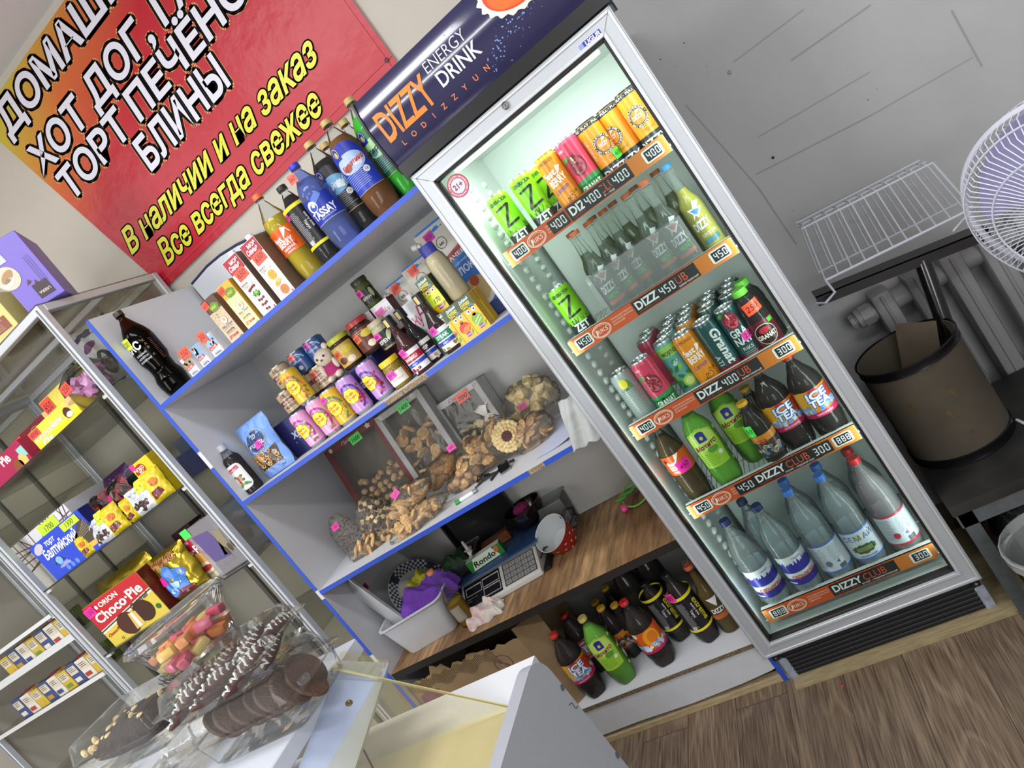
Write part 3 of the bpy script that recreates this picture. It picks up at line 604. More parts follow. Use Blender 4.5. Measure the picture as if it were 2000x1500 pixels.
for cl, c0, c1, dt, lb, (px, py), w_ in (('#7a5a44', '#5c4035', '#cbb596', '#3a2620', 'tall brown milk cocktail carton with orange price tag next to the yellow one', (470, 667), .062), ('#c9a03a', '#e0a93a', '#ece8a8', '#d8962a', 'tall yellow milk cocktail carton between the brown carton and the cherry juice', (503.5, 642), .058)):
    a = at(px, py, .11); carton('cocktail_carton', lb, a.x, .11, Z1, w_, .058, .166, cl, milky(c0, c1, dt), side=cl, group='milk cocktail cartons')
def juice(kind):
    def p(g, w, h):
        g.rect(0, 0, w, h, '#e6e2da', 0); g.rect(.001, h * .77, w - .002, h * .225, '#a82238', 1); g.t('МОЯ', w * .62, h * .9, .011, '#f2ece8', 2, .03, .05); g.t('Семья', w * .47, h * .82, .015, '#f2ece8', 2, .03, .3, w=w * .72)
        g.tagp(w * .2, h * .63, w * .72, .034, '650', '#f9563a', 6, .06); g.t('ВИШНЯ' if kind else 'МАНГО', w * .28, h * .56, .005, '#8a2a3a' if kind else '#555', 2, .02); blocktext(g, w * .1, h * .54, w * .35, 2, .004, '#777')
        g.line([(w * .2, h * .5), (w * .32, h * .07), (w * .78, h * .07), (w * .88, h * .5)], .0007, '#777', 2); g.ring(w * .54, h * .5, w * .34, .006, .0007, '#777', 2); g.line([(w * .66, h * .5), (w * .8, h * .6)], .0008, '#777', 2)
        if kind:
            for u, v in ((.3, .46), (.42, .47), (.55, .48), (.68, .48), (.4, .27), (.55, .26), (.7, .27), (.4, .19), (.55, .18), (.68, .19), (.45, .11), (.6, .1)): g.disc(w * u, h * v, .0047, .0047, '#6d1226', 3, 12); g.disc(w * u - .001, h * v + .0015, .0012, .0012, '#c06a78', 4, 6)
            g.disc(w * .53, h * .37, .017, .0125, '#5f9a3c', 3, 40, lambda a: .75 + .3 * math.sin(7 * a)); g.disc(w * .55, h * .38, .009, .007, '#8cbf5a', 4, 30, lambda a: .75 + .3 * math.sin(5 * a))
        else:
            g.disc(w * .52, h * .42, .015, .0165, '#e0ad35', 3)
            for k in (-1, 0, 1): g.line([(w * .52 - .012, h * .42 + k * .007 + .002), (w * .52 + .012, h * .42 + k * .007 - .002)], .0009, '#b3782a', 4); g.line([(w * .52 + k * .007, h * .42 - .013), (w * .52 + k * .007, h * .42 + .013)], .0009, '#b3782a', 4)
            g.disc(w * .5, h * .28, .013, .008, '#e89a35', 3, rot=.4); g.disc(w * .62, h * .3, .009, .006, '#f0b45a', 4); g.disc(w * .58, h * .155, .0155, .0155, '#d8702e', 3); g.line([(w * .42, h * .16), (w * .62, h * .15)], .003, '#5a8a3a', 4)
        g.rect(w * .85, h * .05, .005, .009, '#b23a4a', 2); blocktext(g, w * .2, h * .045, w * .4, 2, .003, '#999')
    return p
for kind, (px, py), lb in ((1, (533, 613), 'cherry juice carton with white cap and orange 650 tag, on the top shelf'), (0, (570, 585), 'mango and orange juice carton with white cap and orange 650 tag, brown sided')):
    a = at(px, py, .12); carton('juice_carton', lb, a.x, .12, Z1, .0655, .085, .2115, '#6f5648', juice(kind), side='#7a6252', top='#8a7a70', cap='#e6e8ec', group='juice cartons on the top shelf')
def l_fest(g, H, R):
    g.rect(-.16, .105, .32, .082, '#e2641f', 0); g.disc(-.005, .146, .04, .036, '#d95a1a', 1, 30)
    g.t('fest', -.018, .152, .014, '#f3efe8', 2, .03, .1); g.t('BERRY', .0, .131, .0185, '#f3efe8', 2, .03, .08, w=.056); g.poly([(.004, .15), (.028, .18), (.012, .186)], '#f3efe8', 2); g.line([(.024, .182), (.034, .16)], .003, '#f3efe8', 2); g.rect(-.028, .1155, .058, .011, '#b8321c', 2, rot=.06); g.t('ЛИМОНАД', 0, .118, .007, '#f3efe8', 3, .03, w=.046, rot=.06); g.t('ORIGINAL', 0, .109, .0045, '#f3efe8', 3, .02); g.disc(-.043, .163, .006, .006, '#8a2a2a', 2); g.t('18+', -.043, .161, .004, '#f3efe8', 3)
x, H = place((501, 380), (623, 543), .2, Z1)
bottle('lemonade_bottle', 'yellow lemonade bottle with orange label and orange cap on the top shelf', x, .2, Z1, H, .0455, '#d9bd20', '#ee6b3a', .72, lab=l_fest, fac=.75, rz=.15)
def l_ext(g, H, R, ins=.5):
    g.rect(-PI * R * .98, .062, PI * R * 1.96, .128, '#17171a', 0)
    for v, w_ in ((.185, .011), (.058, .009)): g.rect(-PI * R * .99, v, PI * R * 1.98, w_, '#e3d72a', 1)
    blocktext(g, -.03, .172, .026, 27, .0038, '#9a9a9e', 2, .0014); g.t('extreme', .026, .125, .02, '#d8cf2a', 2, .02, .3, w=.085, rot=-PI / 2); g.t('energy drink', .014, .135, .007, '#d6d6d6', 2, .02, w=.05, rot=-PI / 2); g.t('Тонус', -.001, .125, .008, '#d6d6d6', 2, .02, w=.03, rot=-PI / 2); g.rect(-.028, .068, .014, .012, '#c8c8c8', 2)
x, H = place((546, 366), (660, 508), .14, Z1)
bottle('energy_drink_bottle', 'black energy drink bottle with two yellow bands beside the yellow lemonade', x, .14, Z1, H, .042, '#0c0a0b', '#1c1c1e', .86, lab=lambda g, H, R: (l_ext(g, H, R), g.tagp(-.05, .165, .018, .02, '350', '#f23aa8', 3)), fac=.97, waist=.0, rz=.35)
def l_tas(g, H, R):
    g.rect(-.2, .085, .4, .076, '#2036a0', 0); g.t('TASSAY', .008, .1, .021, '#e9ecf6', 2, .035, w=.082, al='c'); g.disc(-.013, .137, .0165, .0165, '#dfe5f4', 1); g.disc(-.011, .134, .0115, .0105, '#2a4ab5', 2); g.disc(-.008, .138, .006, .005, '#dfe5f4', 3); g.t('NATURAL WATER', .015, .093, .004, '#cdd6f0', 2, .01, w=.05); g.rect(.004, .14, .03, .018, '#5b79c9', 1, rot=.5); g.rect(-.2, .084, .4, .001, '#cdd6f0', 1)
    g.tagp(-.026, .218, .03, .026, '160', '#fa6a58', 3, -.12)
x, H = place((572, 322), (692, 480), .098, Z1)
bottle('water_bottle', 'blue tinted mineral water bottle with dark blue label and cap on the top shelf', x, .098, Z1, H, .046, '#9fb4e8', '#2a2fc0', .8, lab=l_tas, fac=.18, shell=clear('blue_plastic', '#b4c4f2', .12, 1.1), rz=.1)
def archlab(bg, sub, nm, ncol, low):
    def p(g, H, R):
        g.rect(-.05, .075, .1, .11, low, 0, .004); g.disc(0, .175, .05, .042, bg, 1, 36); g.disc(0, .158, .044, .028, sub, 2, 30); g.disc(.018, .152, .014, .011, '#d8e0e8', 3, 16, lambda a: 1 + .2 * math.sin(4 * a)); g.disc(-.016, .148, .012, .01, '#8a5a3a' if ncol == '#c0282a' else '#4f7f9f', 3)
        g.rect(-.032, .178, .02, .028, '#1e2f96', 4); g.disc(-.022, .206, .01, .009, '#1e2f96', 4); g.ring(-.022, .2, .0085, .013, .001, '#e8e0b8', 5); g.disc(-.022, .196, .004, .007, '#d6b84a', 5, 14)
        g.t(nm, .004, .15, .0125, ncol, 5, .025, .3, w=.075, rot=.12)
        blocktext(g, -.042, .132, .074, 9, .0052, '#9fb0d8' if low != '#1b1d22' else '#8a8f96', 3); g.disc(.026, .122, .0095, .0095, '#dfe0e2', 4); g.t('1.5', .026, .119, .006, '#333', 5, .02)
        g.rect(-.05, .074, .1, .0012, '#c9b87a', 3)
    return p
for ct, bs, yy, lq, fl, lb, cp, lab_, fac_, rz_ in (((600, 280), (733, 452), .165, '#120a0a', .78, 'cola dark lemonade bottle with black and blue arched label beside the blue water bottle', '#c2a862', archlab('#20242c', '#6aa0c9', 'БАЙКАЛ', '#dfeaf4', '#1b1d22'), .97, .2),
        ((630, 240), (773, 416), .105, '#9a5c1c', .8, 'amber lemonade bottle with blue label and red script, gold cap', '#b8a060', archlab('#2436a0', '#a9bfe6', 'Буратино', '#c0282a', '#2a40b0'), .6, .2),
        ((676, 196), (815, 372), .16, '#35cc2c', .82, 'bright green tarragon lemonade bottle touching the end of the fridge header', '#b8a060', archlab('#2f7f3c', '#a9d8a0', 'Тархун', '#12401c', '#1f6a3c'), .8, .1)):
    x, H = place(ct, bs, yy, Z1); bottle('lemonade_bottle', lb, x, yy, Z1, H, .048, lq, cp, fl, lab=lab_, fac=fac_, rz=rz_)
for ct, lb, lq in (((629, 283), 'amber lemonade bottle in the back row, between the dark and the amber front bottles', '#5a3414'), ((666, 238), 'amber lemonade bottle in the back row, next to the green bottle', '#6a4418')):
    a = at(*ct, .275); bottle('lemonade_bottle', lb, a.x + .004, .275, Z1, a.z - Z1, .047, lq, '#b8a060', .78, fac=.7)
# ================================================================ second shelf
def flower(g, x, y, s, l=3):
    f = lambda a: 1 + .06 * abs(math.sin(4 * a)) * 2 - .06
    g.disc(x, y, s * 1.06, s * 1.06, '#6a4a1a', l, 64, f); g.disc(x, y, s, s, '#f6dd2c', l + 1, 64, f); g.t('Chupa', x - s * .08, y + s * .12, s * .34, '#c22a2e', l + 2, .02, .25, w=s * 1.25, rot=.14); g.t('Chups', x + s * .06, y - s * .38, s * .34, '#c22a2e', l + 2, .02, .25, w=s * 1.25, rot=.14)
def chupa(base, band, fruit, tagc=None):
    def p(g, H, R):
        g.rect(-PI * R, .012, PI * R * 2, H - .026, base, 0); g.ring(-.004, .062, .037, .05, .008, band, 1, 30, -1.2, 3.6); g.arc('sparkling', -.004, .062, .033, .009, '#7a86c4' if band != '#c8922a' else '#d89a3a', 2, 97, .02, adv=.0075)
        for k in range(26): g.disc(.02 + random.gauss(0, .007), .055 + random.gauss(0, .019), .0042, .0042, random.choice(fruit), 2, 9)
        g.t('Sour', .02, .02, .006, '#8a2a6a', 3, .02, .2); flower(g, -.006, .069, .0245); blocktext(g, .05, .1, .02, 8, .008, '#a8a8b8', 1)
        if tagc: g.tagp(-.033, .098, .026, .02, tagc, '#f84ac0', 8, .15)
    return p
PINKC, PURC, YELC, ORGC = ('#dfa0c8', '#b8348a', ('#c22a4a', '#7a9a4a', '#e8d8d8')), ('#bf8fd0', '#5a2f9a', ('#b8284a', '#c83a5a', '#8a1a3a')), ('#e0b42c', '#6a8a2a', ('#e8a42a', '#f0c83a', '#9ab04a')), ('#e8c02c', '#d8742a', ('#e88a2a', '#5a8a3a', '#f0b040'))
YC = .175
cz = [(('pink strawberry soda can, first of the row, below the orange can', PINKC), (604, 839)), (('pink strawberry soda can with its left neighbour pink and its right neighbour yellow', PINKC), (636, 817)), (('yellow mango soda can with pink 550 price tag in the front row', YELC, '550'), (665, 797)), (('purple grape soda can beside the yellow mango can', PURC), (697, 776)), (('purple grape soda can, last of the row, half turned to its back label', PURC), (737, 748))]
for (a_, (px, py)), rz in zip(cz, (-.2, -.1, -.05, .05, -.35)):
    x = X(px, py, YC); can('soda_can', a_[0], x, YC, Z2, a_[1][0], chupa(*a_[1], *(a_[2:] or ())), rz=rz + .33, H=.134, group='soda cans on the second shelf', bot='#b0b4b8')
xo = (X(604, 839, YC) + X(636, 817, YC)) / 2
can('soda_can', 'orange soda can standing on top of the two pink cans', xo + .02, YC + .02, Z2 + .1342, ORGC[0], chupa(*ORGC), rz=.3, H=.134, group='soda cans on the second shelf')
# navy tray box turned upside down
NY = .222; a = at(529, 833, NY); c = at(735, 691, NY); NH = (a.z + c.z) / 2 - Z2; NX0, NX1 = a.x, X(765, 745, NY)
t = thing('display_box', 'long navy cardboard display box turned upside down behind the soda cans', 'box', (NX0, NY, Z2)); b = MB(); b.box(0, 0, 0, NX1 - NX0, .23, NH, mat('#23255a', .45), .002, 1); b.build('box_body', t)
g = Gfx(.4); 
for x_, s_ in ((.055, 'felix'), (NX1 - NX0 - .14, 'felix')): g.t(s_, x_ + .03, .085, .034, '#aeb2c6', 1, .02, .3, w=.085, rot=PI); g.t('®', x_ - .01, .05, .006, '#aeb2c6', 1, rot=PI)
g.build('front_print', t)
ZT = Z2 + NH
def milkcan(base, dark):
    def p(g, H, R):
        g.rect(-PI * R, .006, PI * R * 2, H - .012, base, 0)
        if dark:
            g.disc(0, H * .38, R * .75, H * .3, '#2c4f8f', 1); g.ring(0, H * .55, R * .9, H * .33, .004, '#b8cbe6', 2, 20, .2, 2.9); g.t('РОГАЧЕВ', 0, H * .52, .006, '#cfdcf0', 3, .02, w=.036); g.disc(0, H * .28, .008, .008, '#cfdcf0', 2)
            for k in range(3): g.ring(-.02 + k * .02, H * .8, .012, .008, .0015, '#9fb6dc', 2, 12, 3.3, 6.1)
        else:
            g.rect(-R * .95, H * .42, R * 1.9, H * .2, '#7a2a3e', 2, rot=.03); g.t('РОГАЧЁВЪ', 0, H * .46, .008, '#efe4d0', 3, .03, w=.042); g.disc(-.004, H * .82, .008, .007, '#6a3a2a', 2); g.t('сгущённое', 0, H * .72, .006, '#4a5a7a', 3, .0, .3, w=.038); g.t('МОЛОКО', 0, H * .24, .009, '#3a3430', 3, .02, w=.042); blocktext(g, -.022, H * .16, .044, 3, .004, '#8a7a60')
    return p
BE, BU = '#cbb08a', '#2f5690'
def onbox(px, py, y, z=None): return X(px, py, y)
can('milk_can', 'beige condensed milk can at the left end of the navy box, lower of two', X(556, 765, .27), .27, ZT, BE, milkcan(BE, 0), H=.082, R=.0375, rz=.3, group='condensed milk cans', bot='#b8a070', top='#b8b4a8')
can('milk_can', 'beige condensed milk can at the left end of the navy box, upper of two', X(551, 728, .27), .27, ZT + .0822, BE, milkcan(BE, 0), H=.082, R=.0375, rz=.25, group='condensed milk cans', bot='#b8a070', top='#b8b4a8')
for px, py, yy, lb, tg in ((603, 752, .27, 'beige condensed milk can under the blue can with the red 790 tag', '720'), (634, 735, .27, 'beige condensed milk can with 720 tag beside the plush toy', '720')):
    t = can('milk_can', lb, X(px, py, yy), yy, ZT, BE, lambda g, H, R: (milkcan(BE, 0)(g, H, R), g.tagp(-.022, .05, .022, .02, '720', '#f0563e', 5, .1)), H=.082, R=.0375, rz=.2, group='condensed milk cans', bot='#b8a070', top='#b8b4a8')
for px, py, lb, tg, tc in ((597, 714, 'blue condensed milk can with red price tag on top of the beige cans', '790', '#f0563e'), (628, 691, 'blue condensed milk can with magenta price tag behind the plush toy head', '910', '#b8249a')):
    can('milk_can', lb, X(px, py, .275), .275, ZT + .0822, BU, lambda g, H, R: (milkcan(BU, 1)(g, H, R), g.tagp(-.02, .056, .026, .02, tg, tc, 5, .1)), H=.082, R=.0375, rz=.2, group='condensed milk cans', bot='#8a8f9a', top='#9aa0ac')
# plush toy
p = at(655, 728, .245); t = thing('plush_toy', 'small cream plush toy in a pink vest sitting on the navy box', 'plush toy', (p.x, .245, ZT), .15)
CRM = mat('#e6d6c4', .9, bump=.4, bscale=300); b = MB(); b.blob((0, .012, .034), (.03, .026, .034), CRM, fn=None)
b.blob((-.017, -.012, .012), (.013, .02, .012), CRM); b.blob((.02, -.014, .013), (.014, .02, .013), CRM); b.blob((-.031, .0, .05), (.01, .01, .022), CRM, M=Matrix.Translation((0, 0, 0))); b.blob((.03, -.006, .05), (.01, .012, .02), CRM); b.build('body', t)
b = MB(); b.blob((0, .006, .088), (.035, .03, .031), CRM, 20, 14); b.blob((-.026, .006, .117), (.011, .008, .012), CRM); b.blob((.026, .006, .117), (.011, .008, .012), CRM); b.build('head', t)
b = MB(); b.lathe([(.0285, .022), (.032, .036), (.03, .05), (.022, .06)], mat('#b02a6e', .85, bump=.3, bscale=300), 20, Matrix.Translation((0, .012, 0)), False, False); b.build('vest', t)
b = MB(); b.blob((-.013, -.0235, .091), (.0038, .0025, .0042), BLK, 10, 8); b.blob((.015, -.0235, .091), (.0038, .0025, .0042), BLK, 10, 8); b.line = None
b.tube([(-.004, -.0255, .078), (.004, -.0262, .084)], .0011, BLK, 5); b.tube([(-.004, -.0262, .084), (.004, -.0255, .078)], .0011, BLK, 5); b.build('face', t)
# jars
def jar(name, lb, x, y, z, R, H, cont, lid, pr, lidH=.018, rz=0, neck=.86, cat='jar', group=None):
    t = thing(name, lb, cat, (x, y, z), rz, group); prof = [(R * .9, 0), (R, .006), (R, H * .66), (R * .96, H * .74), (R * neck, H * .82), (R * neck, H - lidH * .6)]
    b = MB(); b.lathe(prof, GLASS, 26); b.build('jar_glass', t); b = MB(); b.lathe([(r - .0018, z_ + .0015) for r, z_ in prof[:5]], mat(cont, .6, bump=.3, bscale=120, var=.25), 24); b.build('contents', t)
    b = MB(); b.lathe([(R * .92, H - lidH), (R * .94, H - lidH * .2), (R * .88, H)], mat(lid, .35), 26); b.build('lid', t); g = Gfx(.4); pr(g, H, R); g.build('label', t, r=R + .0003); return t
def spread(c, tg):
    def p(g, H, R):
        g.rect(-.05, H * .12, .1, H * .62, c, 0, .004); g.disc(.02, H * .55, .022, .012, '#d8c23a', 1); g.disc(-.016, H * .3, .016, .012, '#5a2a1a', 1); g.disc(.015, H * .24, .014, .011, '#e8dcc8', 2); blocktext(g, -.03, H * .66, .05, 2, .006, '#e8d8b8'); g.tagp(-.035, H * .4, .028, .026, tg, '#f8763a', 4, .15)
    return p
jar('spread_jar', 'chocolate spread jar with lime yellow lid on the navy box', X(689, 700, .26), .26, ZT, .042, .118, '#4a2416', '#c2c63a', spread('#c7a54a', '800'), rz=.2)
jar('spread_jar', 'chocolate spread jar with red lid on the navy box', X(728, 672, .26), .26, ZT, .042, .122, '#3a1a12', '#b23430', spread('#6a2a22', '820'), rz=.25)
jar('horseradish_jar', 'pale horseradish jar with cream lid and pink 980 tag beside the red lid jar', X(757, 660, .235), .235, ZT - .02, .034, .1, '#cfc3a0', '#c3b79a', lambda g, H, R: (g.rect(-.035, .008, .07, .052, '#17171a', 0), g.t('ХРЕН', -.008, .022, .011, '#e8e4d8', 2, .03), g.disc(.02, .04, .008, .018, '#c8d0a0', 2, rot=-.5), g.tagp(-.032, .04, .028, .02, '980', '#f23ab0', 4, .1)), rz=.25)
jar('mustard_jar', 'mustard jar with yellow lid and pink 390 tag standing right of the navy box', X(776, 728, .155), .155, Z2, .036, .098, '#a98a2a', '#e6c62c', lambda g, H, R: (g.rect(-.04, .012, .08, .042, '#e6ddd0', 0), g.rect(.03, .012, .012, .042, '#b8702a', 1), g.t('ГОРЧИЦА', -.002, .026, .005, '#a89a80', 2, 0, .2, w=.04), g.tagp(-.03, .034, .034, .024, '390', '#f84ac0', 4, .12)), rz=.3)
jar('pea_jar', 'green puree jar with dark lid and magenta tag on the wine red boxes', X(714, 568, .335), .335, Z2 + .2585, .031, .105, '#5d6a2c', '#3a3a30', lambda g, H, R: (g.rect(-.03, .015, .06, .05, '#16181a', 0), g.t('ХРЕН', -.006, .03, .009, '#d8d8c8', 2, .03), g.disc(.02, .045, .007, .017, '#b8bc8a', 2), g.tagp(-.034, .045, .028, .024, '980', '#e83aa8', 4, .1)), rz=.3)
# wine red boxes
for px, py, lb in ((728, 647, 'wine red and white box with berry picture and pink 1200 tag, left of the pair'), (760, 622, 'wine red and white box with berry picture and pink 1200 tag, right of the pair')):
    def p(g, w, h):
        g.rect(0, h * .04, w, h * .9, '#e6dfe4', 0); g.rect(0, 0, w, h * .06, '#6a1228', 1); g.rect(0, h * .92, w, h * .08, '#d8d8dc', 1); g.t('Lu', w * .75, h * .68, .015, '#a8284a', 2, 0, .3)
        for k in range(16): g.disc(w * .52 + random.gauss(0, .009), h * .32 + random.gauss(0, .007), .0055, .0055, random.choice(('#8a1a34', '#a8304a', '#4f7a3a', '#6a1228')), 3, 9)
        g.tagp(w * .12, h * .64, .034, .024, '1200', '#e83ab0', 5, .1)
    carton('tea_box', lb, X(px, py, .3), .3, Z2 + .14, .072, .07, .118, '#5a1226', p, side='#4a0f20', group='wine red berry boxes')
    carton('tea_box', 'plain dark red box under the ' + lb.split(', ')[1] + ' berry box', X(px, py, .3), .3, Z2, .072, .07, .1395, '#4a0f20', None, group='dark red boxes')
# sauce bottles
def sauce(c1, nm, tg, pic):
    def p(g, H, R):
        g.rect(-.04, .012, .08, .07, '#e8e4e4', 0); g.rect(-.04, .046, .08, .022, c1, 1); g.rect(-.04, .03, .08, .012, '#2a48b0', 1); g.t(nm, -.004, .052, .01, '#f2eef0', 2, .03, w=.044); g.t('соус', -.006, .033, .006, '#e8ecf8', 2, .02)
        for k in range(8): g.disc(random.uniform(-.03, .03), .02 + random.gauss(0, .004), .005, .005, random.choice(pic), 2, 10)
        g.tagp(-.034, .068, .03, .024, tg, '#f84ac0', 5, .12)
    return p
sp_ = lambda H, R: [(R * .9, 0), (R, .006), (R, H * .42), (R * .9, H * .5), (R * .45, H * .68), (R * .36, H * .8), (R * .36, H * .84)]
for px, py, yy, lb, lq, lab_, rz_, ct in (((814), 700, .12, 'sauce bottle with magenta brand label and pink 670 tag, front left of three', '#4a1410', sauce('#a8203a', 'BARBEKU', '670', ('#8a1a2a', '#d8c8c0', '#5a1020')), -.2, 0), (836, 684, .18, 'dark sauce bottle with black label and pink 650 tag, middle of three', '#150c0c', sauce('#1a1a1c', 'CHEF', '650', ('#c89a7a', '#e8d0b8')), -.2, 0), (875, 659, .125, 'red sauce bottle with green label and pink 190 tag beside the yellow soup boxes', '#2a100c', sauce('#1f8a6a', 'STEAK', '190', ('#7a9a3a', '#b83a2a', '#c8d8a0')), -.2, 0)):
    t = bottle('sauce_bottle', lb, X(px, py, yy), yy, Z2, .2, .033, lq, '#161618', .84, sp_(.2, .033), lab_, -rz_, 'sauce bottles', fac=.97, pet=False, caph=.034, capr=.0165)
    g = Gfx(); g.rect(-.012, .17, .012, .024, '#c9b878', 0); g.build('cap_seal', t, r=.0166)
bottle('sauce_bottle', 'tall black sauce bottle with beige cap seal behind the magenta label sauce', X(786, 665, .23), .23, Z2, .205, .034, '#100a0a', '#131314', .84, sp_(.205, .034), lambda g, H, R: (g.rect(-.035, .02, .07, .06, '#1a1a1c', 0), blocktext(g, -.02, .06, .04, 4, .007, '#aaa', 1), g.tagp(-.02, .082, .026, .022, '190', '#e83ab0', 3, .1)), .2, 'sauce bottles', fac=.97, pet=False, caph=.034, capr=.0165)
# tall juice carton, lying tall behind
def zh(g, w, h):
    g.rect(0, 0, w, h, '#d6d8dc', 0); g.t('Жу', w * .3, h * .6, .03, '#c0286a', 2, .02, .3, w=w * .5); g.t('ЯГОДА', w * .55, h * .45, .012, '#e8e8ec', 2, .03, .3, w=w * .6); g.disc(w * .3, h * .25, .016, .012, '#3f7a3a', 2, rot=.6); g.disc(w * .7, h * .14, .014, .014, '#6a1a2a', 2); g.t('Lu', w * .75, h * .72, .03, '#b83a6a', 2, .02, .3)
carton('juice_carton', 'grey white juice carton with pink script behind the sauce bottles', X(838, 640, .23), .23, Z2, .082, .07, .2, '#c9ccd2', zh, side='#b8bcc4', cap='#e2e4e8')
# milk pouches
def pouch(lb, px, py, yy, w, h, tg, tgc, rz=0, group='condensed milk pouches', spout=True, lean=-.08):
    p = at(px, py, yy); t = thing('milk_pouch', lb, 'pouch', (p.x, yy, Z2 + .0015), rz, group, rx=lean)
    PB = mat('#3574c4', .35); b = MB()
    def fn(u, v):
        e = min(u, 1 - u) * 2; th = .022 * (max(0, e) ** .5) * (1 - v * .8) * (1 if v < .97 else .3); return Vector(((u - .5) * w * (1 if v < .85 else 1 - (v - .85) * .8 * (u < .5)), -th, v * h))
    def bk(u, v): q = fn(u, v); return Vector((q.x, -q.y * .6 + .0005, q.z))
    b.grid(fn, 12, 14, PB); b.grid(bk, 12, 14, PB); b.build('pouch_body', t)
    g = Gfx(.35); g.rect(-w * .49, h * .62, w * .98, h * .36, '#c2beb2', 0)
    g.poly([(-w * .49, h * .52), (w * .49, h * .64), (w * .49, h * .74), (-w * .49, h * .62)], '#3574c4', 1); g.poly([(-w * .45, h * .58), (w * .42, h * .66), (w * .42, h * .73), (-w * .45, h * .64)], '#8a2a30', 2); g.t('РОГАЧЕВЪ', -.002, h * .615, .012, '#e8dcc8', 3, .03, w=w * .76, rot=.1)
    g.t('МОЛОКО', .002, h * .46, .021, '#d3dcea', 3, .03, w=w * .72, rot=.06); g.t('СГУЩЁННОЕ', 0, h * .555, .006, '#cfdcf0', 3, .01, w=w * .5, rot=.08); g.disc(.01, h * .25, w * .3, h * .13, '#d8d4c8', 2, rot=.2); g.disc(.01, h * .28, w * .24, h * .12, '#c2a872', 3, 30, lambda a: 1 + .06 * math.sin(9 * a)); g.disc(.012, h * .36, w * .09, h * .05, '#a8482a', 4); g.rect(-w * .5, 0, w, h * .12, '#223a7a', 2)
    g.ring(-.01, h * .8, .019, .019, .002, '#2a2a30', 2); g.t('МК', -.01, h * .78, .008, '#2a2a30', 3, .02); g.tagp(-w * .3, h * .86, .034, .03, tg, tgc, 5, .1)
    o = g.grid(w, h, -w / 2).build('front_print', t)
    for v in o.data.vertices:
        u = max(.0, min(1, v.co.x / w + .5)); q = fn(u, max(0, min(1, v.co.z / h))); v.co.x = max(-w * .5, min(w * .5, v.co.x)) ; v.co.y += q.y - .001
    if spout:
        b = MB(); T = Matrix.Translation((-w * .5 + .006, -.004, h * .9)) @ Matrix.Rotation(-1.25, 4, 'Y'); b.lathe([(.007, -.004), (.007, .008), (.0105, .008), (.0105, .024), (.0095, .026)], mat('#dfe0dc', .4), 16, T); b.build('spout_cap', t)
    return t
pouch('blue milk pouch with white spout and small orange tag behind the grey white carton', 808, 600, .34, .115, .285, '650', '#f4583c', .05)
pouch('blue milk pouch with larger orange 550 tag directly left of the stacked soup box', 852, 575, .325, .125, .295, '550', '#f4583c', .05, spout=False)
pouch('large blue milk pouch beside the fridge with a magenta tag', 905, 530, .3, .17, .355, '850', '#b8249a', .05, lean=-.12)
bottle('mayonnaise_bottle', 'cream mayonnaise bottle with blue cap between the milk pouches', X(850, 505, .19), .185, Z2 + .1135, .185, .034, '#d8c7a2', '#3a3f9a', .88, [(.03, 0), (.034, .01), (.034, .11), (.031, .14), (.02, .16), (.018, .17)], None, 0, fac=.97, pet=False, caph=.034, capr=.024)
# yellow soup boxes
def soup(fr_, tg=None):
    def p(g, w, h):
        g.rect(0, 0, w, h, '#e8b91e', 0); g.rect(0, h * .68, w, h * .32, '#1f4a2e', 1); g.t('Добрый', w * .47, h * .88, .0075, '#e8ece4', 2, .03, .1, w=w * .72, rot=.06); g.t('супер', w * .42, h * .765, .011, '#f0d42c', 2, .03, .1, w=w * .7, rot=.06); g.t('мини', w * .3, h * .7, .006, '#f0d42c', 2, .03, w=w * .36); blocktext(g, w * .55, h * .74, w * .38, 3, .004, '#8ab0c8')
        for u in (.32, .72): g.disc(w * u, h * .6, .0065, .0065, '#f4f2ec', 3); g.disc(w * u + .001, h * .6, .003, .003, '#2a2018', 4); g.ring(w * u, h * .612, .008, .008, .0012, '#2a2018', 4, 12, .5, 2.6)
        g.disc(w * .55, h * .48, .006, .005, '#b23a24', 3)
        if fr_ == 'burger': g.disc(w * .6, h * .33, .018, .008, '#c88a4a', 3, rot=.35); g.disc(w * .6, h * .26, .018, .006, '#7aa83a', 3, rot=.35); g.disc(w * .6, h * .29, .017, .004, '#8a3a24', 4, rot=.35)
        elif fr_ == 'pepper': g.disc(w * .55, h * .32, .019, .016, '#c8301e', 3, rot=.3); g.disc(w * .6, h * .27, .017, .008, '#e0782a', 4, rot=.4)
        else: g.disc(w * .55, h * .33, .017, .019, '#7aa83a', 3); g.line([(w * .25, h * .27), (w * .85, h * .4)], .003, '#cfe0a0', 4); g.line([(w * .28, h * .2), (w * .85, h * .32)], .003, '#cfe0a0', 4)
        g.rect(w * .36, h * .07, w * .34, h * .1, '#7a2a8a', 3); g.t('СУПЕР', w * .53, h * .1, .004, '#efe4f4', 4, .02); g.disc(w * .85, h * .14, .003, .008, '#5a9a3a', 3, rot=-.4)
        if tg: g.rect(w * .03, h * .2, w * 1.02, h * .36, '#dff23a', 6, rot=.0); g.t('170', w * .6, h * .26, .014, '#2a2a20', 7, .02, .25, w=w * .5); g.t('LAZA', w * .3, h * .48, .004, '#8a9a2a', 7, .01)
    return p
SW, SH, SD = .0475, .113, .045
sxs = [X(876 + .0, 644, .12), X(912, 619, .12), X(945, 598, .12)]
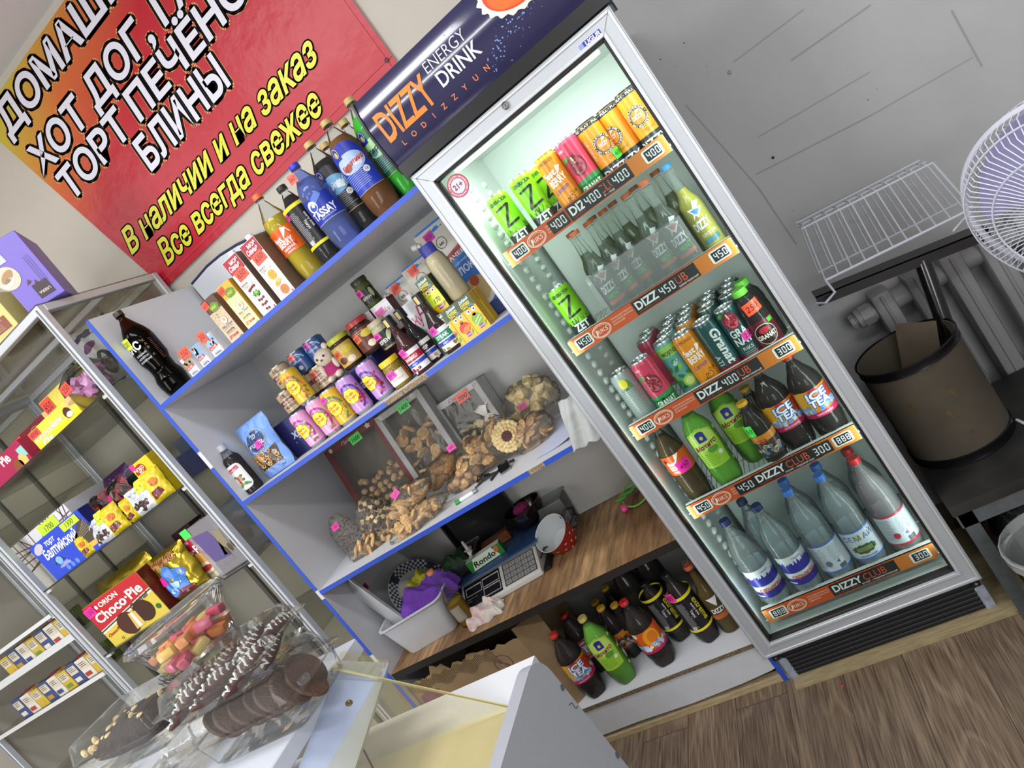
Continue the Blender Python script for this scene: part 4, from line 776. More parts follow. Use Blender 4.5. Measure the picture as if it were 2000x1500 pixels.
for k, (x, kind) in enumerate(zip(sxs, ('burger', 'pepper', 'lime'))):
    carton('soup_box', ('yellow and green soup box with a burger picture, front row left', 'yellow and green soup box with a red pepper picture, front row middle', 'yellow and green soup box with a green lime picture, front row right')[k], sxs[0] + (k) * .049, .11, Z2, SW, SD, SH, '#d8a91e', soup(kind), side='#b8921e', group='yellow soup boxes')
    carton('soup_box', ('yellow soup box in the second row behind the burger box', 'yellow soup box in the second row behind the pepper box', 'yellow soup box in the second row behind the lime box')[k], sxs[0] + (k) * .049, .16, Z2, SW, SD, SH, '#d8a91e', soup(kind), side='#b8921e', group='yellow soup boxes')
carton('soup_box', 'yellow soup box with big yellow-green 170 tag standing on the others', sxs[0] + .012, .15, Z2 + SH + .0005, SW, SD, SH, '#d8a91e', soup('burger', True), side='#3a4a34', group='yellow soup boxes')
# syrup bottle and pretzel bag at the left end
def l_syr(g, H, R):
    g.rect(-.03, .022, .06, .1, '#e6e8ea', 0, .018); g.rect(-.02, .096, .04, .014, '#b8283a', 1, rot=.1); g.t('ГРАНАТ', 0, .099, .007, '#f0dcdc', 2, .02, w=.034, rot=.1)
    for k in range(14): g.disc(random.gauss(0, .008), .062 + random.gauss(0, .01), .006, .005, random.choice(('#b83a2a', '#8a2418', '#5a8a3a', '#3f7a3a', '#d8704a')), 2, 9)
    g.disc(-.012, .042, .012, .005, '#4f9a3f', 2, rot=.7); g.disc(.012, .04, .012, .005, '#4f9a3f', 2, rot=-.7)
x, H = place((429, 866), (496, 955), .12, Z2)
bottle('syrup_bottle', 'dark fruit syrup bottle with silver cap and white rounded label', x, .12, Z2, .2, .033, '#1c0a0c', '#b9bcc0', .76, glassp(.2, .033, .012, .66), l_syr, .25, fac=.97, pet=False, caph=.022)
def bagfn(w, h, d):
    def fn(u, v):
        e = 4 * u * (1 - u); t_ = 1 - abs(v * 2 - .85) ** 2.2 * .8 if v < .85 else .35 * (1 - v) / .15; return Vector(((u - .5) * w * (1 + .05 * math.sin(v * 9)), -d * max(0, e) ** .6 * max(.02, t_) + .002 * math.sin(u * 30 + v * 17), v * h))
    return fn
p = at(512, 886, .15); t = thing('pretzel_bag', 'light blue bag of pretzels with clear window and pink 400 tag', 'snack bag', (p.x, .175, Z2 + .001), -.12, rx=-.1)
w_, h_ = .165, .21; fn = bagfn(w_, h_, .035); PBL = mat('#6f97dc', .35); b = MB(); b.grid(fn, 20, 24, PBL); b.grid(lambda u, v: Vector((fn(u, v).x, -fn(u, v).y * .7, fn(u, v).z)), 20, 24, PBL); b.build('bag_film', t, recalc=True)
g = Gfx(.35); g.rect(-w_ / 2, .155, w_, .05, '#7ea6e6', 0); g.disc(.004, .135, .052, .042, '#c8d4ea', 1, 40); g.disc(.004, .135, .05, .04, '#27406e', 2, 40); g.ring(.004, .135, .047, .037, .001, '#c8d4ea', 3, 36); g.t('KRUTZEL', .004, .117, .0125, '#e6ebf4', 3, .03, 0, w=.078); g.ring(.002, .152, .008, .008, .0025, '#e6e4da', 3, 16); g.ring(.011, .152, .008, .008, .0025, '#e6e4da', 3, 16)
g.poly([(-.06, .03), (.062, .03), (.07, .095), (.03, .083), (-.03, .083), (-.066, .095)], '#4a3420', 1)
for k in range(9):
    for j in range(18): g.rect(-.08 + j * .009 + (k % 2) * .0045, .002 + k * .0033, .0042, .0028, '#9dbcf0' if k < 8 else '#dfe8f8', 1)
for k in range(34):
    u, v = random.uniform(-.06, .062), random.uniform(.034, .088); r_ = .0095; g.ring(u, v, r_, r_ * .8, .003, random.choice(('#c89a5c', '#b8864a', '#d8ae72')), 2 + k % 4, 14); g.line([(u - r_ * .7, v - r_ * .4), (u + r_ * .3, v + r_ * .6)], .0028, '#c0904f', 2 + k % 4)
g.t('350г', .05, .012, .006, '#2a3a6a', 3, .01); g.tagp(.002, .105, .034, .026, '400', '#f83ab0', 7, .1)
o = g.grid(w_, h_, -w_ / 2).build('front_print', t)
for v in o.data.vertices: q = fn(max(0, min(1, v.co.x / w_ + .5)), max(0, min(1, v.co.z / h_))); v.co.y += q.y - .001
# ================================================================ third shelf: biscuits
BIS = {k: noise_mat('biscuit_' + k, a, b, 90, .85, (1, 1, 1), .35, 4) for k, a, b in (('gold', '#b88a52', '#e6c48e'), ('pale', '#c6a86e', '#e8d2a0'), ('brown', '#8a6034', '#ba8c56'), ('tan', '#a88058', '#d6b082'), ('choc', '#3c241c', '#5a3a2c'), ('cream', '#d2bc84', '#eee0b2'), ('nut', '#4c3630', '#7c625a'))}
def proto(fn, key):
    b = MB(); fn(b, BIS[key]); o = b.build('biscuit'); me = o.data; bpy.data.objects.remove(o); return me
def p_shell(b, m): b.lathe([(.003, 0), (.017, .002), (.019, .006), (.014, .012), (.004, .015)], m, 28, fn=lambda p, a, k: Vector((p.x * (1 + .09 * math.cos(9 * a)) * 1.15, p.y * (1 + .09 * math.cos(9 * a)) * .9, p.z)))
def p_disc(b, m): b.lathe([(.004, 0), (.02, .001), (.022, .005), (.02, .0095), (.004, .011)], m, 22, fn=lambda p, a, k: Vector((p.x, p.y, p.z + .001 * math.sin(5 * a))))
def p_ring(b, m): b.lathe([(.007, .002), (.012, 0), (.021, .002), (.022, .007), (.014, .011), (.007, .009)], m, 22, fn=lambda p, a, k: p * 1 if k in (0, 5) else Vector((p.x * (1 + .05 * math.cos(12 * a)), p.y * (1 + .05 * math.cos(12 * a)), p.z)), cap0=False, cap1=False)
def p_ball(b, m): b.blob((0, 0, 0), (.0125, .0125, .0125), m, 14, 10, lambda q: q * (1 + .05 * math.sin(7 * q.x + 5 * q.z)))
def p_oval(b, m): b.blob((0, 0, 0), (.03, .015, .0085), m, 16, 8, lambda q: Vector((q.x, q.y * (1 + .15 * math.cos(14 * q.x)), q.z)))
def p_bean(b, m): b.blob((0, 0, 0), (.0075, .005, .005), m, 10, 7, lambda q: Vector((q.x, q.y + .35 * q.x * q.x, q.z)))
def p_mad(b, m): b.blob((0, 0, 0), (.042, .02, .014), m, 26, 10, lambda q: Vector((q.x, q.y * (1 + .05 * math.cos(10 * q.x)), q.z * (1 + .25 * abs(math.cos(9 * q.y))))))
def p_cone(b, m): b.lathe([(.004, 0), (.012, .006), (.017, .02), (.016, .03), (.01, .026)], m, 16, fn=lambda p, a, k: Vector((p.x * (1 + .15 * math.sin(3 * a)), p.y * (1 + .2 * math.cos(2 * a)), p.z + .004 * math.sin(2 * a))))
def p_cube(b, m):
    for i in range(2):
        for j in range(2):
            b.box(-.013 + i * .013, -.013 + j * .013, 0, i * .013, j * .013, .011, BIS['cream'] if (i + j) % 2 else BIS['choc'], .001, 1)
PR = {'shell': proto(p_shell, 'gold'), 'disc': proto(p_disc, 'pale'), 'ring': proto(p_ring, 'gold'), 'ball': proto(p_ball, 'tan'), 'oval': proto(p_oval, 'gold'), 'bean': proto(p_bean, 'nut'), 'mad': proto(p_mad, 'brown'), 'cone': proto(p_cone, 'cream'), 'cube': proto(p_cube, 'cream'), 'shellp': proto(p_shell, 'cream'), 'discb': proto(p_disc, 'tan')}
def biscuit(kind, loc, label, group, s=1.0, rot=None, cat='biscuit', name='biscuit'):
    o = bpy.data.objects.new(name, PR[kind]); S.collection.objects.link(o); o.location = loc; o.scale = (s,) * 3
    o.rotation_euler = rot or [random.uniform(-1.1, 1.1), random.uniform(-1.1, 1.1), random.uniform(0, 6.3)]; return tag(o, label, cat, group)
def bag(lb, c, rad, kind, n, blab, tg=None, rz=0, ry=0, s=1.0, tagpos=(0, .5), top=0.0, flat=.0, tc='#f83ab0', film=None, knot=False):
    """clear bag standing on z = c[2] with biscuits packed inside"""
    t = thing('biscuit_bag', lb, 'bag', (c[0], c[1], c[2]), rz, None, ry=ry); ph = random.uniform(0, 6)
    def fn(q):
        r_ = 1 + .05 * math.sin(9 * q.x + ph) * math.cos(7 * q.z) + .04 * math.sin(15 * q.z + 11 * q.y + ph); q = q * r_
        if q.z < -.55: q.z = -.55 - (q.z + .55) * .1
        if top and q.z > .5: q.x *= 1 - top * (q.z - .5) * 1.5; q.y *= 1 - top * (q.z - .5) * 1.7; q.z += top * .5 * (q.z - .5)
        return Vector((q.x, q.y, q.z + .56))
    b = MB(); b.blob((0, 0, 0), rad, film or FILM, 30, 20, fn); b.build('bag_film', t)
    if knot: b = MB(); b.lathe([(.02, -.012), (.006, .0), (.02, .02), (.03, .034)], clear('knot', '#f4f2ee', .55, 1, .2), 18, Matrix.Translation((0, 0, rad[2] * (1.56 + top * .2))), False, False, fn=lambda p, a, k: Vector((p.x * (1 + .2 * math.sin(5 * a)), p.y * (.6 + .15 * math.cos(3 * a)), p.z + .004 * math.sin(4 * a)))); b.build('bag_knot', t)
    if tg: g = Gfx(); g.tagp(0, 0, .034, .022, tg, tc, 0, .1); g.build('price_tag', t, M=Matrix.Translation((tagpos[0], -rad[1] * .98, tagpos[1])) @ Matrix.Rotation(-.3, 4, 'X'))
    Rm = Matrix.Translation(Vector(c)) @ Matrix.Rotation(rz, 4, 'Z') @ Matrix.Rotation(ry, 4, 'Y'); pts = []; tries = 0
    while len(pts) < n and tries < 4000:
        tries += 1; q = Vector((random.uniform(-1, 1), random.uniform(-1, .7), random.uniform(-.52, .95)))
        if q.length > .96: continue
        q = Vector((q.x * rad[0] * .86, q.y * rad[1] * .84, (q.z + .56) * rad[2] * .9 + .004))
        if all((q - o_).length > .021 * s * (1.0 if tries < 2500 else .7) for o_ in pts): pts.append(q)
    for q in pts: biscuit(kind, Rm @ q, blab, blab, s, name='glazed_nut' if kind == 'bean' else 'biscuit', cat='nut' if kind == 'bean' else 'biscuit')
    return t
def winbox(lb, x0, x1, y, h, d, col, lean, kind, n, blab, s, fill, tg, tc, title=None, rz=0, bk='#3a342c'):
    t = thing('biscuit_box', lb, 'box', ((x0 + x1) / 2, y, Z3), rz, rx=-lean); w = x1 - x0; m = mat(col, .5, var=.12, bscale=30); b = MB()
    b.box(-w / 2, d - .002, 0, w / 2, d, h, mat(bk, .6)); b.box(-w / 2, 0, 0, -w / 2 + .002, d, h, m); b.box(w / 2 - .002, 0, 0, w / 2, d, h, m); b.box(-w / 2, 0, 0, w / 2, d, .002, m); b.box(-w / 2, 0, h - .002, w / 2, d, h, m); b.build('box_body', t)
    f = .025; b = MB(); mitre(b, m, -w / 2, w / 2, 0, h, f, -.0012, .0012); b.build('front_frame', t)
    b = MB(); b.box(-w / 2 + f, -.0004, f, w / 2 - f, .0002, h - f, PANE); b.build('window_film', t)
    g = Gfx()
    if title: g.t(title, w * .5, h - f * .8, .011, '#c9c0b8' if col != '#bcbcba' else '#a84a44', 2, .0, .3, w=w * .35)
    g.disc(w * .12, h - f * .5, .009, .009, '#c8bcb4', 1); g.disc(w * .84, h - f * .4, .012, .009, '#c8bcb4', 1, 20, lambda a: 1 + .2 * math.sin(5 * a)); g.rect(w * .48, h - f * 1.75, .058, .034, tc, 4, rot=.05); g.t(tg, w * .48 + .029, h - f * 1.75 + .009, .015, '#15251a', 5, .02, .25, w=.044, rot=.05); g.build('front_print', t, M=Matrix.Translation((-w / 2, -.002, 0)))
    Rm = Matrix.Translation((t.location.x, y, Z3)) @ Matrix.Rotation(rz, 4, 'Z') @ Matrix.Rotation(-lean, 4, 'X'); pts = []; tries = 0
    while len(pts) < n and tries < 6000:
        tries += 1; q = Vector((random.uniform(-w / 2 + .018, w / 2 - .018), random.uniform(.016, d - .016), random.uniform(.014, fill(0) * h)))
        if q.z > h * fill(q.x / w + .5): continue
        if all((q - o_).length > .024 * s for o_ in pts): pts.append(q)
    for q in pts: biscuit(kind, Rm @ q, blab, blab, s)
    return t
winbox('dark red biscuit box with clear window and green 1500 tag leaning at the back left', -1.135, -.845, .385, .365, .07, '#6a2c28', .17, 'ball', 58, 'round nut shaped biscuit inside the dark red window box', 1.0, lambda u: .52 + .1 * u, '1500', '#4fd85a', 'Пряник')
winbox('silver edged biscuit box with clear window and green 1400 tag in the middle', -.845, -.615, .385, .36, .06, '#a8a8a6', .14, 'discb', 20, 'flat tan biscuit inside the silver edged window box', 1.2, lambda u: .85 - .35 * abs(u - .4), '1400', '#4fd85a', None)
winbox('white biscuit box with black window edge and orange 700 tag at the back right', -.63, -.42, .43, .265, .08, '#bcbcba', .12, 'shellp', 26, 'pale yellow shell biscuit inside the white window box', .95, lambda u: .5 + .35 * u, '700', '#f8563c', 'Сдоба')
bag('small clear bag of dark glazed nuts with pink 1300 tag at the left panel', (-1.115, .235, Z3), (.062, .035, .105), 'bean', 95, 'dark glazed nut inside the small clear bag', '1300', tagpos=(-.01, .12), s=.62)
bag('clear bag of chequered two colour biscuits in front of the dark red box', (-.945, .215, Z3 + .012), (.075, .05, .098), 'cube', 22, 'chequered cream and brown biscuit inside a clear bag', None, rz=.3, s=1.1)
bag('clear bag of round pale biscuits lying at the front left of the shelf', (-1.0, .175, Z3), (.105, .045, .028), 'ring', 12, 'round pale ring biscuit in the bag lying front left', None, rz=.25, s=1.05)
bag('long clear bag of golden biscuits with pink 525 tag, upper of the two', (-.79, .2, Z3 + .035), (.135, .05, .05), 'oval', 22, 'golden oval biscuit in the long bag with the 525 tag', '525', rz=.15, ry=-.3, tagpos=(.02, .075), s=.95)
bag('long clear bag of golden shell biscuits, under the bag with the 525 tag', (-.735, .125, Z3 + .002), (.135, .05, .036), 'shell', 22, 'golden shell biscuit in the bag under the 525 tag bag', None, rz=.2, ry=-.12, s=1.0)
bag('clear bag of long brown madeleine biscuits in front of the silver edged box', (-.655, .3, Z3 + .05), (.095, .05, .05), 'mad', 10, 'long brown ribbed madeleine inside a clear bag', None, rz=.2, ry=-.2, s=.95)
bag('small clear bag of walnut shaped biscuits beside the black cord', (-.575, .255, Z3), (.075, .045, .04), 'ball', 14, 'walnut shaped biscuit inside the small bag by the cord', None, rz=.2, s=1.25)
bag('clear bag of rippled tan biscuits left of the big flower biscuit', (-.5, .285, Z3 + .015), (.09, .06, .075), 'shell', 22, 'rippled tan biscuit in the bag left of the flower biscuit', '380', tagpos=(-.05, .12), s=1.1)
bag('clear knotted bag holding the big flower biscuit', (-.385, .29, Z3 + .02), (.07, .055, .085), 'shell', 10, 'rippled tan biscuit behind the big flower biscuit', None, top=.7, s=1.0, knot=True)
bag('clear bag of small round tan biscuits beside the white paper', (-.265, .27, Z3), (.085, .055, .06), 'discb', 20, 'small round tan biscuit in the bag beside the paper', None, rz=.2, ry=-.35, s=.85)
bag('clear bag of pale curled wafers with magenta tag in the back right corner', (-.285, .43, Z3 + .045), (.11, .06, .085), 'cone', 20, 'pale curled wafer in the bag with the magenta tag', '470', tagpos=(-.03, .05), tc='#d82a9a', s=1.2)
# big flower biscuit
b = MB(); TN = BIS['pale']
for rr, n, z, s_ in ((.046, 20, .004, .0105), (.034, 16, .008, .009), (.024, 12, .011, .0075)):
    for k in range(n): a = 2 * PI * k / n; b.blob((rr * math.cos(a), rr * math.sin(a), z), (s_, s_, .007), TN, 10, 7)
b.lathe([(.045, -.004), (.048, .002), (.02, .009)], TN, 24); b.lathe([(.024, .008), (.022, .0125), (.005, .014)], mat('#4a201c', .5, bump=.5, bscale=200), 24)
o = b.build('flower_biscuit'); tag(o, 'large round flower shaped biscuit with a dark red jam centre inside the knotted bag', 'biscuit'); p = at(991, 853, .245); o.location = (p.x, .25, p.z); o.rotation_euler = (PI / 2 - .35, 0, .3)
# watch, cord, lip balm, paper, cloth
t = thing('smart_watch', 'black square smart watch lying at the front of the biscuit shelf', 'watch', (-.385, .17, Z3 + .001), .25); b = MB(); b.box(-.021, -.019, .006, .021, .019, .017, mat('#9a9da2', .25, .9), .006, 3, Matrix.Rotation(.5, 4, 'X')); b.build('watch_case', t)
b = MB(); b.box(-.0195, -.0175, .0165, .0195, .0175, .0182, mat('#0c0e12', .08), .004, 2, Matrix.Rotation(.5, 4, 'X')); b.build('screen', t)
b = MB(); b.tube([(.02, .016, .012), (.03, .03, .006), (.01, .045, .004), (-.03, .04, .004), (-.05, .01, .004), (-.06, -.01, .003)], .004, mat('#222428', .4), 8); b.build('strap', t)
b = MB(); random.seed(3); pts = [(random.gauss(0, .02), random.gauss(0, .012), abs(random.gauss(0, .006)) + .003) for _ in range(46)] + [(-.03, -.02, .002), (-.045, -.03, .002)]; b.tube(pts, .0022, BLK, 5); o = b.build('beaded_necklace'); o.location = (-.475, .2, Z3); tag(o, 'tangled black beaded necklace on the shelf beside the smart watch', 'necklace')
t = thing('glue_tube', 'small white and green tube lying near the front edge of the biscuit shelf', 'tube', (-.535, .115, Z3 + .0075), .1); b = MB(); b.lathe([(.006, -.045), (.0072, -.043), (.0072, .03), (.006, .032), (.006, .045)], [mat('#d8dcda', .35)] * 4, 14, Matrix.Rotation(PI / 2, 4, 'Y')); b.build('tube_body', t); b = MB(); b.lathe([(.0074, -.043), (.0074, -.022)], mat('#2a8a4a', .35), 14, Matrix.Rotation(PI / 2, 4, 'Y'), False, False); b.build('green_band', t); b = MB(); b.lathe([(.0068, .03), (.0068, .046)], mat('#8a8f92', .3, .6), 14, Matrix.Rotation(PI / 2, 4, 'Y')); b.build('cap', t)
b = MB(); b.grid(lambda u, v: Vector((-.245 + u * .15 + v * .04, .1 + v * .24, Z3 + .0015 + .035 * max(0, u - .35) ** 2 + .03 * max(0, v - .7))), 10, 10, mat('#c8d0e6', .6)); tag(b.build('paper_sheet', recalc=False), 'white paper sheet lying on the right end of the biscuit shelf', 'paper')
def clo(u, v):
    x = -.062 + u * .07 - v * .03 * (1 - u); z = 1.11 - v * .135; return Vector((x, .03 - .02 * v + .008 * math.sin(u * 11 + v * 4) + .1 * max(0, .25 - v), z + .006 * math.sin(u * 14) * v))
b = MB(); b.grid(clo, 16, 18, mat('#b4b7b6', .85, bump=.3, bscale=60)); o = b.build('white_cloth', recalc=False); tag(o, 'white plastic cloth hanging from the shelf end against the fridge frame', 'cloth')
# ================================================================ worktop things
WP = mat('#c4c6c8', .4); WP2 = mat('#cdd0d6', .35)
def tub(name, lb, c, w, d, h, m, rim=.008, tl=.82, rz=0, rx=0, ry=0, r=.03, thick=.003):
    """open rounded box, base centre at c"""
    t = thing(name, lb, 'container', c, rz, rx=rx, ry=ry); b = MB()
    def ring(w_, d_, r_, z, n=5):
        o = []
        for cx, cy, a in ((1, 1, 0), (-1, 1, 90), (-1, -1, 180), (1, -1, 270)):
            for k in range(n): q = math.radians(a + 90 * k / (n - 1)); o.append((cx * (w_ / 2 - r_) + r_ * math.cos(q), cy * (d_ / 2 - r_) + r_ * math.sin(q), z))
        return o
    L = [ring(w * tl - .01, d * tl - .01, r * .8, 0), ring(w * tl, d * tl, r, .008), ring(w, d, r, h), ring(w + rim * 2, d + rim * 2, r + rim, h), ring(w + rim * 2, d + rim * 2, r + rim, h + .004), ring(w - thick, d - thick, r, h + .004), ring(w * tl - thick, d * tl - thick, r, .01), ring(w * tl - .02, d * tl - .02, r * .7, .006)]
    V = [[b.bm.verts.new(p) for p in rg] for rg in L]; i = b.mi(m); n = len(V[0])
    for A, B in zip(V, V[1:]):
        for k in range(n): b.bm.faces.new((A[k], A[(k + 1) % n], B[(k + 1) % n], B[k])).material_index = i
    b.bm.faces.new(V[0][::-1]); b.bm.faces.new(V[-1]); b.build('tub_body', t); return t
tub('plastic_tray', 'large white plastic tray standing on its edge against the left panel', (-1.175, .285, ZW + .135), .46, .25, .075, WP, .012, .9, ry=1.25)
t = thing('dinner_plate', 'white plate with a dark chequered rim leaning in the white tray', 'plate', (-1.075, .30, ZW + .125), ry=1.0, rx=.25)
b = MB(); b.lathe([(.004, .006), (.075, .004), (.088, .008), (.128, .022), (.13, .025), (.127, .025), (.088, .012), (.075, .008), (.004, .009)], mat('#c0c3c0', .2), 44); b.build('plate_body', t)
b = MB(); CH = (mat('#2a3246', .3), mat('#b9bec2', .3))
for k in range(72):
    for j in range(4):
        r_a, r_b = .092 + j * .0088, .092 + (j + 1) * .0088; za, zb = .0142 + (r_a - .088) * .33, .0142 + (r_b - .088) * .33; a, c = 2 * PI * k / 72, 2 * PI * (k + 1) / 72
        b.face([(r_a * math.cos(a), r_a * math.sin(a), za), (r_b * math.cos(a), r_b * math.sin(a), zb), (r_b * math.cos(c), r_b * math.sin(c), zb), (r_a * math.cos(c), r_a * math.sin(c), za)], CH[(k + j) % 2 if k % 18 > 2 else 0])
for k in range(14): a = random.uniform(0, 6.28); r_ = random.uniform(0, .022); x_, y_ = r_ * math.cos(a) + .02, r_ * math.sin(a) - .01; b.face([(x_, y_, .0098), (x_ + .008 * math.cos(a), y_ + .008 * math.sin(a), .0098), (x_ + .003 * math.cos(a + 1.5), y_ + .003 * math.sin(a + 1.5), .0098)], mat('#3a5a66', .3))
b.build('rim_pattern', t, recalc=False, smooth=0)
tb = tub('plastic_basin', 'white rectangular plastic basin with cleaning rags at the worktop front', (-1.045, .215, ZW + .001), .275, .22, .14, WP2, .009, .82, rz=.15)
def towel(lb, name, c, w, d, h, m, rz, seed, fold=1):
    random.seed(seed); ph = [random.uniform(0, 6) for _ in range(6)]
    def fn(u, v):
        x, y = (u - .5) * w, (v - .5) * d; e = max(0, 1 - (2 * u - 1) ** 4) * max(0, 1 - (2 * v - 1) ** 4)
        z = h * e ** .6 * (.75 + .25 * math.sin(u * 9 * fold + ph[0]) * math.cos(v * 7 + ph[1])) + .006 * math.sin(u * 24 + ph[2] + v * 9) + .004 * math.sin(v * 31 + ph[3]); return Vector((x + .008 * math.sin(v * 12 + ph[4]), y + .008 * math.sin(u * 13 + ph[5]), max(.0, z)))
    b = MB(); b.grid(fn, 34, 26, m); b.grid(lambda u, v: fn(u, v) * 1 - Vector((0, 0, min(fn(u, v).z, .005))), 34, 26, m); o = b.build(name, smooth=80); o.location = c; o.rotation_euler.z = rz; return tag(o, lb, 'cloth')
towel('purple terry cleaning rag lying across the white basin', 'cleaning_rag', (-1.0, .225, ZW + .1), .25, .13, .1, mat('#8a4fd0', .95, bump=1, bscale=260, var=.2), .35, 4)
towel('yellow terry cleaning rag behind the purple rag', 'cleaning_rag', (-1.045, .3, ZW + .12), .13, .1, .085, mat('#cbc62e', .95, bump=1, bscale=260, var=.2), .5, 9)
towel('small dark green rag tucked behind the purple rag', 'cleaning_rag', (-.9, .34, ZW + .13), .09, .07, .06, mat('#2a4a2c', .95, bump=1, bscale=200), .2, 12)
towel('crumpled pink and white tea towel at the worktop front beside the scale', 'tea_towel', (-.775, .135, ZW + .001), .135, .09, .05, noise_mat('towel', '#c8a0a4', '#d0cfc4', 22, .95, (1, 1, 1), .6, 3), .25, 21, 1.6)
bottle('oil_bottle', 'small glass bottle half full of yellow oil with white label beside the basin', -.862, .15, ZW + .001, .24, .033, '#a8842c', '#d8875a', .4, glassp(.235, .033, .011, .45), lambda g, H, R: (g.rect(-.03, .03, .045, .058, '#8a8478', 0), blocktext(g, -.027, .082, .038, 9, .0055, '#c8c2b4', 1)), .3, None, GLASS, .6, pet=False, caph=.014, capr=.0135)
# scale
SX_, SYc, SRZ = -.735, .365, .12
t = thing('kitchen_scale', 'white electronic shop scale with black display panel and grey keypad on the worktop', 'scale', (SX_, SYc, ZW), SRZ)
b = MB(); b.prism([(-.165, .0), (-.165, .02), (-.075, .078), (.15, .078), (.15, 0)], -.17, .17, mat('#c3c2bc', .4), 'x', bev=.004); b.build('scale_body', t)
b = MB(); b.box(-.185, -.085, .084, .185, .165, .093, mat('#3a5a8a', .25, .6), .004); b.box(-.19, -.09, .083, .19, .17, .086, mat('#9aa8b8', .25, .7), .002); b.build('weighing_plate', t)
sl = math.atan2(.058, .09); Tm = Matrix.Translation((0, -.165, .0205)) @ Matrix.Rotation(sl - PI / 2, 4, 'X')
g = Gfx(.25); g.rect(-.158, .008, .165, .092, '#17171a', 0, .003)
for x_, y_, w_ in ((-.15, .052, .072), (-.074, .056, .076), (-.074, .018, .076)): g.rect(x_, y_, w_, .034, '#a9abb0', 1); g.rect(x_ + .003, y_ + .003, w_ - .006, .026, '#1c1518', 2); g.t('ВЕС кг', x_ + w_ / 2, y_ + .0302, .0026, '#222', 3)
for k in range(2): g.t(('ВЕСЫ ЭЛ. 15 кг', 'd=2/5 г')[k], -.148, .038 - k * .009, .0045, '#b8b8b8', 2, 0, al='l')
g.rect(.02, .012, .14, .088, '#4a4a4c', 0, .002)
for i in range(5):
    for j in range(4): g.rect(.025 + i * .0265, .016 + j * .0205, .024, .0175, '#8f8f8c', 1, .002); g.t('0123456789C+MT%PRZ#='[i + j * 5], .037 + i * .0265, .021 + j * .0205, .008, '#2a2a2a', 2)
g.build('control_panel', t, M=Tm)
b = MB(); b.box(.172, -.15, .0, .2, .06, .012, BLK, .003); b.tube([(.165, -.1, .03), (.19, -.12, .05), (.2, -.09, .055), (.195, -.04, .03), (.185, 0, .012)], .003, BLK, 6); b.build('power_cable', t)
b = MB(); 
for x_ in (-.15, .15): b.lathe([(.012, 0), (.012, .004)], BLK, 12, Matrix.Translation((x_, -.14, -.0005)))
b.build('foot', t)
PZ = ZW + .0935
def onsc(u, v): a = SRZ; return (SX_ + u * math.cos(a) - v * math.sin(a), SYc + u * math.sin(a) + v * math.cos(a))
x_, y_ = onsc(-.12, .02); tub('clear_tub', 'clear plastic food tub on the left of the scale plate', (x_, y_, PZ), .11, .15, .06, CLEAR, .006, .85, rz=SRZ, r=.015)
x_, y_ = onsc(-.03, -.045); carton('sweets_pack', 'green and white mint pack lying on the scale plate', x_, y_, PZ + .001, .15, .035, .045, '#2a6a2c', lambda g, w, h: (g.rect(0, 0, w, h, '#2f7a30', 0), g.poly([(.012, .002), (.13, .002), (.115, h), (.03, h)], '#d8dfd0', 1), g.t('Rondo', w * .47, h * .26, .021, '#14301a', 2, .03, .15, w=.095), g.disc(.128, .03, .009, .013, '#c86a3a', 2, rot=-.4)), side='#2a6a2c', top='#cfd4cc', rz=.28, cat='pack')
x_, y_ = onsc(-.085, -.005); t = thing('nasal_spray', 'small white nasal spray bottle standing between the tub and the green pack', 'bottle', (x_, y_, PZ + .005), .2); b = MB(); b.lathe([(.014, 0), (.015, .003), (.015, .042), (.011, .048)], mat('#c9b690', .4), 18); b.build('bottle_body', t); b = MB(); b.lathe([(.011, .046), (.012, .062), (.008, .064), (.0065, .082), (.0045, .105), (.003, .107)], mat('#d6d2c6', .4), 16); b.lathe([(.017, .068), (.017, .07)], mat('#d6d2c6', .4), 16); b.build('nozzle', t); g = Gfx(); g.rect(-.014, .006, .028, .026, '#b8702c', 0); g.t('СПРЕЙ', 0, .014, .006, '#f2e8d8', 1, .02); g.build('label', t, r=.0152)
x_, y_ = onsc(.0, .045); t = carton('wafer_pack', 'brown wrapped snack pack behind the green mint pack', x_, y_, PZ + .001, .12, .04, .038, '#7a4220', lambda g, w, h: (g.rect(.01, .008, .03, .02, '#c8c0b0', 1), blocktext(g, .05, .026, .05, 4, .006, '#c8a05a')), rz=.3, cat='pack')
x_, y_ = onsc(.09, .06); bl = thing('dark_bowl', 'black glazed bowl with pink scourer inside standing at the back of the scale', 'bowl', (-.595, .475, ZW + .085), 0); b = MB(); b.lathe([(.03, 0), (.06, .02), (.078, .06), (.08, .085), (.077, .085), (.074, .06), (.056, .024), (.004, .008)], mat('#1c1718', .15), 30); b.build('bowl_body', bl)
b = MB(); b.blob((-.595, .46, ZW + .165), (.035, .03, .022), mat('#8a1a5a', .7, bump=1, bscale=90), 16, 10, lambda q: q * (1 + .12 * math.sin(9 * q.x) * math.sin(8 * q.y))); tag(b.build('pink_scourer'), 'pink scourer ball lying inside the black bowl', 'scourer')
tub('black_tray', 'large black plastic tray standing upright behind the scale', (-.80, .535, ZW + .17), .32, .27, .03, mat('#17171a', .4), .006, .95, rx=PI / 2 - .0, r=.03)
t = thing('enamel_mug', 'red enamel mug with white dots and white inside on the worktop', 'mug', (-.47, .36, ZW + .012), .3, rx=.5, ry=-.28); RED = mat('#a81a1c', .18, 0, .5)
b = MB(); b.lathe([(.038, 0), (.052, .008), (.066, .05), (.07, .088), (.0715, .091)], RED, 34, cap1=False); b.lathe([(.0715, .091), (.068, .09), (.063, .05), (.05, .012), (.003, .006)], mat('#c8cccc', .15, 0, .5), 34, cap0=False); b.build('mug_body', t)
g = Gfx(.25)
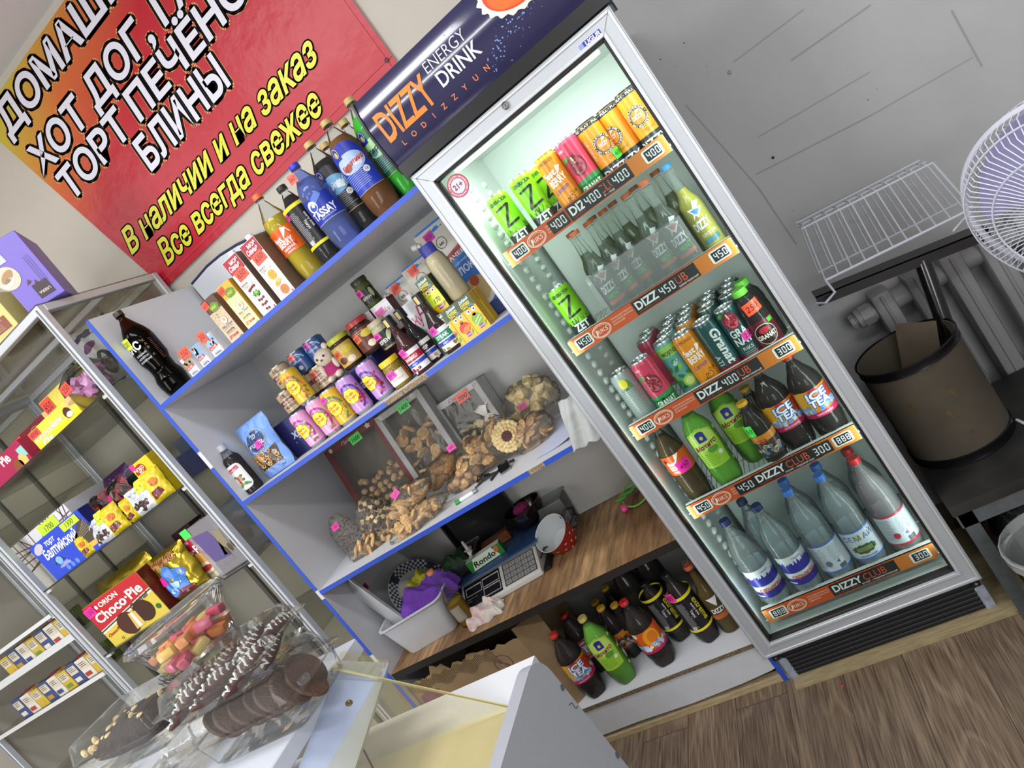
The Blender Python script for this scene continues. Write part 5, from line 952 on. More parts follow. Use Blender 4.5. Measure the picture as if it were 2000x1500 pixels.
for k in range(12):
    for z in (.02, .045, .07): g.disc(-.19 + k * .034 + (.017 if z == .045 else 0), z, .0045, .0045, '#e0dcd8', 0, 12)
o = g.build('dots', t, r=.06)
for v in o.data.vertices: s_ = (.052 + (v.co.z - .008) * .26 + .0045) / .0604; v.co.x *= s_; v.co.y *= s_
b = MB(); b.tube([(.06, .02, .075), (.095, .03, .078), (.11, .035, .05), (.092, .03, .02), (.056, .018, .02)], .006, BLK, 8); b.build('handle', t)
tub('clear_box', 'clear plastic food box standing at the wall behind the red mug', (-.5, .49, ZW + .001), .13, .1, .13, clear('clear_box', '#eef0ee', .1, 1), .004, .85, r=.012)
t = thing('plastic_hoop_toy', 'bright green plastic hoop toy with leaves and a pink bulb on the worktop', 'toy', (-.17, .42, ZW + .002), 0); b = MB(); b.tube([(.055 * math.cos(a * PI / 14), .055 * math.sin(a * PI / 14), .006 + .022 * (1 + math.sin(a * PI / 14))) for a in range(28)], .0035, mat('#6ab43c', .3), 8, True); b.build('hoop', t)
for k in range(3): b = MB(); b.blob((-.05 + .03 * k, .02 * (k - 1), .04), (.026, .012, .004), mat('#3f9a34', .4), 12, 8); b.build('leaf', t)
b = MB(); b.blob((-.05, -.045, .014), (.014, .02, .014), mat('#d84a8a', .3), 14, 10); b.build('bulb', t)
g = Gfx(); g.rect(0, 0, .05, .032, '#a8204a', 0); g.t('100', .025, .01, .014, '#3a0a1a', 1, .02, .2); o = g.build('price_tag', None, M=Matrix.Translation((SX0 + .0163, .2, .83)) @ Matrix.Rotation(PI / 2, 4, 'Z')); tag(o, 'dark pink price sticker on the left side panel above the tray', 'price tag')
# ================================================================ bottom compartment
t = thing('cardboard_box', 'torn brown cardboard box with purple print under the worktop', 'box', (-.975, .07, ZB + .0005)); CB = noise_mat('cardboard', '#8a7352', '#9c8460', 12, .85, (1, 1, 1), .1)
random.seed(11); W2, HB = .29, .345; top = [(-W2 + 2 * W2 * k / 26, HB - .012 + random.uniform(-.012, .016) + (.03 if 8 < k < 12 else 0)) for k in range(27)]
b = MB(); b.prism([(-W2, 0), (W2, 0)] + top[::-1], 0, .004, CB, 'y'); b.prism([(.004, 0), (.38, 0), (.38, HB + .02), (.004, HB)], W2 - .004, W2, CB, 'x'); b.prism([(.004, 0), (.38, 0), (.38, HB), (.004, HB - .02)], -W2, -W2 + .004, CB, 'x'); b.box(-W2, .376, 0, W2, .38, HB, CB); b.box(-W2, .004, 0, W2, .376, .004, CB); b.build('box_body', t)
b = MB(); b.prism([(W2 - .002, 0), (W2 + .1, 0), (W2 + .1, HB + .01), (W2 - .002, HB + .02)], .0, .004, CB, 'y', Matrix.Translation((W2, 0, 0)) @ Matrix.Rotation(.75, 4, 'Z') @ Matrix.Translation((-W2, 0, 0))); b.build('flap', t)
b = MB()
for k in range(60): u = -W2 * .9 + k * .0072; b.tube([(u, -.0015, HB - .055 + .012 * math.sin(k * .4)), (u, -.0025, HB - .012 + .006 * math.sin(k * .9))], .0022, CB, 5)
b.build('torn_corrugation', t)
g = Gfx(.8); PU = '#6f3558'; g.disc(-.02, .16, .075, .075, PU, 0, 40); g.poly([(-.22, .235), (-.13, .225), (-.12, .275), (-.16, .29), (-.21, .275)], PU, 0); g.ring(.175, .262, .036, .036, .003, PU, 0, 30); g.line([(.15, .288), (.2, .236)], .003, PU, 0); g.ring(.168, .274, .009, .009, .002, PU, 0, 8); g.ring(.182, .252, .009, .009, .002, PU, 0, 6)
for k in range(6): g.line([(-.2 + k * .012, .24), (-.195 + k * .012, .27)], .0012, '#9a7a6a', 1)
g.build('purple_print', t, M=Matrix.Translation((0, -.0005, 0)))
def l_ice(g, H, R):
    v0, hh = H * .3, H * .31; g.rect(-PI * R * .98, v0, PI * R * 1.96, hh, '#d87a1c', 0); g.disc(-.03, v0 + hh * .6, .03, .035, '#e8a82a', 1, 20); g.disc(.045, v0 + hh * .55, .03, .03, '#b83a1c', 1, 20)
    g.rect(-PI * R * .98, v0, PI * R * 1.96, hh * .18, '#b8245a', 2)
    for k in range(40): g.rect(random.uniform(-.09, .09), v0 + hh * random.uniform(.14, .34), .012, .01, random.choice(('#8fb4dc', '#b8d0ea', '#6a94cc')), 3, rot=random.uniform(0, 1.5))
    for s_, yy in (('ICE', .66), ('TEA', .38)):
        g.t(s_, .008, v0 + hh * yy, hh * .24, '#2a56a8', 4, .03, .05, w=.056, out=.0022); g.t(s_, .008, v0 + hh * yy, hh * .24, '#e6ecf4', 5, .03, .05, w=.056)
    g.disc(.004, v0 + hh * .94, .012, .006, '#a82a2a', 3); g.t('МАКСИМУМ', .004, v0 + hh * .06, .005, '#e8d0dc', 3, .02)
def l_moh(g, H, R):
    v0 = H * .28; g.poly([(-.038, v0), (.038, v0), (.046, v0 + .07), (.04, v0 + .115), (.0, v0 + .132), (-.04, v0 + .115), (-.046, v0 + .07)], '#9fcf3a', 0); g.disc(0, v0 + .09, .04, .034, '#c3e06a', 1, 30); g.rect(-.013, v0 + .086, .026, .026, '#25388a', 2); g.disc(0, v0 + .112, .013, .008, '#25388a', 2, 16); g.disc(0, v0 + .099, .005, .006, '#d8c060', 3); g.t('Мохито', 0, v0 + .066, .014, '#8a1f3a', 4, .03, .3, w=.07, rot=.15); g.disc(.012, v0 + .055, .016, .01, '#5a9a34', 2); blocktext(g, -.03, v0 + .045, .05, 7, .006, '#5f8a2a', 2)
    for k in range(14): g.disc(random.uniform(.05, .1), v0 + random.uniform(-.02, .12), .006, .006, '#b8dc7a', 1, 12)
    g.rect(.06, v0 + .0, .018, .026, '#e8e8e0', 1); g.disc(.026, v0 + .036, .007, .007, '#e8ece0', 3)
def l_tea2(g, H, R):
    v0 = H * .22; g.rect(-.08, v0, .16, H * .32, '#3a3634', 0); g.rect(-.08, v0 + H * .22, .16, H * .1, '#c8842a', 1); g.t('TEA', -.01, v0 + H * .2, .013, '#b83a2a', 2, .03)
    for k in range(18): g.disc(random.gauss(.01, .02), v0 + H * random.uniform(.04, .16), .007, .006, random.choice(('#5a7a9a', '#c8b890', '#8a4a2a', '#6a6a6a')), 2, 9)
def l_fan(g, H, R):
    v0, hh = H * .27, H * .33; g.rect(-PI * R * .98, v0, PI * R * 1.96, hh, '#cf5a18', 0); g.disc(.03, v0 + hh * .6, .028, .034, '#e89a28', 1, 24); g.disc(.034, v0 + hh * .62, .018, .022, '#d87a1c', 2, 20); g.disc(-.04, v0 + hh * .5, .016, .02, '#b8481c', 1, 20); g.disc(-.02, v0 + hh * .9, .009, .009, '#d8dce0', 3); g.rect(-PI * R * .98, v0, PI * R * 1.96, hh * .13, '#b8245a', 2)
    for k in range(40): g.rect(random.uniform(-.09, .09), v0 + hh * random.uniform(.1, .3), .012, .01, random.choice(('#8fb4dc', '#b8d0ea', '#6a94cc', '#e8eef4')), 3, rot=random.uniform(0, 1.5))
BR = dict(liq='#1e0d08', fac=.97)
def bot2(lb, ct, bs, y, cap, lab, R=.046, fill=.88, rz=.25, liq='#22100a', fac=.97, **k):
    x, H = place(ct, bs, y, ZB); H = min(H, .34); return bottle('soda_bottle', lb, x, y, ZB + .0005, H, R, liq, cap, fill, lab=lab, rz=rz, fac=fac, group='bottles in the bottom compartment', **k)
bot2('dark ice tea bottle with red cap at the front left under the worktop', (1083, 1236), (1168, 1356), .11, '#c8322c', l_ice)
bot2('dark ice tea bottle with red cap right behind the front left one', (1103, 1198), (1185, 1318), .225, '#b82c28', l_ice)
bot2('bright green mojito bottle with pale yellow cap under the worktop', (1134, 1206), (1240, 1338), .12, '#cfc070', l_moh, liq='#7cc83c', fac=.75)
bot2('dark peach tea bottle with red cap and orange label turned away', (1216, 1174), (1312, 1300), .13, '#d02c30', l_fan, rz=-.1)
bot2('black energy drink bottle with yellow bands and no price tag', (1258, 1138), (1345, 1260), .215, '#1a1a1c', lambda g, H, R: l_ext(g, H, R), R=.042)
bot2('black energy drink bottle with yellow bands and pink 400 tag', (1300, 1120), (1388, 1245), .155, '#1a1a1c', lambda g, H, R: (l_ext(g, H, R), g.tagp(-.05, .185, .036, .034, '400', '#f23aa8', 3, .1)), R=.042)
bot2('slim glass cocktail bottle with orange cap beside the fridge frame', (1346, 1102), (1428, 1228), .16, '#c8623a', lambda g, H, R: (g.t('DIZZY', 0, H * .33, .016, '#e6e6e8', 1, .03, w=.045), g.poly([(-.016, H * .55), (.02, H * .55), (.004, H * .42)], '#dfe3e8', 1), g.rect(-.03, H * .24, .06, .018, '#b8602c', 1)), R=.033, liq='#8a6a20', fac=.5, prof=glassp(.29, .033, .012, .5), pet=False)
for k, (ct, lb) in enumerate((((1155, 1177), 'small dark bottle with yellow cap, back one of the left pair'), ((1166, 1188), 'small dark bottle with yellow cap, front one of the left pair'), ((1184, 1162), 'small dark bottle with yellow cap, farthest back of the group'), ((1196, 1187), 'small dark bottle with yellow cap touching the peach tea bottle'))):
    yy = (.3, .22, .36, .23)[k]; a = at(*ct, yy); bottle('soda_bottle', lb, a.x + .012, yy, ZB + .0005, max(.2, min(.27, a.z - ZB)), .032, '#1c0d08', '#c89a2a', .85, lab=l_tea2, rz=.3, fac=.97, group='small dark bottles with yellow caps')
for k, (px, py, yy, lb) in enumerate(((1225, 1140, .3, 'large dark bottle in the back row behind the peach tea'), (1262, 1105, .34, 'clear capped dark bottle in the far back row by the energy drinks'))):
    a = at(px, py, yy); bottle('soda_bottle', lb, a.x, yy, ZB + .0005, .32, .048, '#140a08', '#1a1a1c', .86, rz=.3, fac=.97, group='bottles in the bottom compartment')
# ================================================================ drinks inside the fridge
LOGO = '#e9e4da'
def c_zet(g, H, R):
    g.rect(-PI * R, .006, PI * R * 2, H - .018, '#86d41c', 0); g.rect(-PI * R, .006, PI * R * 2, H * .26, '#2c3230', 1); g.t('GENERATION', 0, H * .84, .0095, '#26301c', 2, .03, w=.056)
    for k in range(34): u = random.uniform(-.05, .05); g.line([(u, H * random.uniform(.2, .3)), (u + random.uniform(-.012, .012), H * random.uniform(.3, .42))], .0012, '#2c3230', 2)
    g.line([(-.02, H * .74), (.02, H * .77)], .006, '#23281f', 3); g.line([(.02, H * .775), (-.016, H * .44)], .007, '#23281f', 3); g.line([(-.018, H * .44), (.026, H * .47)], .0065, '#23281f', 3)
    g.t('ZET', .002, H * .17, .021, '#e4e8e4', 4, .03, w=.044); g.t('ENERGY', .006, H * .1, .0085, '#c8ccc8', 4, -.01, w=.042)
def c_berry(g, H, R):
    g.rect(-PI * R, .006, PI * R * 2, H - .018, '#e58a16', 0); g.t('LEMONADE', 0, H * .86, .008, '#5a3a14', 1, .0, w=.05); g.t('fest', -.008, H * .64, .017, '#f2ece2', 2, .03, .1, rot=.1); g.t('BERRY', .004, H * .5, .019, '#f2ece2', 2, .03, .05, w=.052, rot=.1); g.poly([(.012, H * .62), (.03, H * .74), (.016, H * .77)], '#f2ece2', 2)
    g.t('Lemon', .0, H * .37, .014, '#4a3fae', 2, .0, .3, w=.042, rot=.1); g.t('TUR', .022, H * .25, .008, '#3a2a14', 2); g.ring(.01, H * .2, .009, .009, .0012, '#3a2a14', 2, 16); g.ring(-.004, H * .12, .008, .008, .0012, '#3a2a14', 2, 16); g.line([(.01, H * .2), (-.002, H * .24), (-.004, H * .12)], .0014, '#3a2a14', 2)
    blocktext(g, .045, H * .7, .02, 14, .006, '#8a4a10', 1)
def pomeg(g, x, y, s, l=2):
    g.disc(x, y, s, s * 1.15, '#8a1a34', l, 24); g.disc(x + s * .1, y - s * .1, s * .72, s * .9, '#c0586a', l + 1, 20)
    for k in range(34): a, r_ = random.uniform(0, 6.28), s * .66 * math.sqrt(random.random()); g.disc(x + s * .1 + r_ * math.cos(a), y - s * .1 + 1.2 * r_ * math.sin(a), s * .12, s * .13, random.choice(('#8a1228', '#a81a34', '#6d0e20')), l + 2, 7)
    g.line([(x - s * .1, y + s * 1.1), (x, y + s * .3)], s * .16, '#ead9b0', l + 2)
    for k in (-1, 0, 1): g.poly([(x + k * s * .2 - s * .1, y + s * 1.05), (x + k * s * .2 + s * .1, y + s * 1.05), (x + k * s * .35, y + s * 1.5)], '#7a1a30', l)
    g.disc(x - s * .9, y + s * 1.1, s * .55, s * .25, '#3f8a34', l + 1, 12, rot=.5)
def c_granat(g, H, R):
    g.rect(-PI * R, .006, PI * R * 2, H - .018, '#d33a5c', 0); g.rect(-PI * R, .006, PI * R * 2, H * .22, '#2f8a4a', 1); g.line([(-PI * R, H * .24), (PI * R, H * .3)], .02, '#2f8a4a', 1); pomeg(g, -.002, H * .55, .024); g.t('GRANAT', .002, H * .12, .0165, '#eef2ea', 5, .02, w=.056); g.t('RIKS', -.02, H * .84, .006, '#f2dce0', 2, .02)
def c_dizzy(tg):
    def p(g, H, R):
        g.rect(-PI * R, .006, PI * R * 2, H - .018, '#ea9322', 0); g.rect(-PI * R, .006, PI * R * 2, H * .24, '#2a2c30', 1); g.rect(-PI * R, H * .9, PI * R * 2, H * .07, '#2a2c30', 1); g.t('YOU · PLAY · PULL · PLAY', 0, H * .92, .0055, '#d8d8d8', 2, .02, w=.12)
        g.disc(0, H * .57, .0265, .0265, '#3a342c', 2, 36); g.disc(0, H * .57, .0185, .0185, '#e0852a', 3, 32, lambda a: 1 + .05 * math.cos(18 * a)); g.arc('ENERGYDRINK•', 0, H * .57, .0205, .0052, '#e8e2d8', 4, 90, .02, adv=.0052); g.arc('ENERGYDRINK•', 0, H * .57, .0205, .0052, '#e8e2d8', 4, 270, .02, adv=.0052)
        g.t('DIZZY', -.001, H * .545, .009, '#f4f0ea', 5, .03, .1, w=.026); g.poly([(-.004, H * .6), (.012, H * .66), (.003, H * .67)], '#f4f0ea', 5); g.t('Original', .008, H * .33, .008, '#6a4a1c', 2, -.01, .4, w=.034)
        g.t('DIZZY', 0, H * .085, .021, '#e6e8ea', 3, .02, w=.086); g.t('ORIGINAL', -.044, H * .58, .009, '#f2ece2', 2, .0, rot=-PI / 2)
        if tg: g.rect(.006, H * .26, .03, .026, '#48e84a', 7, rot=.1); g.t(tg, .02, H * .31, .012, '#143a18', 8, 0, .25, w=.024, rot=.1)
    return p
G1 = 'cans on the top fridge shelf'
F = S.objects.get
def fc(k, lb, x, y, col, pr, H=.168, rz=.12, group=G1, **kw): return can('drink_can', lb, x, y, SHZ[k], col, pr, H=H, R=.0325, rz=rz, group=group, **kw)
kz, kb = '#86d41c', '#2c3230'
fc(0, 'lime green zigzag can at the front left end of the top fridge shelf', X(975, 395, .135), .135, kz, c_zet, rz=.15); fc(0, 'lime green zigzag can, second in front on the top fridge shelf', X(1022, 362, .135), .135, kz, c_zet, rz=.15)
fc(0, 'lime green can half hidden behind the orange bike can on the top fridge shelf', X(1050, 332, .195), .2, kz, c_zet)
fc(0, 'orange lemonade can with a bicycle drawing on the top fridge shelf', .286, .135, '#e58a16', c_berry, rz=-.05, top='#d8a040'); fc(0, 'pink and green pomegranate can on the top fridge shelf', .352, .135, '#d33a5c', c_granat, rz=-.02)
for x, yy, tg, lb, rz in ((.418, .145, '400', 'orange energy drink can with black band and green 400 tag', .45), (.48, .167, None, 'orange energy drink can with black band, middle one of the three', -.75), (.541, .132, None, 'orange energy drink can with black band next to the right fridge wall', -.15)): fc(0, lb, x, yy, '#ea9322', c_dizzy(tg), rz=rz, top='#3a3a3c')
for x, yy, col, lb in ((.22, .29, kz, 'lime green can in the back row behind the lime green cans'), (.29, .225, '#3a3a3c', 'black topped can directly behind the orange bike can'), (.352, .215, '#3a3a3c', 'black topped can directly behind the pomegranate can'), (.418, .225, '#ea9322', 'orange black topped can behind the can with the green tag'), (.484, .245, '#ea9322', 'orange black topped can behind the middle orange can'), (.4, .29, '#3a3a3c', 'black topped can in the third row behind the pomegranate can')): fc(0, lb, x, yy, col, None, top='#2a2a2c')
# shelf two: glass cocktail bottles
def l_diz(col):
    def p(g, H, R):
        g.t('DIZZY', 0, H * .3, .021, '#dfe4e8', 1, .03, .1, w=.046, rot=.12); g.poly([(-.012, H * .4), (.022, H * .56), (.006, H * .58)], '#dfe4e8', 1); g.poly([(-.016, H * .52), (.022, H * .5), (.002, H * .41)], '#dfe4e8', 1); g.poly([(-.01, H * .505), (.016, H * .49), (.002, H * .44)], '#c8664a' if col else '#4a86c0', 2)
        if col: g.t('MINT', .006, H * .22, .015, '#4fae4a', 1, .03, w=.036, rot=.12); g.rect(-.026, H * .15, .05, .011, '#c8643a', 1, rot=.1)
        else: g.t('COCKTAIL', .004, H * .22, .008, '#eceae0', 1, .0, w=.04, rot=.1); g.rect(-.02, H * .13, .044, .014, '#4a7a8a', 1, .004, rot=.1)
    return p
CG = clear('cocktail_glass', '#f2f6f4', .06, .8, .03)
def gb(lb, x, yy, liq, cap, lab, fac): return bottle('cocktail_bottle', lb, x, yy, SHZ[1], .262, .0305, liq, cap, .72, glassp(.262, .0305, .0115, .52), lab, .0, 'glass cocktail bottles in the fridge', CG, fac, pet=False, caph=.012, capr=.0145)
fc(1, 'single lime green zigzag can at the left of the second fridge shelf', X(1104, 585, .135), .135, kz, c_zet, group=None)
for k, (px, py) in enumerate(((1186, 556), (1214, 538), (1243, 516), (1292, 490), (1325, 463))):
    yy = (.115, .155, .2, .155, .115)[k]; gb(('clear mint cocktail bottle, first of five from the left on the second fridge shelf', 'clear mint cocktail bottle, second of five from the left on the second fridge shelf', 'clear mint cocktail bottle, third of five set a little back on the second fridge shelf', 'clear mint cocktail bottle, fourth of five from the left on the second fridge shelf', 'clear mint cocktail bottle touching the yellow cocktail bottle')[k], X(px, py, yy - .03), yy, '#b8c4b4', '#c8623a', l_diz(1), .12)
gb('yellow cocktail bottle with blue cap at the right end of the second fridge shelf', X(1374, 440, .09), .118, '#d8cc3a', '#3a8ac8', l_diz(0), .7)
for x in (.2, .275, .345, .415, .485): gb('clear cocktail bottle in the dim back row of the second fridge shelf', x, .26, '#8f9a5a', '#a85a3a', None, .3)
b = MB()
b.grid(lambda u, v: Vector((.2 + u * .29, .08 - .012 * math.sin(v * PI), SHZ[1] + .006 + v * .135)), 12, 14, clear('shrink_film', '#e6e8ea', .22, 1.6, .12, .5, 14)); b.grid(lambda u, v: Vector((.2 + u * .29, .08 + v * .16, SHZ[1] + .141)), 10, 6, clear('shrink_film', '#e6e8ea', .22, 1.6, .12, .5, 14)); tag(b.build('shrink_film', recalc=False), 'shiny clear shrink film sheet wrapped over the front of the mint bottles', 'film')
# shelf three: cans
G3 = 'cans on the third fridge shelf'
def c_lem(g, H, R): g.rect(-PI * R, .006, PI * R * 2, H - .018, '#9aa3a0', 0); g.disc(-.004, H * .8, .012, .015, '#d8c43a', 2); g.disc(.008, H * .78, .008, .014, '#4f8a3f', 1, rot=.5); blocktext(g, -.035, H * .62, .07, 14, .0065, '#5f6a66', 1); g.t('LEMON', 0, H * .66, .008, '#4f6a4a', 2, .02)
def c_moj(g, H, R):
    g.rect(-PI * R, .006, PI * R * 2, H - .018, '#5fa6a4', 0); g.rect(-PI * R, H * .72, PI * R * 2, H * .2, '#9ccc5a', 1); g.t('MOJITO', -.002, H * .76, .011, '#2a5a4a', 3, .03, w=.044)
    for k in range(16): g.disc(random.uniform(-.035, .035), H * random.uniform(.12, .68), .011, .006, random.choice(('#3f8a3a', '#7fbf4a', '#2f6f4f', '#bfe0d8')), 2, 10, rot=random.uniform(0, 3))
    g.disc(.004, H * .2, .018, .018, '#a9d24a', 3); g.disc(.004, H * .2, .014, .014, '#d3e88a', 4); g.ring(.004, H * .2, .014, .014, .001, '#6fae3a', 5, 16)
def c_teal(scr):
    def p(g, H, R):
        g.rect(-PI * R, .006, PI * R * 2, H - .018, '#1d4a4c', 0); g.rect(-PI * R, .006, PI * R * 2, H * .14, '#7a1f34', 1)
        if scr: g.t('Granat', -.001, H * .5, .024, '#d8dcda', 3, .03, .2, w=.11, rot=-PI / 2); g.t('ATI', -.026, H * .3, .014, '#d8dcda', 3, .0, rot=-PI / 2); blocktext(g, .018, H * .85, .022, 24, .0045, '#3f8a90', 1)
        else: pomeg(g, -.002, H * .78, .021, 2); g.t('GRA', 0, H * .5, .021, '#d8dcda', 5, .03, w=.046); g.t('NAT', 0, H * .35, .021, '#d8dcda', 5, .03, w=.046); g.tagp(.002, H * .38, .032, .024, '250', '#ec3aa8', 7, .08); g.t('RIKS', 0, H * .24, .01, '#d8dcda', 5, .0); blocktext(g, -.016, H * .2, .034, 3, .005, '#b8c0be'); g.rect(-.014, H * .04, .03, .011, '#a82a44', 5); g.t('SHARE', 0, H * .05, .006, '#ecd8dc', 6, .02)
    return p
fc(2, 'silver lemon can at the left end of the third fridge shelf, turned to its text', X(1232, 765, .13), .14, '#9aa3a0', c_lem, H=.166, group=G3)
fc(2, 'pink and green pomegranate can with dark fruit on the third fridge shelf', X(1272, 745, .1), .13, '#d33a5c', c_granat, rz=.1, group=G3); fc(2, 'teal and lime mojito can on the third fridge shelf', X(1312, 702, .14), .18, '#5fa6a4', c_moj, group=G3)
fc(2, 'orange lemonade can with a bicycle drawing on the third fridge shelf', X(1356, 697, .1), .135, '#e58a16', c_berry, rz=.05, group=G3); fc(2, 'dark teal can with white vertical script on the third fridge shelf', X(1402, 680, .1), .135, '#1d4a4c', c_teal(1), group=G3); fc(2, 'dark teal can with pomegranate and magenta 250 tag on the third fridge shelf', X(1446, 655, .1), .135, '#1d4a4c', c_teal(0), rz=.02, group=G3)
def l_gr(g, H, R): g.rect(-PI * R * .9, .02, PI * R * 1.8, .075, '#5a1424', 0); g.disc(0, .056, .03, .03, '#2a1418', 1); g.ring(0, .056, .029, .029, .002, '#c8b8a0', 2); g.t('GRANAT', 0, .045, .012, '#e8e0d8', 3, .03, w=.05); g.disc(0, .068, .014, .009, '#a82a3a', 2); g.rect(.02, .08, .018, .012, '#5aae3a', 3); g.rect(-.014, .118, .044, .034, '#fb5a3a', 4, rot=.1); g.t('250', .006, .129, .016, '#4a1410', 5, .0, .25, w=.032, rot=.1)
for yy, lb in ((.125, 'dark pomegranate juice bottle with light green cap and orange 250 tag'), (.2, 'dark pomegranate juice bottle with light green cap, behind the one with the 250 tag')):
    bottle('juice_bottle', lb, X(1498, 655, .095) + (.0 if yy < .15 else .012), yy, SHZ[2], .19, .0345, '#1a0c0c', '#6fc83a', .85, [(.03, 0), (.0345, .006), (.0345, .1), (.033, .115), (.0345, .125), (.03, .15), (.018, .168), (.016, .18)], l_gr if yy < .15 else None, .05, 'pomegranate juice bottles', fac=.97, pet=False, caph=.018, capr=.0195)
for k, (x, col) in enumerate(((.185, '#d33a5c'), (.265, '#5fa6a4'), (.325, '#e58a16'), (.4, '#1d4a4c'), (.468, '#1d4a4c'))):
    for j in range(3):
        if k or j: fc(2, ('pink can behind the pomegranate can', 'teal mojito can behind the front mojito can', 'orange can behind the orange bicycle can', 'dark can behind the vertical script can', 'dark can behind the can with the magenta tag')[k] + (' in the second row', ' in the third row', ' in the fourth row')[j], x + .004 * j, .25 + .068 * j, col, None, group=G3)
# shelf four: bottles
G4 = 'bottles on the fourth fridge shelf'
def fb(k, lb, x, yy, H, R, liq, cap, lab, fac=.97, fill=.86, rz=.05, group=G4, name='drink_bottle', **kw): return bottle(name, lb, x, yy, SHZ[k], H, R, liq, cap, fill, lab=lab, rz=rz, fac=fac, group=group, **kw)
def l_fest2(g, H, R):
    v = H * .42; g.rect(-PI * R * .98, v, PI * R * 1.96, H * .24, '#dd5a1e', 0); g.t('fest', -.014, v + .034, .013, '#f3efe8', 2, .03, .1); g.t('BERRY', -.006, v + .017, .014, '#f3efe8', 2, .03, w=.042); g.t('ЛИМОНАД', -.006, v + .006, .007, '#f3efe8', 2, .02, w=.038); g.poly([(-.002, v + .036), (.02, v + .064), (.004, v + .064)], '#f3efe8', 2); g.rect(-.004, v + .002, .042, .034, '#f62ab0', 5, rot=.1); g.t('450', .016, v + .014, .013, '#4a0e30', 6, 0, .25, w=.03, rot=.1); g.disc(-.03, v + .05, .006, .006, '#7a2a2a', 2)
fb(3, 'amber lemonade bottle with orange label and pink 450 tag inside the fridge', X(1322, 905, .1), .13, .27, .04, '#5a4014', '#d8622a', l_fest2, .8)
fb(3, 'green mojito bottle beside the amber lemonade on the fourth fridge shelf', X(1388, 885, .1), .14, .285, .043, '#7fd03c', '#d8c83a', l_moh, .75); fb(3, 'green mojito bottle set back in the second row of the fourth fridge shelf', X(1440, 840, .17), .21, .285, .043, '#6fc034', '#d8c83a', l_moh, .75)
def l_tea3(g, H, R): l_tea2(g, H, R); g.rect(-.042, H * .55, .03, .036, '#4cf04a', 5); g.t('50', -.026, H * .6, .014, '#123a14', 6, 0, .2)
fb(3, 'small dark tea bottle with yellow cap and green tag on the fourth fridge shelf', X(1500, 868, .08), .105, .215, .033, '#1c0d08', '#e0a82c', l_tea3)
fb(3, 'small dark tea bottle with yellow cap behind the one with the green tag', X(1478, 800, .16), .195, .215, .033, '#1c0d08', '#c8962a', None)
fb(3, 'large dark ice tea bottle with orange label, left one on the fourth fridge shelf', X(1552, 848, .085), .145, .265, .046, '#1c0d08', '#c8322c', l_ice, fill=.9); fb(3, 'large dark ice tea bottle with orange label at the right fridge wall', X(1614, 815, .085), .125, .265, .044, '#1c0d08', '#c8322c', l_ice, fill=.9)
# bottom shelf: water
G5 = 'water bottles on the bottom fridge shelf'; WBC = clear('water_plastic', '#f6fafb', .1, 1.2, .05, .12, 30)
def l_sar(g, H, R):
    v = H * .2; g.rect(-PI * R * .98, v, PI * R * 1.96, H * .3, '#d8dde4', 0); g.rect(-PI * R * .98, v, PI * R * 1.96, H * .07, '#322f8c', 1)
    for k in range(46): u = -PI * R * .95 + k * PI * R * 1.9 / 46; g.poly([(u - .004, v + H * .16), (u + .006, v + H * .16), (u + .005, v + H * .2 + random.uniform(0, .014)), (u + .001, v + H * random.uniform(.21, .26)), (u - .003, v + H * .2)], '#37359c', 1)
    g.rect(-PI * R * .98, v + H * .13, PI * R * 1.96, H * .05, '#37359c', 1); g.t('сарыағаш', .014, v + H * .07, .0135, '#b8542c', 3, .03, w=.076); g.t('Тәнекей', .02, v + H * .26, .005, '#37359c', 3, .0, .3); g.rect(-.05, v + .006, .03, .005, '#c8cfe0', 2)
def l_sem(col, full):
    def p(g, H, R):
        v = H * .17; g.rect(-PI * R * .98, v, PI * R * 1.96, H * .3, '#c9d2dc', 0); g.rect(-PI * R * .98, v + H * .285, PI * R * 1.96, H * .018, col, 1); g.rect(-PI * R * .98, v, PI * R * 1.96, H * .02, col, 1)
        if full: g.t('СЕМ', -.02, v + H * .2, .0165, '#44619a', 2, .0); g.t('АЙ', .028, v + H * .2, .0165, '#44619a', 2, .0); g.disc(.0, v + H * .23, .006, .01, '#c8b85a', 2); g.disc(0, v + H * .11, .034, .015, '#3c5a34', 2, 30, lambda a: 1 + .12 * math.sin(11 * a)); g.rect(-.022, v + H * .09, .044, .014, '#7a8a60', 3); g.t('МИНЕРАЛДЫ', 0, v + H * .03, .005, '#44619a', 2, .02)
        else:
            blocktext(g, -.045, v + H * .26, .04, 14, .005, '#7f8894', 2); blocktext(g, .005, v + H * .26, .035, 10, .005, '#7f8894', 2); g.disc(-.012, v + H * .1, .009, .009, '#6a7484' if col[1] != 'b' else col, 3); g.poly([(.01, v + H * .1), (.02, v + H * .12), (.02, v + H * .08)], '#5a6a9a', 3); g.rect(.012, v + .008, .02, .014, '#5a6068', 3)
    return p
def wb(lb, ct, bs, yy, cap, lab, fill, R=.044, rz=.0, tint='#eef6f9', fac=.1):
    a, c = at(*ct, yy), at(*bs, yy); return bottle('water_bottle', lb, (a.x + c.x) / 2, yy, SHZ[4], max(.29, min(.335, a.z - SHZ[4])), R, tint, cap, fill, rz=rz, lab=lab, fac=fac, group=G5, shell=WBC, caph=.017, labr=R)
wb('water bottle with purple forest label and navy cap at the left fridge wall', (1412, 1006), (1520, 1175), .12, '#22285f', l_sar, .5); wb('water bottle with purple forest label and navy cap, right one of the pair', (1480, 983), (1592, 1165), .12, '#22285f', l_sar, .78)
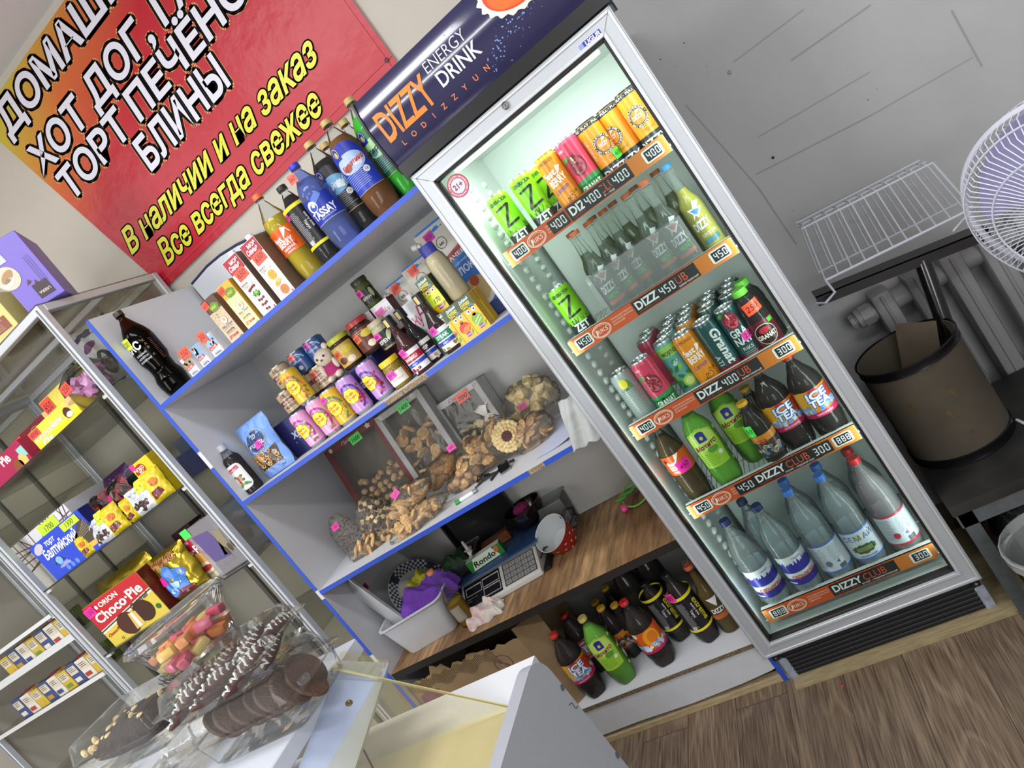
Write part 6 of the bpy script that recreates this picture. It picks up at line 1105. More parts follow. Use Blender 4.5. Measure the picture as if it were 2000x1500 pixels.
wb('water bottle with blue banded text label and light blue cap', (1540, 950), (1645, 1128), .125, '#3f74cc', l_sem('#4a74b8', 0), .8); wb('water bottle with forest picture label and light blue cap', (1604, 924), (1708, 1105), .125, '#3f74cc', l_sem('#4a74b8', 1), .82); wb('water bottle with red banded label and red cap at the right fridge wall', (1668, 892), (1782, 1078), .125, '#b8282c', l_sem('#b8384a', 0), .82, tint='#ecdfe2')
for (ct, cap, lb) in (((1450, 985), '#22285f', 'empty looking water bottle in the back row behind the two purple labels'), ((1523, 935), '#3f74cc', 'water bottle with light blue cap behind the banded text label bottle'), ((1586, 905), '#3f74cc', 'water bottle with light blue cap behind the forest picture bottle'), ((1650, 880), '#b8282c', 'water bottle with red cap behind the front red cap bottle')):
    a = at(*ct, .24); bottle('water_bottle', lb, a.x + .004, .235, SHZ[4], .31, .044, '#dfe9ee', cap, .7, fac=.05, group=G5, shell=WBC, caph=.017)
# ================================================================ aluminium display cabinets at the left
AL2 = mat('#cdd2d8', .35, .3, bump=.05, bscale=150); GREY = mat('#a39e92', .6, var=.08, bscale=5)
def cabinet(lb, x0, x1, zs, rail=False):
    t = thing('display_cabinet', lb, 'display cabinet', (0, 0, 0)); ZT_ = 2.298; Y1 = .548; w = .026
    for x in (x0, x1 - w):
        for yy in (0, Y1 - w):
            b = MB(); b.box(x, yy, 0, x + w, yy + w, ZT_, AL2, .002, 1)
            if yy == 0: b.box(x + w * .38, -.0015, .0, x + w * .62, .0005, ZT_ - .01, mat('#83898f', .35, .6))
            b.build('post', t)
    b = MB()
    for yy in (0, Y1 - w): b.box(x0 + w, yy, ZT_ - w, x1 - w, yy + w, ZT_, AL2, .002, 1)
    for x in (x0, x1 - w): b.box(x, w, ZT_ - w, x + w, Y1 - w, ZT_, AL2, .002, 1)
    b.box(x0 + w, Y1 * .5, ZT_ - w, x1 - w, Y1 * .5 + w, ZT_ - .004, AL2, .002, 1)
    b.build('top_frame', t)
    b = MB(); b.box(x0 + .005, .004, ZT_ + .0005, x1 - .005, Y1 - .004, ZT_ + .0055, clear('smoke_glass', '#e4e2da', .1, .8, .05)); b.build('glass_top', t)
    for z in zs:
        b = MB(); b.box(x0 + .004, .004, z - .005, x1 - .004, Y1 - .01, z, clear('shelf_glass', '#eceee8', .06, .7, .04)); b.box(x0 + .004, .003, z - .0052, x1 - .004, .0045, z + .0002, mat('#20262a', .25)); sh = b.build('glass_shelf', t)
        for x in (x0 + w, x1 - w - .03): b = MB(); b.box(x, .01, z - .018, x + .03, .03, z - .0055, mat('#d8d8d4', .5), .002, 1); b.build('clip', sh)
    b = MB(); b.box(x0 + .004, Y1 - .006, .02, x1 - .004, Y1, ZT_ - w, GREY); b.build('back_panel', t)
    b = MB(); b.box(x0 + w, .01, 0, x1 - w, Y1 - .01, .05, mat('#c8c8c6', .5)); b.build('plinth', t)
    b = MB(); b.box(x1 - w * .5 - .002, w, .05, x1 - w * .5 + .002, Y1 - w, ZT_ - w, clear('side_glass', '#f0f0ea', .03, .5, .03)); b.build('side_glass', t)
    for x in (x0 + .33, x0 + .64):
        b = MB(); b.box(x, Y1 - .02, .05, x + .022, Y1 - .0065, ZT_ - w, mat('#6a6a66', .5, .4)); b.build('shelf_standard', t)
    return t
CX0, CX1 = -2.30, -1.292; ZA, ZBB, ZC, ZD = 1.962, 1.562, 1.214, .86
cabinet('aluminium framed glass display cabinet right beside the white shelf unit', CX0, CX1, (ZA, ZBB, ZC, ZD)); cabinet('aluminium framed glass display cabinet further left, holding rows of small packets', -3.29, -2.304, (1.86, 1.47, 1.16, .86))
def pie(main, lo, txt, tgt):
    def p(g, w, h):
        g.rect(0, 0, w, h, main, 0); g.rect(0, 0, w, h * .3, lo, 1); g.ring(w * .55, h * .8, .03, .014, .0015, '#d8c890', 2, 20)
        for k, s in enumerate(('Chocolate', 'Pie')): g.t(s, w * (.36, .24)[k], h * (.42, .1)[k], h * .24, '#e8e4dc', 4, .03, .2, w=w * (.62, .24)[k])
        g.disc(w * .8, h * .5, h * .28, h * .26, '#4a2418', 3); g.disc(w * .82, h * .38, h * .24, h * .13, '#f0e6c8', 4); g.disc(w * .8, h * .3, h * .26, h * .08, '#d8a83a', 3); g.rect(w * .86, h * .6, w * .14, h * .4, '#e0b87a', 2)
        g.tagp(.0, h * .62, .062, h * .36, tgt, '#f9503c', 6)
    return p
def cb(lb, px, py, yy, z, w, h, d, col, pr, name='biscuit_box', cat='box', **k):
    p = at(px, py, yy); return carton(name, lb, p.x, yy, z + .0005, w, d, h, col, pr, cat=cat, **k)
cb('yellow chocolate pie box at the front of the upper cabinet shelf with orange tag', 111, 832, .03, ZA, .285, .075, .13, '#e2c81e', pie('#eadc4a', '#e8d81e', '', '850')); cb('yellow chocolate pie box standing behind the front yellow box', 118, 775, .17, ZA, .22, .17, .1, '#d0bc2a', pie('#dccf5a', '#d8c83a', '', '850'))
for (px, py, yy, zz, lb) in ((50, 825, .18, 0, 'dark red chocolate pie box behind the yellow box, lower end'), (18, 870, .13, 0, 'dark red chocolate pie box cut by the left frame edge'), (5, 900, .06, 0, 'magenta pie box at the left end of the upper cabinet shelf')):
    cb(lb, px, py, yy, ZA, .27, .14 if yy > .15 else .1, .05, '#6a1224' if yy > .1 else '#a81c4c', pie('#7a1628', '#8a3044', '', '850') if yy > .1 else (lambda g, w, h: (g.rect(0, 0, w, h, '#a81c4c', 0), g.t('Pie', w * .55, h * .6, .035, '#f2eee8', 2, .03), g.disc(w * .7, h * .25, .03, .025, '#8a4a2a', 2), g.disc(w * .85, h * .3, .025, .025, '#e0c070', 2), g.rect(w * .85, h * .35, w * .15, h * .4, '#8fd0c8', 1))))
p = at(178, 765, .12); t = thing('marshmallow_tub', 'clear round tub of pink marshmallow rosettes with orange tag on the upper cabinet shelf', 'tub', (p.x + .02, .13, ZA + .001)); R_ = .105; b = MB()
b.lathe([(R_ * .8, 0), (R_, .05), (R_ * 1.04, .052), (R_ * .98, .06), (R_ * .9, .12), (R_ * .5, .155), (.004, .16)], CLEAR, 40, fn=lambda p, a, k: p * 1 if k > 3 else Vector((p.x * (1 + .02 * math.cos(30 * a)), p.y * (1 + .02 * math.cos(30 * a)), p.z))); b.build('tub_shell', t); g = Gfx(); g.tagp(0, 0, .05, .036, '250', '#f9503c', 0, .1); g.build('price_tag', t, M=Matrix.Translation((-.02, -R_ * .97, .075)))
for k in range(9):
    a = k * 2.4; r_ = .06 * math.sqrt((k + .3) / 9); b = MB(); b.lathe([(.006, 0), (.03, .004), (.032, .018), (.022, .03), (.012, .034), (.004, .026)], mat('#cf86b8', .7), 24, fn=lambda p, a_, k_: Vector((p.x * (1 + .13 * math.sin(6 * a_ + 3 * k_)), p.y * (1 + .13 * math.sin(6 * a_ + 3 * k_)), p.z + .004 * math.sin(6 * a_)))); o = b.build('marshmallow'); o.location = (p.x + .02 + r_ * math.cos(a), .13 + r_ * math.sin(a) - .01, ZA + .012 + (.04 if k % 2 else .075)); tag(o, 'pink marshmallow rosette inside the clear round tub', 'marshmallow', 'pink marshmallow rosettes'); o.rotation_euler = (random.uniform(-.6, .6) + .5, random.uniform(-.6, .6), a)
def softbag(lb, px, py, yy, z, w, h, d, col, pr, rz=0, rx=-.08, name='snack_bag', cat='bag', seed=1, rough=.3, metal=0):
    p = at(px, py, yy); t = thing(name, lb, cat, (p.x, yy, z + .001), rz, rx=rx); ph = seed * 1.7
    def fn(u, v):
        e = max(0, 4 * u * (1 - u)) ** .55 * max(0, min(1, v * 8, (1 - v) * 7)) ** .6; return Vector(((u - .5) * w * (1 + .03 * math.sin(v * 11 + ph)), -d * e * (1 + .1 * math.sin(u * 17 + v * 9 + ph)) - .003 * math.sin(u * 29 + ph) * math.sin(v * 23), v * h))
    b = MB(); m = mat(col, rough, metal, bump=.15, bscale=30); b.grid(fn, 18, 18, m); b.grid(lambda u, v: Vector((fn(u, v).x, -fn(u, v).y * .7, fn(u, v).z)), 18, 18, m); b.build('bag_film', t)
    if pr:
        g = Gfx(.3); pr(g, w, h); g.grid(w, h, 0, 7)
        o = g.build('front_print', t, M=Matrix.Translation((-w / 2, 0, 0)))
        for v in o.data.vertices: v.co.y += fn(min(1, max(0, v.co.x / w + .5)), min(1, max(0, v.co.z / h))).y - .0015
    return t
softbag('white and navy sweets bag with a dark oval window leaning at the right cabinet side', 208, 690, .25, ZA, .16, .29, .05, '#c2c4cc', lambda g, w, h: (g.rect(0, h * .8, w, h * .2, '#25285a', 0), g.rect(0, 0, w, h * .14, '#25285a', 0), g.disc(w * .5, h * .4, .028, .05, '#2a201c', 1), g.disc(w * .5, h * .38, .018, .026, '#8a7a6a', 2), g.disc(w * .35, h * .68, .03, .014, '#6a2a6a', 1, rot=.3)), rz=.5)
# middle shelf
def torte(g, w, h):
    g.rect(0, 0, w, h, '#d6d6da', 0)
    for k in range(13): u = random.uniform(-.1, 1); g.line([(w * u, h), (w * (u + random.uniform(-.35, .5)), h * .42)], .006, '#5f453c', 1)
    for k in range(6): g.line([(0, h * random.uniform(.4, 1)), (w, h * random.uniform(.5, 1))], .005, '#6a4f46', 2)
    g.rect(w * .5, h * .76, .13, h * .22, '#c8f03a', 6); g.t('1700', w * .5 + .065, h * .81, .022, '#222', 7, 0, .2)
cb('white torte box with chocolate lattice print behind the blue torte box', 70, 1030, .09, ZBB, .43, .22, .2, '#cfcfd4', torte)
def balt(g, w, h):
    g.rect(0, 0, w, h, '#2748c8', 0); g.t('торт', w * .35, h * .78, .022, '#e8ecf6', 2, .02, .3); g.t('Балтийский', w * .44, h * .52, .036, '#e8ecf6', 2, .03, .25, w=w * .66); g.disc(w * .12, h * .84, .034, .018, '#c8c0d0', 2, rot=.3); g.poly([(w * .16, h * .3), (w * .36, h * .3), (w * .3, h * .44), (w * .22, h * .48)], '#1f3a44', 2); g.disc(w * .26, h * .36, .02, .016, '#7fb4e0', 3); g.poly([(w * .62, h * .26), (w * .98, h * .2), (w * .99, h * .62), (w * .94, h * .86), (w * .6, h * .42)], '#4a4038', 2); g.poly([(w * .62, h * .14), (w * .98, h * .12), (w * .98, h * .24), (w * .62, h * .26)], '#d8b25a', 3)
    for k in range(6): g.line([(w * (.64 + k * .05), h * (.42 + k * .05)), (w * .98, h * (.5 + k * .05))], .003, '#8a7a66', 3)
    for k in range(3): g.disc(w * (.3 + k * .09), h * .1, .011, .011, '#5f8ae8', 2)
    for k in range(2): g.t(('С КАКАО', 'И ВАНИЛЬЮ')[k], w * .3, h * (.22 - k * .05), .008, '#dfe6f6', 2, .02)
    g.rect(w * .63, h * .78, .11, h * .19, '#c8f03a', 6); g.t('1300', w * .63 + .055, h * .825, .02, '#222', 7, 0, .2)
cb('blue torte box with white script and yellow-green 1300 tag on the middle cabinet shelf', 130, 1066, .03, ZBB, .36, .165, .05, '#2040b0', balt, side='#16256a')
def dates(g, w, h):
    g.rect(0, 0, w, h, '#cfd3da', 0); g.t('ФИНИКИ', w * .5, h * .75, .011, '#8a8f98', 2, .0); blocktext(g, w * .3, h * .68, w * .5, 5, .006, '#9aa0a8')
    for k in range(14): g.disc(w * random.uniform(.2, .75), h * random.uniform(.16, .42), .013, .008, random.choice(('#3a2420', '#5a3430', '#2a1a18')), 3, 9, rot=random.uniform(0, 3))
    g.rect(w * .62, h * .68, .045, .045, '#d0f23a', 6); g.t('50', w * .62 + .022, h * .68 + .014, .018, '#222', 7, 0, .2)
for (px, py, lb, yl) in ((208, 1047, 'small white date pack with yellow-green tag, left one on the middle cabinet shelf', 0), (275, 975, 'small white date pack with yellow-green tag, right one on the middle cabinet shelf', 1)): softbag(lb, px, py, .035, ZBB, .13, .1, .012, '#c6cad0', dates, seed=yl)
for (px, py, yy, w_, h_, lb) in ((178, 1078, .03, .06, .085, 'crumpled yellow sweets packet left of the left date pack'), (237, 1030, .04, .085, .11, 'crumpled yellow sweets packet between the two date packs'), (258, 1000, .03, .05, .09, 'narrow yellow sweets packet touching the right date pack'), (303, 945, .04, .09, .12, 'crumpled yellow sweets packet beside the yellow cereal box')):
    softbag(lb, px, py, yy, ZBB, w_, h_, .02, '#dcc422', lambda g, w, h: (g.poly([(w * .2, h * .1), (w * .8, h * .2), (w * .7, h * .4), (w * .15, h * .35)], '#6a2030', 1), g.disc(w * .6, h * .6, w * .2, h * .12, '#d8782a', 1)), seed=px, rz=.2)
def nesc(g, w, h): g.rect(0, 0, w, h, '#8a1a24', 0); g.disc(w * .52, h * .55, w * .48, h * .5, '#17120f', 1, 30); g.disc(w * .5, h * .72, w * .2, h * .12, '#7a5a3a', 2); g.t('NESCAFÉ', w * .5, h * .3, .022, '#e6e4e0', 3, .02, w=w * .86); g.rect(w * .0, h * .62, .042, .034, '#e82a98', 4)
for (px, py, lb, k) in ((205, 1010, 'dark red coffee pouch, left one on the middle cabinet shelf', 0), (240, 975, 'dark red coffee pouch, right one on the middle cabinet shelf', 1)): softbag(lb, px, py, .13, ZBB, .135, .17, .025, '#5a141a', nesc, seed=k + 3)
for (px, py, yy, lb, k) in ((170, 990, .27, 'purple glittery gift pouch, left one at the back of the middle cabinet shelf', 0), (222, 940, .27, 'purple glittery gift pouch, right one at the back of the middle cabinet shelf', 1)):
    softbag(lb, px, py, yy, ZBB, .2, .22, .03, '#43204f', lambda g, w, h: ([g.disc(random.uniform(.01, w - .01), random.uniform(.02, h - .02), .0022, .0022, '#b89ac8', 1, 6) for q in range(70)], g.disc(w * .5, h * .55, .038, .042, '#b8b4c0', 2), g.t('АКД', w * .5, h * .5, .022, '#2a1a34', 3, .02), g.rect(w * .0, h * .6, .05, .04, '#b81a80', 4)), seed=k + 6)
cb('dark green tea box behind the coffee pouches', 262, 935, .2, ZBB, .11, .155, .06, '#16301f', lambda g, w, h: (g.rect(0, h * .5, w, h * .08, '#3a6a44', 1), g.rect(0, 0, .04, .04, '#e02a94', 2)), name='tea_box')
softbag('grey foil sweets bag between the torte boxes and the coffee pouches', 172, 1010, .2, ZBB, .16, .17, .03, '#8f929a', lambda g, w, h: (g.t('КИТЯ', w * .5, h * .4, .026, '#7a2a3a', 2, .03),), seed=12)
cb('tall yellow cocoa box with blue edge at the right end of the middle cabinet shelf', 298, 935, .06, ZBB, .1, .165, .085, '#dcc01e', lambda g, w, h: (g.rect(0, 0, w, h, '#e2c71e', 0), g.rect(0, 0, w, h * .22, '#8aa83a', 1), g.disc(w * .34, h * .8, .03, .022, '#a8281e', 2, rot=.3), g.t('ЧОКО', w * .34, h * .8, .012, '#f2ead8', 3, .03), g.t('ВО', w * .36, h * .73, .012, '#f2ead8', 3, .03), g.disc(w * .3, h * .46, .012, .009, '#5a3018', 2), g.disc(w * .7, h * .5, .012, .009, '#5a3018', 2), g.disc(w * .55, h * .3, .02, .018, '#8a5a34', 2), g.rect(-.001, h * .88, .022, .022, '#e82a98', 4)), side='#c9ae1a', sp=lambda g, d, h: [g.rect(0, h * k / 6, d, .001, '#b89a18', 1) for k in range(6)] and g.rect(d * .6, h * .6, .03, .03, '#c8f03a', 2), name='cocoa_box')
cb('blue wrapped pack behind the tall yellow cocoa box', 345, 915, .2, ZBB, .08, .1, .12, '#2a45b8', None, name='wrapped_pack', cat='pack')
# lower shelf
def choco(g, w, h):
    g.rect(0, 0, w, h, '#d8c24a', 0); g.poly([(0, h * .42), (w, h * .62), (w, h), (0, h)], '#c01f2a', 1); g.poly([(0, h * .33), (w, h * .53), (w, h * .62), (0, h * .42)], '#e6e0d0', 2); g.poly([(0, h * .37), (w, h * .57), (w, h * .6), (0, h * .4)], '#3a4a34', 3); g.t('ORION', w * .42, h * .83, .019, '#f2ece4', 4, .03, w=w * .34, rot=.02); g.disc(w * .2, h * .87, .009, .009, '#f2ece4', 4); g.t('Choco·Pie', w * .5, h * .6, .038, '#f4eee6', 5, .03, 0, w=w * .86, rot=.06); g.t('Original', w * .77, h * .48, .018, '#3a2418', 5, .02, .3, w=w * .34, rot=.1)
    g.disc(w * .72, h * .3, .058, .046, '#3f2016', 4, 30); g.disc(w * .42, h * .26, .062, .05, '#4a261a', 5, 30); g.poly([(w * .46, h * .06), (w * .62, h * .08), (w * .62, h * .4), (w * .5, h * .42)], '#d8b86a', 6); g.poly([(w * .515, h * .07), (w * .565, h * .075), (w * .57, h * .4), (w * .53, h * .41)], '#efe9da', 7); g.t('Choco·Pie', w * .17, h * .24, .012, '#b8202a', 4, .03, .1, w=w * .26, rot=.1); g.t('12', w * .2, h * .04, .012, '#7a2a1a', 4, .02); g.disc(w * .93, h * .22, .014, .011, '#2f6a3a', 5)
    g.tagp(0, h * .74, .064, .04, '1350', '#f02aa0', 8, .08)
cb('red and yellow chocolate pie box with large white lettering on the lower cabinet shelf', 235, 1182, .03, ZC, .385, .2, .06, '#c8b040', choco, side='#5a1418')
for (px, py, yy, w_, h_, lb, k) in ((222, 1110, .16, .38, .24, 'crumpled gold foil sweets bag behind the red chocolate pie box', 0), (330, 1095, .09, .2, .2, 'gold foil sweets bag with blue and pink print and magenta tag', 1)):
    softbag(lb, px, py, yy, ZC, w_, h_, .05, '#a8922a', (lambda g, w, h: (g.disc(w * .5, h * .42, w * .34, h * .3, '#3a78c8', 1, 24, lambda a: 1 + .15 * math.sin(5 * a)), g.disc(w * .45, h * .3, w * .16, h * .14, '#a8d0e8', 2, 18, lambda a: 1 + .2 * math.sin(4 * a)), g.disc(w * .6, h * .14, w * .24, h * .08, '#7a2a3a', 2), g.t('ЛАКОМС', w * .5, h * .78, .024, '#c88a4a', 3, .03, w=w * .7, out=.002), g.t('ЛАКОМС', w * .5, h * .78, .024, '#6a3a1a', 4, .03, w=w * .7), g.rect(w * .12, h * .42, .045, .034, '#f02aa0', 5))) if k else (lambda g, w, h: (g.rect(w * .05, h * .1, w * .2, h * .2, '#4a2a44', 1), g.t('КИДС', w * .8, h * .3, .024, '#c07a3a', 2, .03))), seed=k + 4, rough=.22, metal=.75)
cb('red and cream fresh pie box with magenta tag beside the gold sweets bag', 362, 1083, .12, ZC, .18, .19, .1, '#b8203c', lambda g, w, h: (g.rect(0, 0, w, h, '#e2dcca', 0), g.rect(0, h * .32, w, h * .68, '#bb1f3e', 1), g.t('ORION', w * .6, h * .86, .014, '#f2ece4', 2, .03), g.t('Fresh·Pie', w * .62, h * .6, .034, '#f4eee6', 3, .03, w=w * 1.05), g.disc(w * .7, h * .36, .062, .05, '#e0a850', 3), g.disc(w * .72, h * .26, .056, .024, '#efe2c0', 4), g.disc(w * .74, h * .26, .03, .012, '#b83a34', 5), g.disc(w * .3, h * .3, .012, .012, '#b8202a', 4), g.t('12', w * .2, h * .08, .014, '#8a2a2a', 2, .02), g.rect(0, h * .84, .05, .04, '#f02aa0', 6)))
b = MB(); t = thing('plastic_gift_box', 'clear plastic gift box with faded purple print on the lower cabinet shelf', 'box', (-1.437, .05, ZC + .001)); b.box(-.095, 0, 0, .095, .12, .215, clear('gift_plastic', '#d8d6dc', .3, 1.2, .06), .003, 1); b.build('box_shell', t)
g = Gfx(); g.poly([(.03, .06), (.12, .05), (.1, .17), (.02, .18)], '#5d4f86', 0); g.poly([(.09, .06), (.14, .06), (.15, .15), (.12, .16)], '#8f8468', 0); [g.disc(.115 + k * .022, .07 + k * .006, .0085, .017, '#4a4034', 1) for k in range(3)]; [g.rect(.05, .035 + k * .006, .07, .0025, '#8f8aa0', 1) for k in range(3)]; g.rect(-.012, .185, .04, .036, '#48e05a', 3); g.build('front_print', t, M=Matrix.Translation((-.095, -.001, 0)))
cb('sky blue pie box with peach picture seen through the cabinet side glass', 402, 962, .32, ZC, .21, .19, .1, '#3f8fc0', lambda g, w, h: (g.rect(0, 0, w, h, '#4a9ac8', 0), g.t('Fresh·Pie', w * .5, h * .62, .034, '#eef2f2', 2, .03, w=w * .9), g.t('ORION', w * .5, h * .86, .012, '#d8e6ee', 2, .02), g.disc(w * .55, h * .3, .052, .046, '#d8a04a', 2), g.disc(w * .8, h * .2, .04, .03, '#d8c8b8', 2), g.disc(w * .2, h * .15, .03, .02, '#c88a6a', 2)))
cb('dark blue upside down display box behind the sky blue pie box', 400, 885, .32, ZBB, .2, .16, .1, '#1f3350', lambda g, w, h: (g.t('felix', w * .6, h * .6, .04, '#b8c0cc', 2, .02, .3, rot=PI),))
cb('dark brown box with white letter behind the sky blue pie box', 500, 1040, .42, ZC, .12, .2, .08, '#241c18', lambda g, w, h: (g.rect(w * .1, h * .6, w * .8, h * .34, '#1a1412', 1), g.t('Е', w * .5, h * .66, .05, '#d8d2c4', 2, .03)))
cb('dark pink box beside the brown box at the cabinet side', 470, 1085, .42, ZC, .12, .17, .08, '#8a1c48', None)
cb('dark wine box behind the gold sweets bag on the lower cabinet shelf', 345, 1030, .3, ZC, .12, .22, .08, '#3a1622', lambda g, w, h: (g.poly([(w * .3, h * .3), (w * .7, h * .5), (w * .5, h * .8)], '#8a7a74', 1),))
# on top of the cabinet
A_, B_ = atz(58, 612, 2.304), atz(128, 568, 2.304); d_ = (B_ - A_); rz_ = math.atan2(d_.y, d_.x); wv = d_.length; mid = (A_ + B_) / 2
t = thing('cake_box', 'lilac cake box with white sticker and brown square logo on top of the display cabinet', 'box', (mid.x, mid.y, 2.3045), rz_); b = MB(); b.box(-wv / 2, 0, 0, wv / 2, .2, .245, mat('#7d6bc8', .4), .002, 1); b.box(-wv / 2 - .0006, .002, .002, -wv / 2 + .001, .198, .243, mat('#a8a2b8', .5)); b.build('box_body', t)
g = Gfx(.4); g.rect(wv * .45, .018, .05, .05, '#3a2c34', 1); g.t('USERA', wv * .45 + .025, .04, .009, '#d8c8b8', 2, .02, rot=PI); g.rect(-.0, .17, .05, .05, '#c8ccd6', 1, rot=.05); g.disc(.018, .125, .036, .04, '#d8ccb4', 1); g.disc(.02, .13, .026, .014, '#b08a5a', 2, rot=.6); g.disc(.014, .112, .022, .012, '#e8e0cc', 2, rot=.4); [g.poly([(.05 + k * .02, .075 - k * .01), (.068 + k * .014, .08 - k * .01), (.062 + k * .016, .092 - k * .01)], '#5a3424', 2) for k in range(3)]; [g.rect(wv * (.72 + k * .06), .06, .003, .1, '#6a5cb0', 1) for k in range(3)]; g.build('front_print', t, M=Matrix.Translation((-wv / 2, -.0008, 0)))
p = at(5, 610, -.0); t = carton('cake_box', 'pale yellow cake box at the left frame edge on top of the display cabinet', p.x - .12, .005, 2.3045, .2, .2, .145, '#d3c67a', lambda g, w, h: (g.rect(w * .45, .02, .09, .045, '#8a4a3a', 1), blocktext(g, w * .46, .055, .08, 5, .007, '#c8b88a', 2), g.rect(w * .4, -.0, .1, .015, '#c9bd78', 1)), cat='box', rz=.35)
# packets in the far left cabinet
random.seed(5); PC = ('#c8a83a', '#a83a34', '#d8d2c4', '#6a8a3a', '#3a4a7a', '#b8862a')
def packet_row(z, y0, n, x_hi, rows, lab, zoff=.0):
    for r in range(rows):
        for k in range(n):
            w_ = .072; c = PC[(k * 2 + r * 3) % 6]
            carton('spice_packet', lab, x_hi - (k + .5) * (w_ + .006), y0 + r * .055, z + .0005, w_, .03, .09 + .004 * (k % 3), c, lambda g, w, h: (g.rect(w * .1, h * .5, w * .8, h * .38, '#cfc8b8', 1), g.rect(w * .1, h * .12, w * .6, h * .2, PC[(k + r) % 6], 1), blocktext(g, w * .2, h * .8, w * .6, 3, .008, '#5a4a3a', 2, .003)), group=lab, cat='packet', bev=.001)
packet_row(1.16, .03, 9, -2.34, 2, 'small coloured spice packet on the lower shelf of the far left cabinet'); packet_row(1.35, .03, 7, -2.34, 2, 'small coloured spice packet in the upper white rack of the far left cabinet')
b = MB(); b.box(-3.25, .006, 1.335, -2.335, .2, 1.35, mat('#d0d2d2', .5)); b.box(-3.25, .004, 1.335, -2.335, .008, 1.365, mat('#d0d2d2', .5)); tag(b.build('white_rack'), 'white rack with a front lip holding spice packets in the far left cabinet', 'rack')
b = MB(); b.box(-3.25, -.003, 1.145, -2.335, .003, 1.162, mat('#d4d6d6', .5)); b.box(-3.25, -.003, 1.462, -2.335, .003, 1.478, mat('#d4d6d6', .5)); 
o = b.build('front_rail'); o.parent = next(q for q in S.objects if q.name == 'display_cabinet.001')
# ================================================================ counter in the foreground
CW = mat('#c9ced8', .4); CG_ = noise_mat('grey_laminate', '#a9adb5', '#adb1b9', 160, .45, (1, 1, 1), .03)
t = thing('shop_counter', 'pale grey shop counter with a rounded end panel in the foreground', 'counter', (0, 0, 0))
PX, PY, PZ_ = -.045, -.788, .95; pts = []
for k in range(7): a = k * PI / 12; pts.append((PY - .05 + .05 * math.cos(a - 0), PZ_ - .05 + .05 * math.sin(a)))
b = MB(); b.prism([(PY, 0)] + pts + [(-1.7, PZ_), (-1.7, 0)], PX - .026, PX, CG_, 'x'); pn = b.build('end_panel', t)
for px, py in ((1098, 1343), (1205, 1475)):
    a_, c_ = (px - 1000) / CF, (py - 750) / CF; d = r0 * a_ + r1 * c_ + r2; q = CC + d * ((PX - CC.x) / d.x); b = MB(); b.lathe([(.006, 0), (.006, .0012), (.004, .0016)], mat('#5a5e68', .5), 14, Matrix.Translation(q) @ Matrix.Rotation(PI / 2, 4, 'Y')); b.build('screw_cap', pn)
pts = []
for k in range(14):
    px, py = 1112 + k * 1.3, 1378 - 5 * math.sin(k / 13 * 2 * PI); a_, c_ = (px - 1000) / CF, (py - 750) / CF; d = r0 * a_ + r1 * c_ + r2; pts.append(CC + d * ((PX + .0006 - CC.x) / d.x))
b = MB(); b.tube(pts, .0006, mat('#3a3a40', .8), 5); b.build('pen_scribble', pn)
b = MB(); b.box(-1.4, -1.7, .895, PX - .0265, -.762, .925, mat('#e4e6ea', .35)); b.build('counter_board', t)
b = MB(); b.box(-1.4, -1.68, 0, PX - .03, -.79, .894, mat('#c0c4cc', .5)); b.build('counter_base', t)
# picture mat with autumn leaves
m = noise_mat('picture_mat', '#ebe5c4', '#f5f2e2', 5, .4, (1, 1, 1), 0)
t = thing('picture_mat', 'pale yellow picture mat with faded autumn leaves lying on the counter', 'mat', (-.42, -1.2, .9258)); b = MB(); b.box(-.46, -.36, 0, .34, .33, .0012, m); b.build('mat_sheet', t)
g = Gfx(.5); random.seed(21)
def leaf(u, v, s, c, ro):
    g.disc(u, v, s, s, c, 1, 40, lambda a: .55 + .4 * abs(math.cos(2.5 * a)), ro); g.line([(u, v), (u - s * 1.3 * math.cos(ro), v - s * 1.3 * math.sin(ro))], .004, '#8a6a4a', 2)
for u, v, s, c in ((.2, .1, .05, '#d8a88a'), (.1, .22, .045, '#c8a47a'), (.26, .2, .03, '#dcb49a'), (-.05, .12, .05, '#d8c070'), (.05, 0, .05, '#caa070'), (.24, -.02, .04, '#d09a7a'), (-.2, .1, .04, '#d8b080')): leaf(u, v, s, c, random.uniform(0, 3))
g.build('leaf_print', t, M=Matrix.Translation((0, 0, .0016)) @ Matrix.Rotation(-PI / 2, 4, 'X'))
# glass display case carrying the biscuit boxes
ZS = 1.125; t = thing('display_case', 'white topped counter display case with yellowish sloping side pane', 'display case', (0, 0, 0))
e0 = atz(690, 1242, ZS + .012); s0 = atz(665, 1290, ZS); s1 = atz(742, 1325, ZS - .045); yF = s0.y
b = MB(); b.box(-1.35, -1.5, ZS - .03, s0.x, yF + .06, ZS, CW, .002, 1); b.build('case_top', t)
b = MB(); SLP = .2; V_ = []
for yy in (yF, -1.5):
    o_ = (yy - yF) * SLP; V_ += [(s0.x, yy, ZS + o_), (s1.x, yy, ZS - .045 + o_), (s1.x - .012, yy, ZS - .058 + o_), (s0.x - .02, yy, ZS - .012 + o_)]
mB = mat('#a3aec8', .4)
for q_ in ((0, 1, 5, 4), (1, 2, 6, 5), (2, 3, 7, 6), (3, 0, 4, 7), (0, 3, 2, 1), (4, 5, 6, 7)): b.face([V_[i_] for i_ in q_], mB)
bmesh.ops.remove_doubles(b.bm, verts=b.bm.verts[:], dist=1e-5); tr = b.build('edge_board', t)
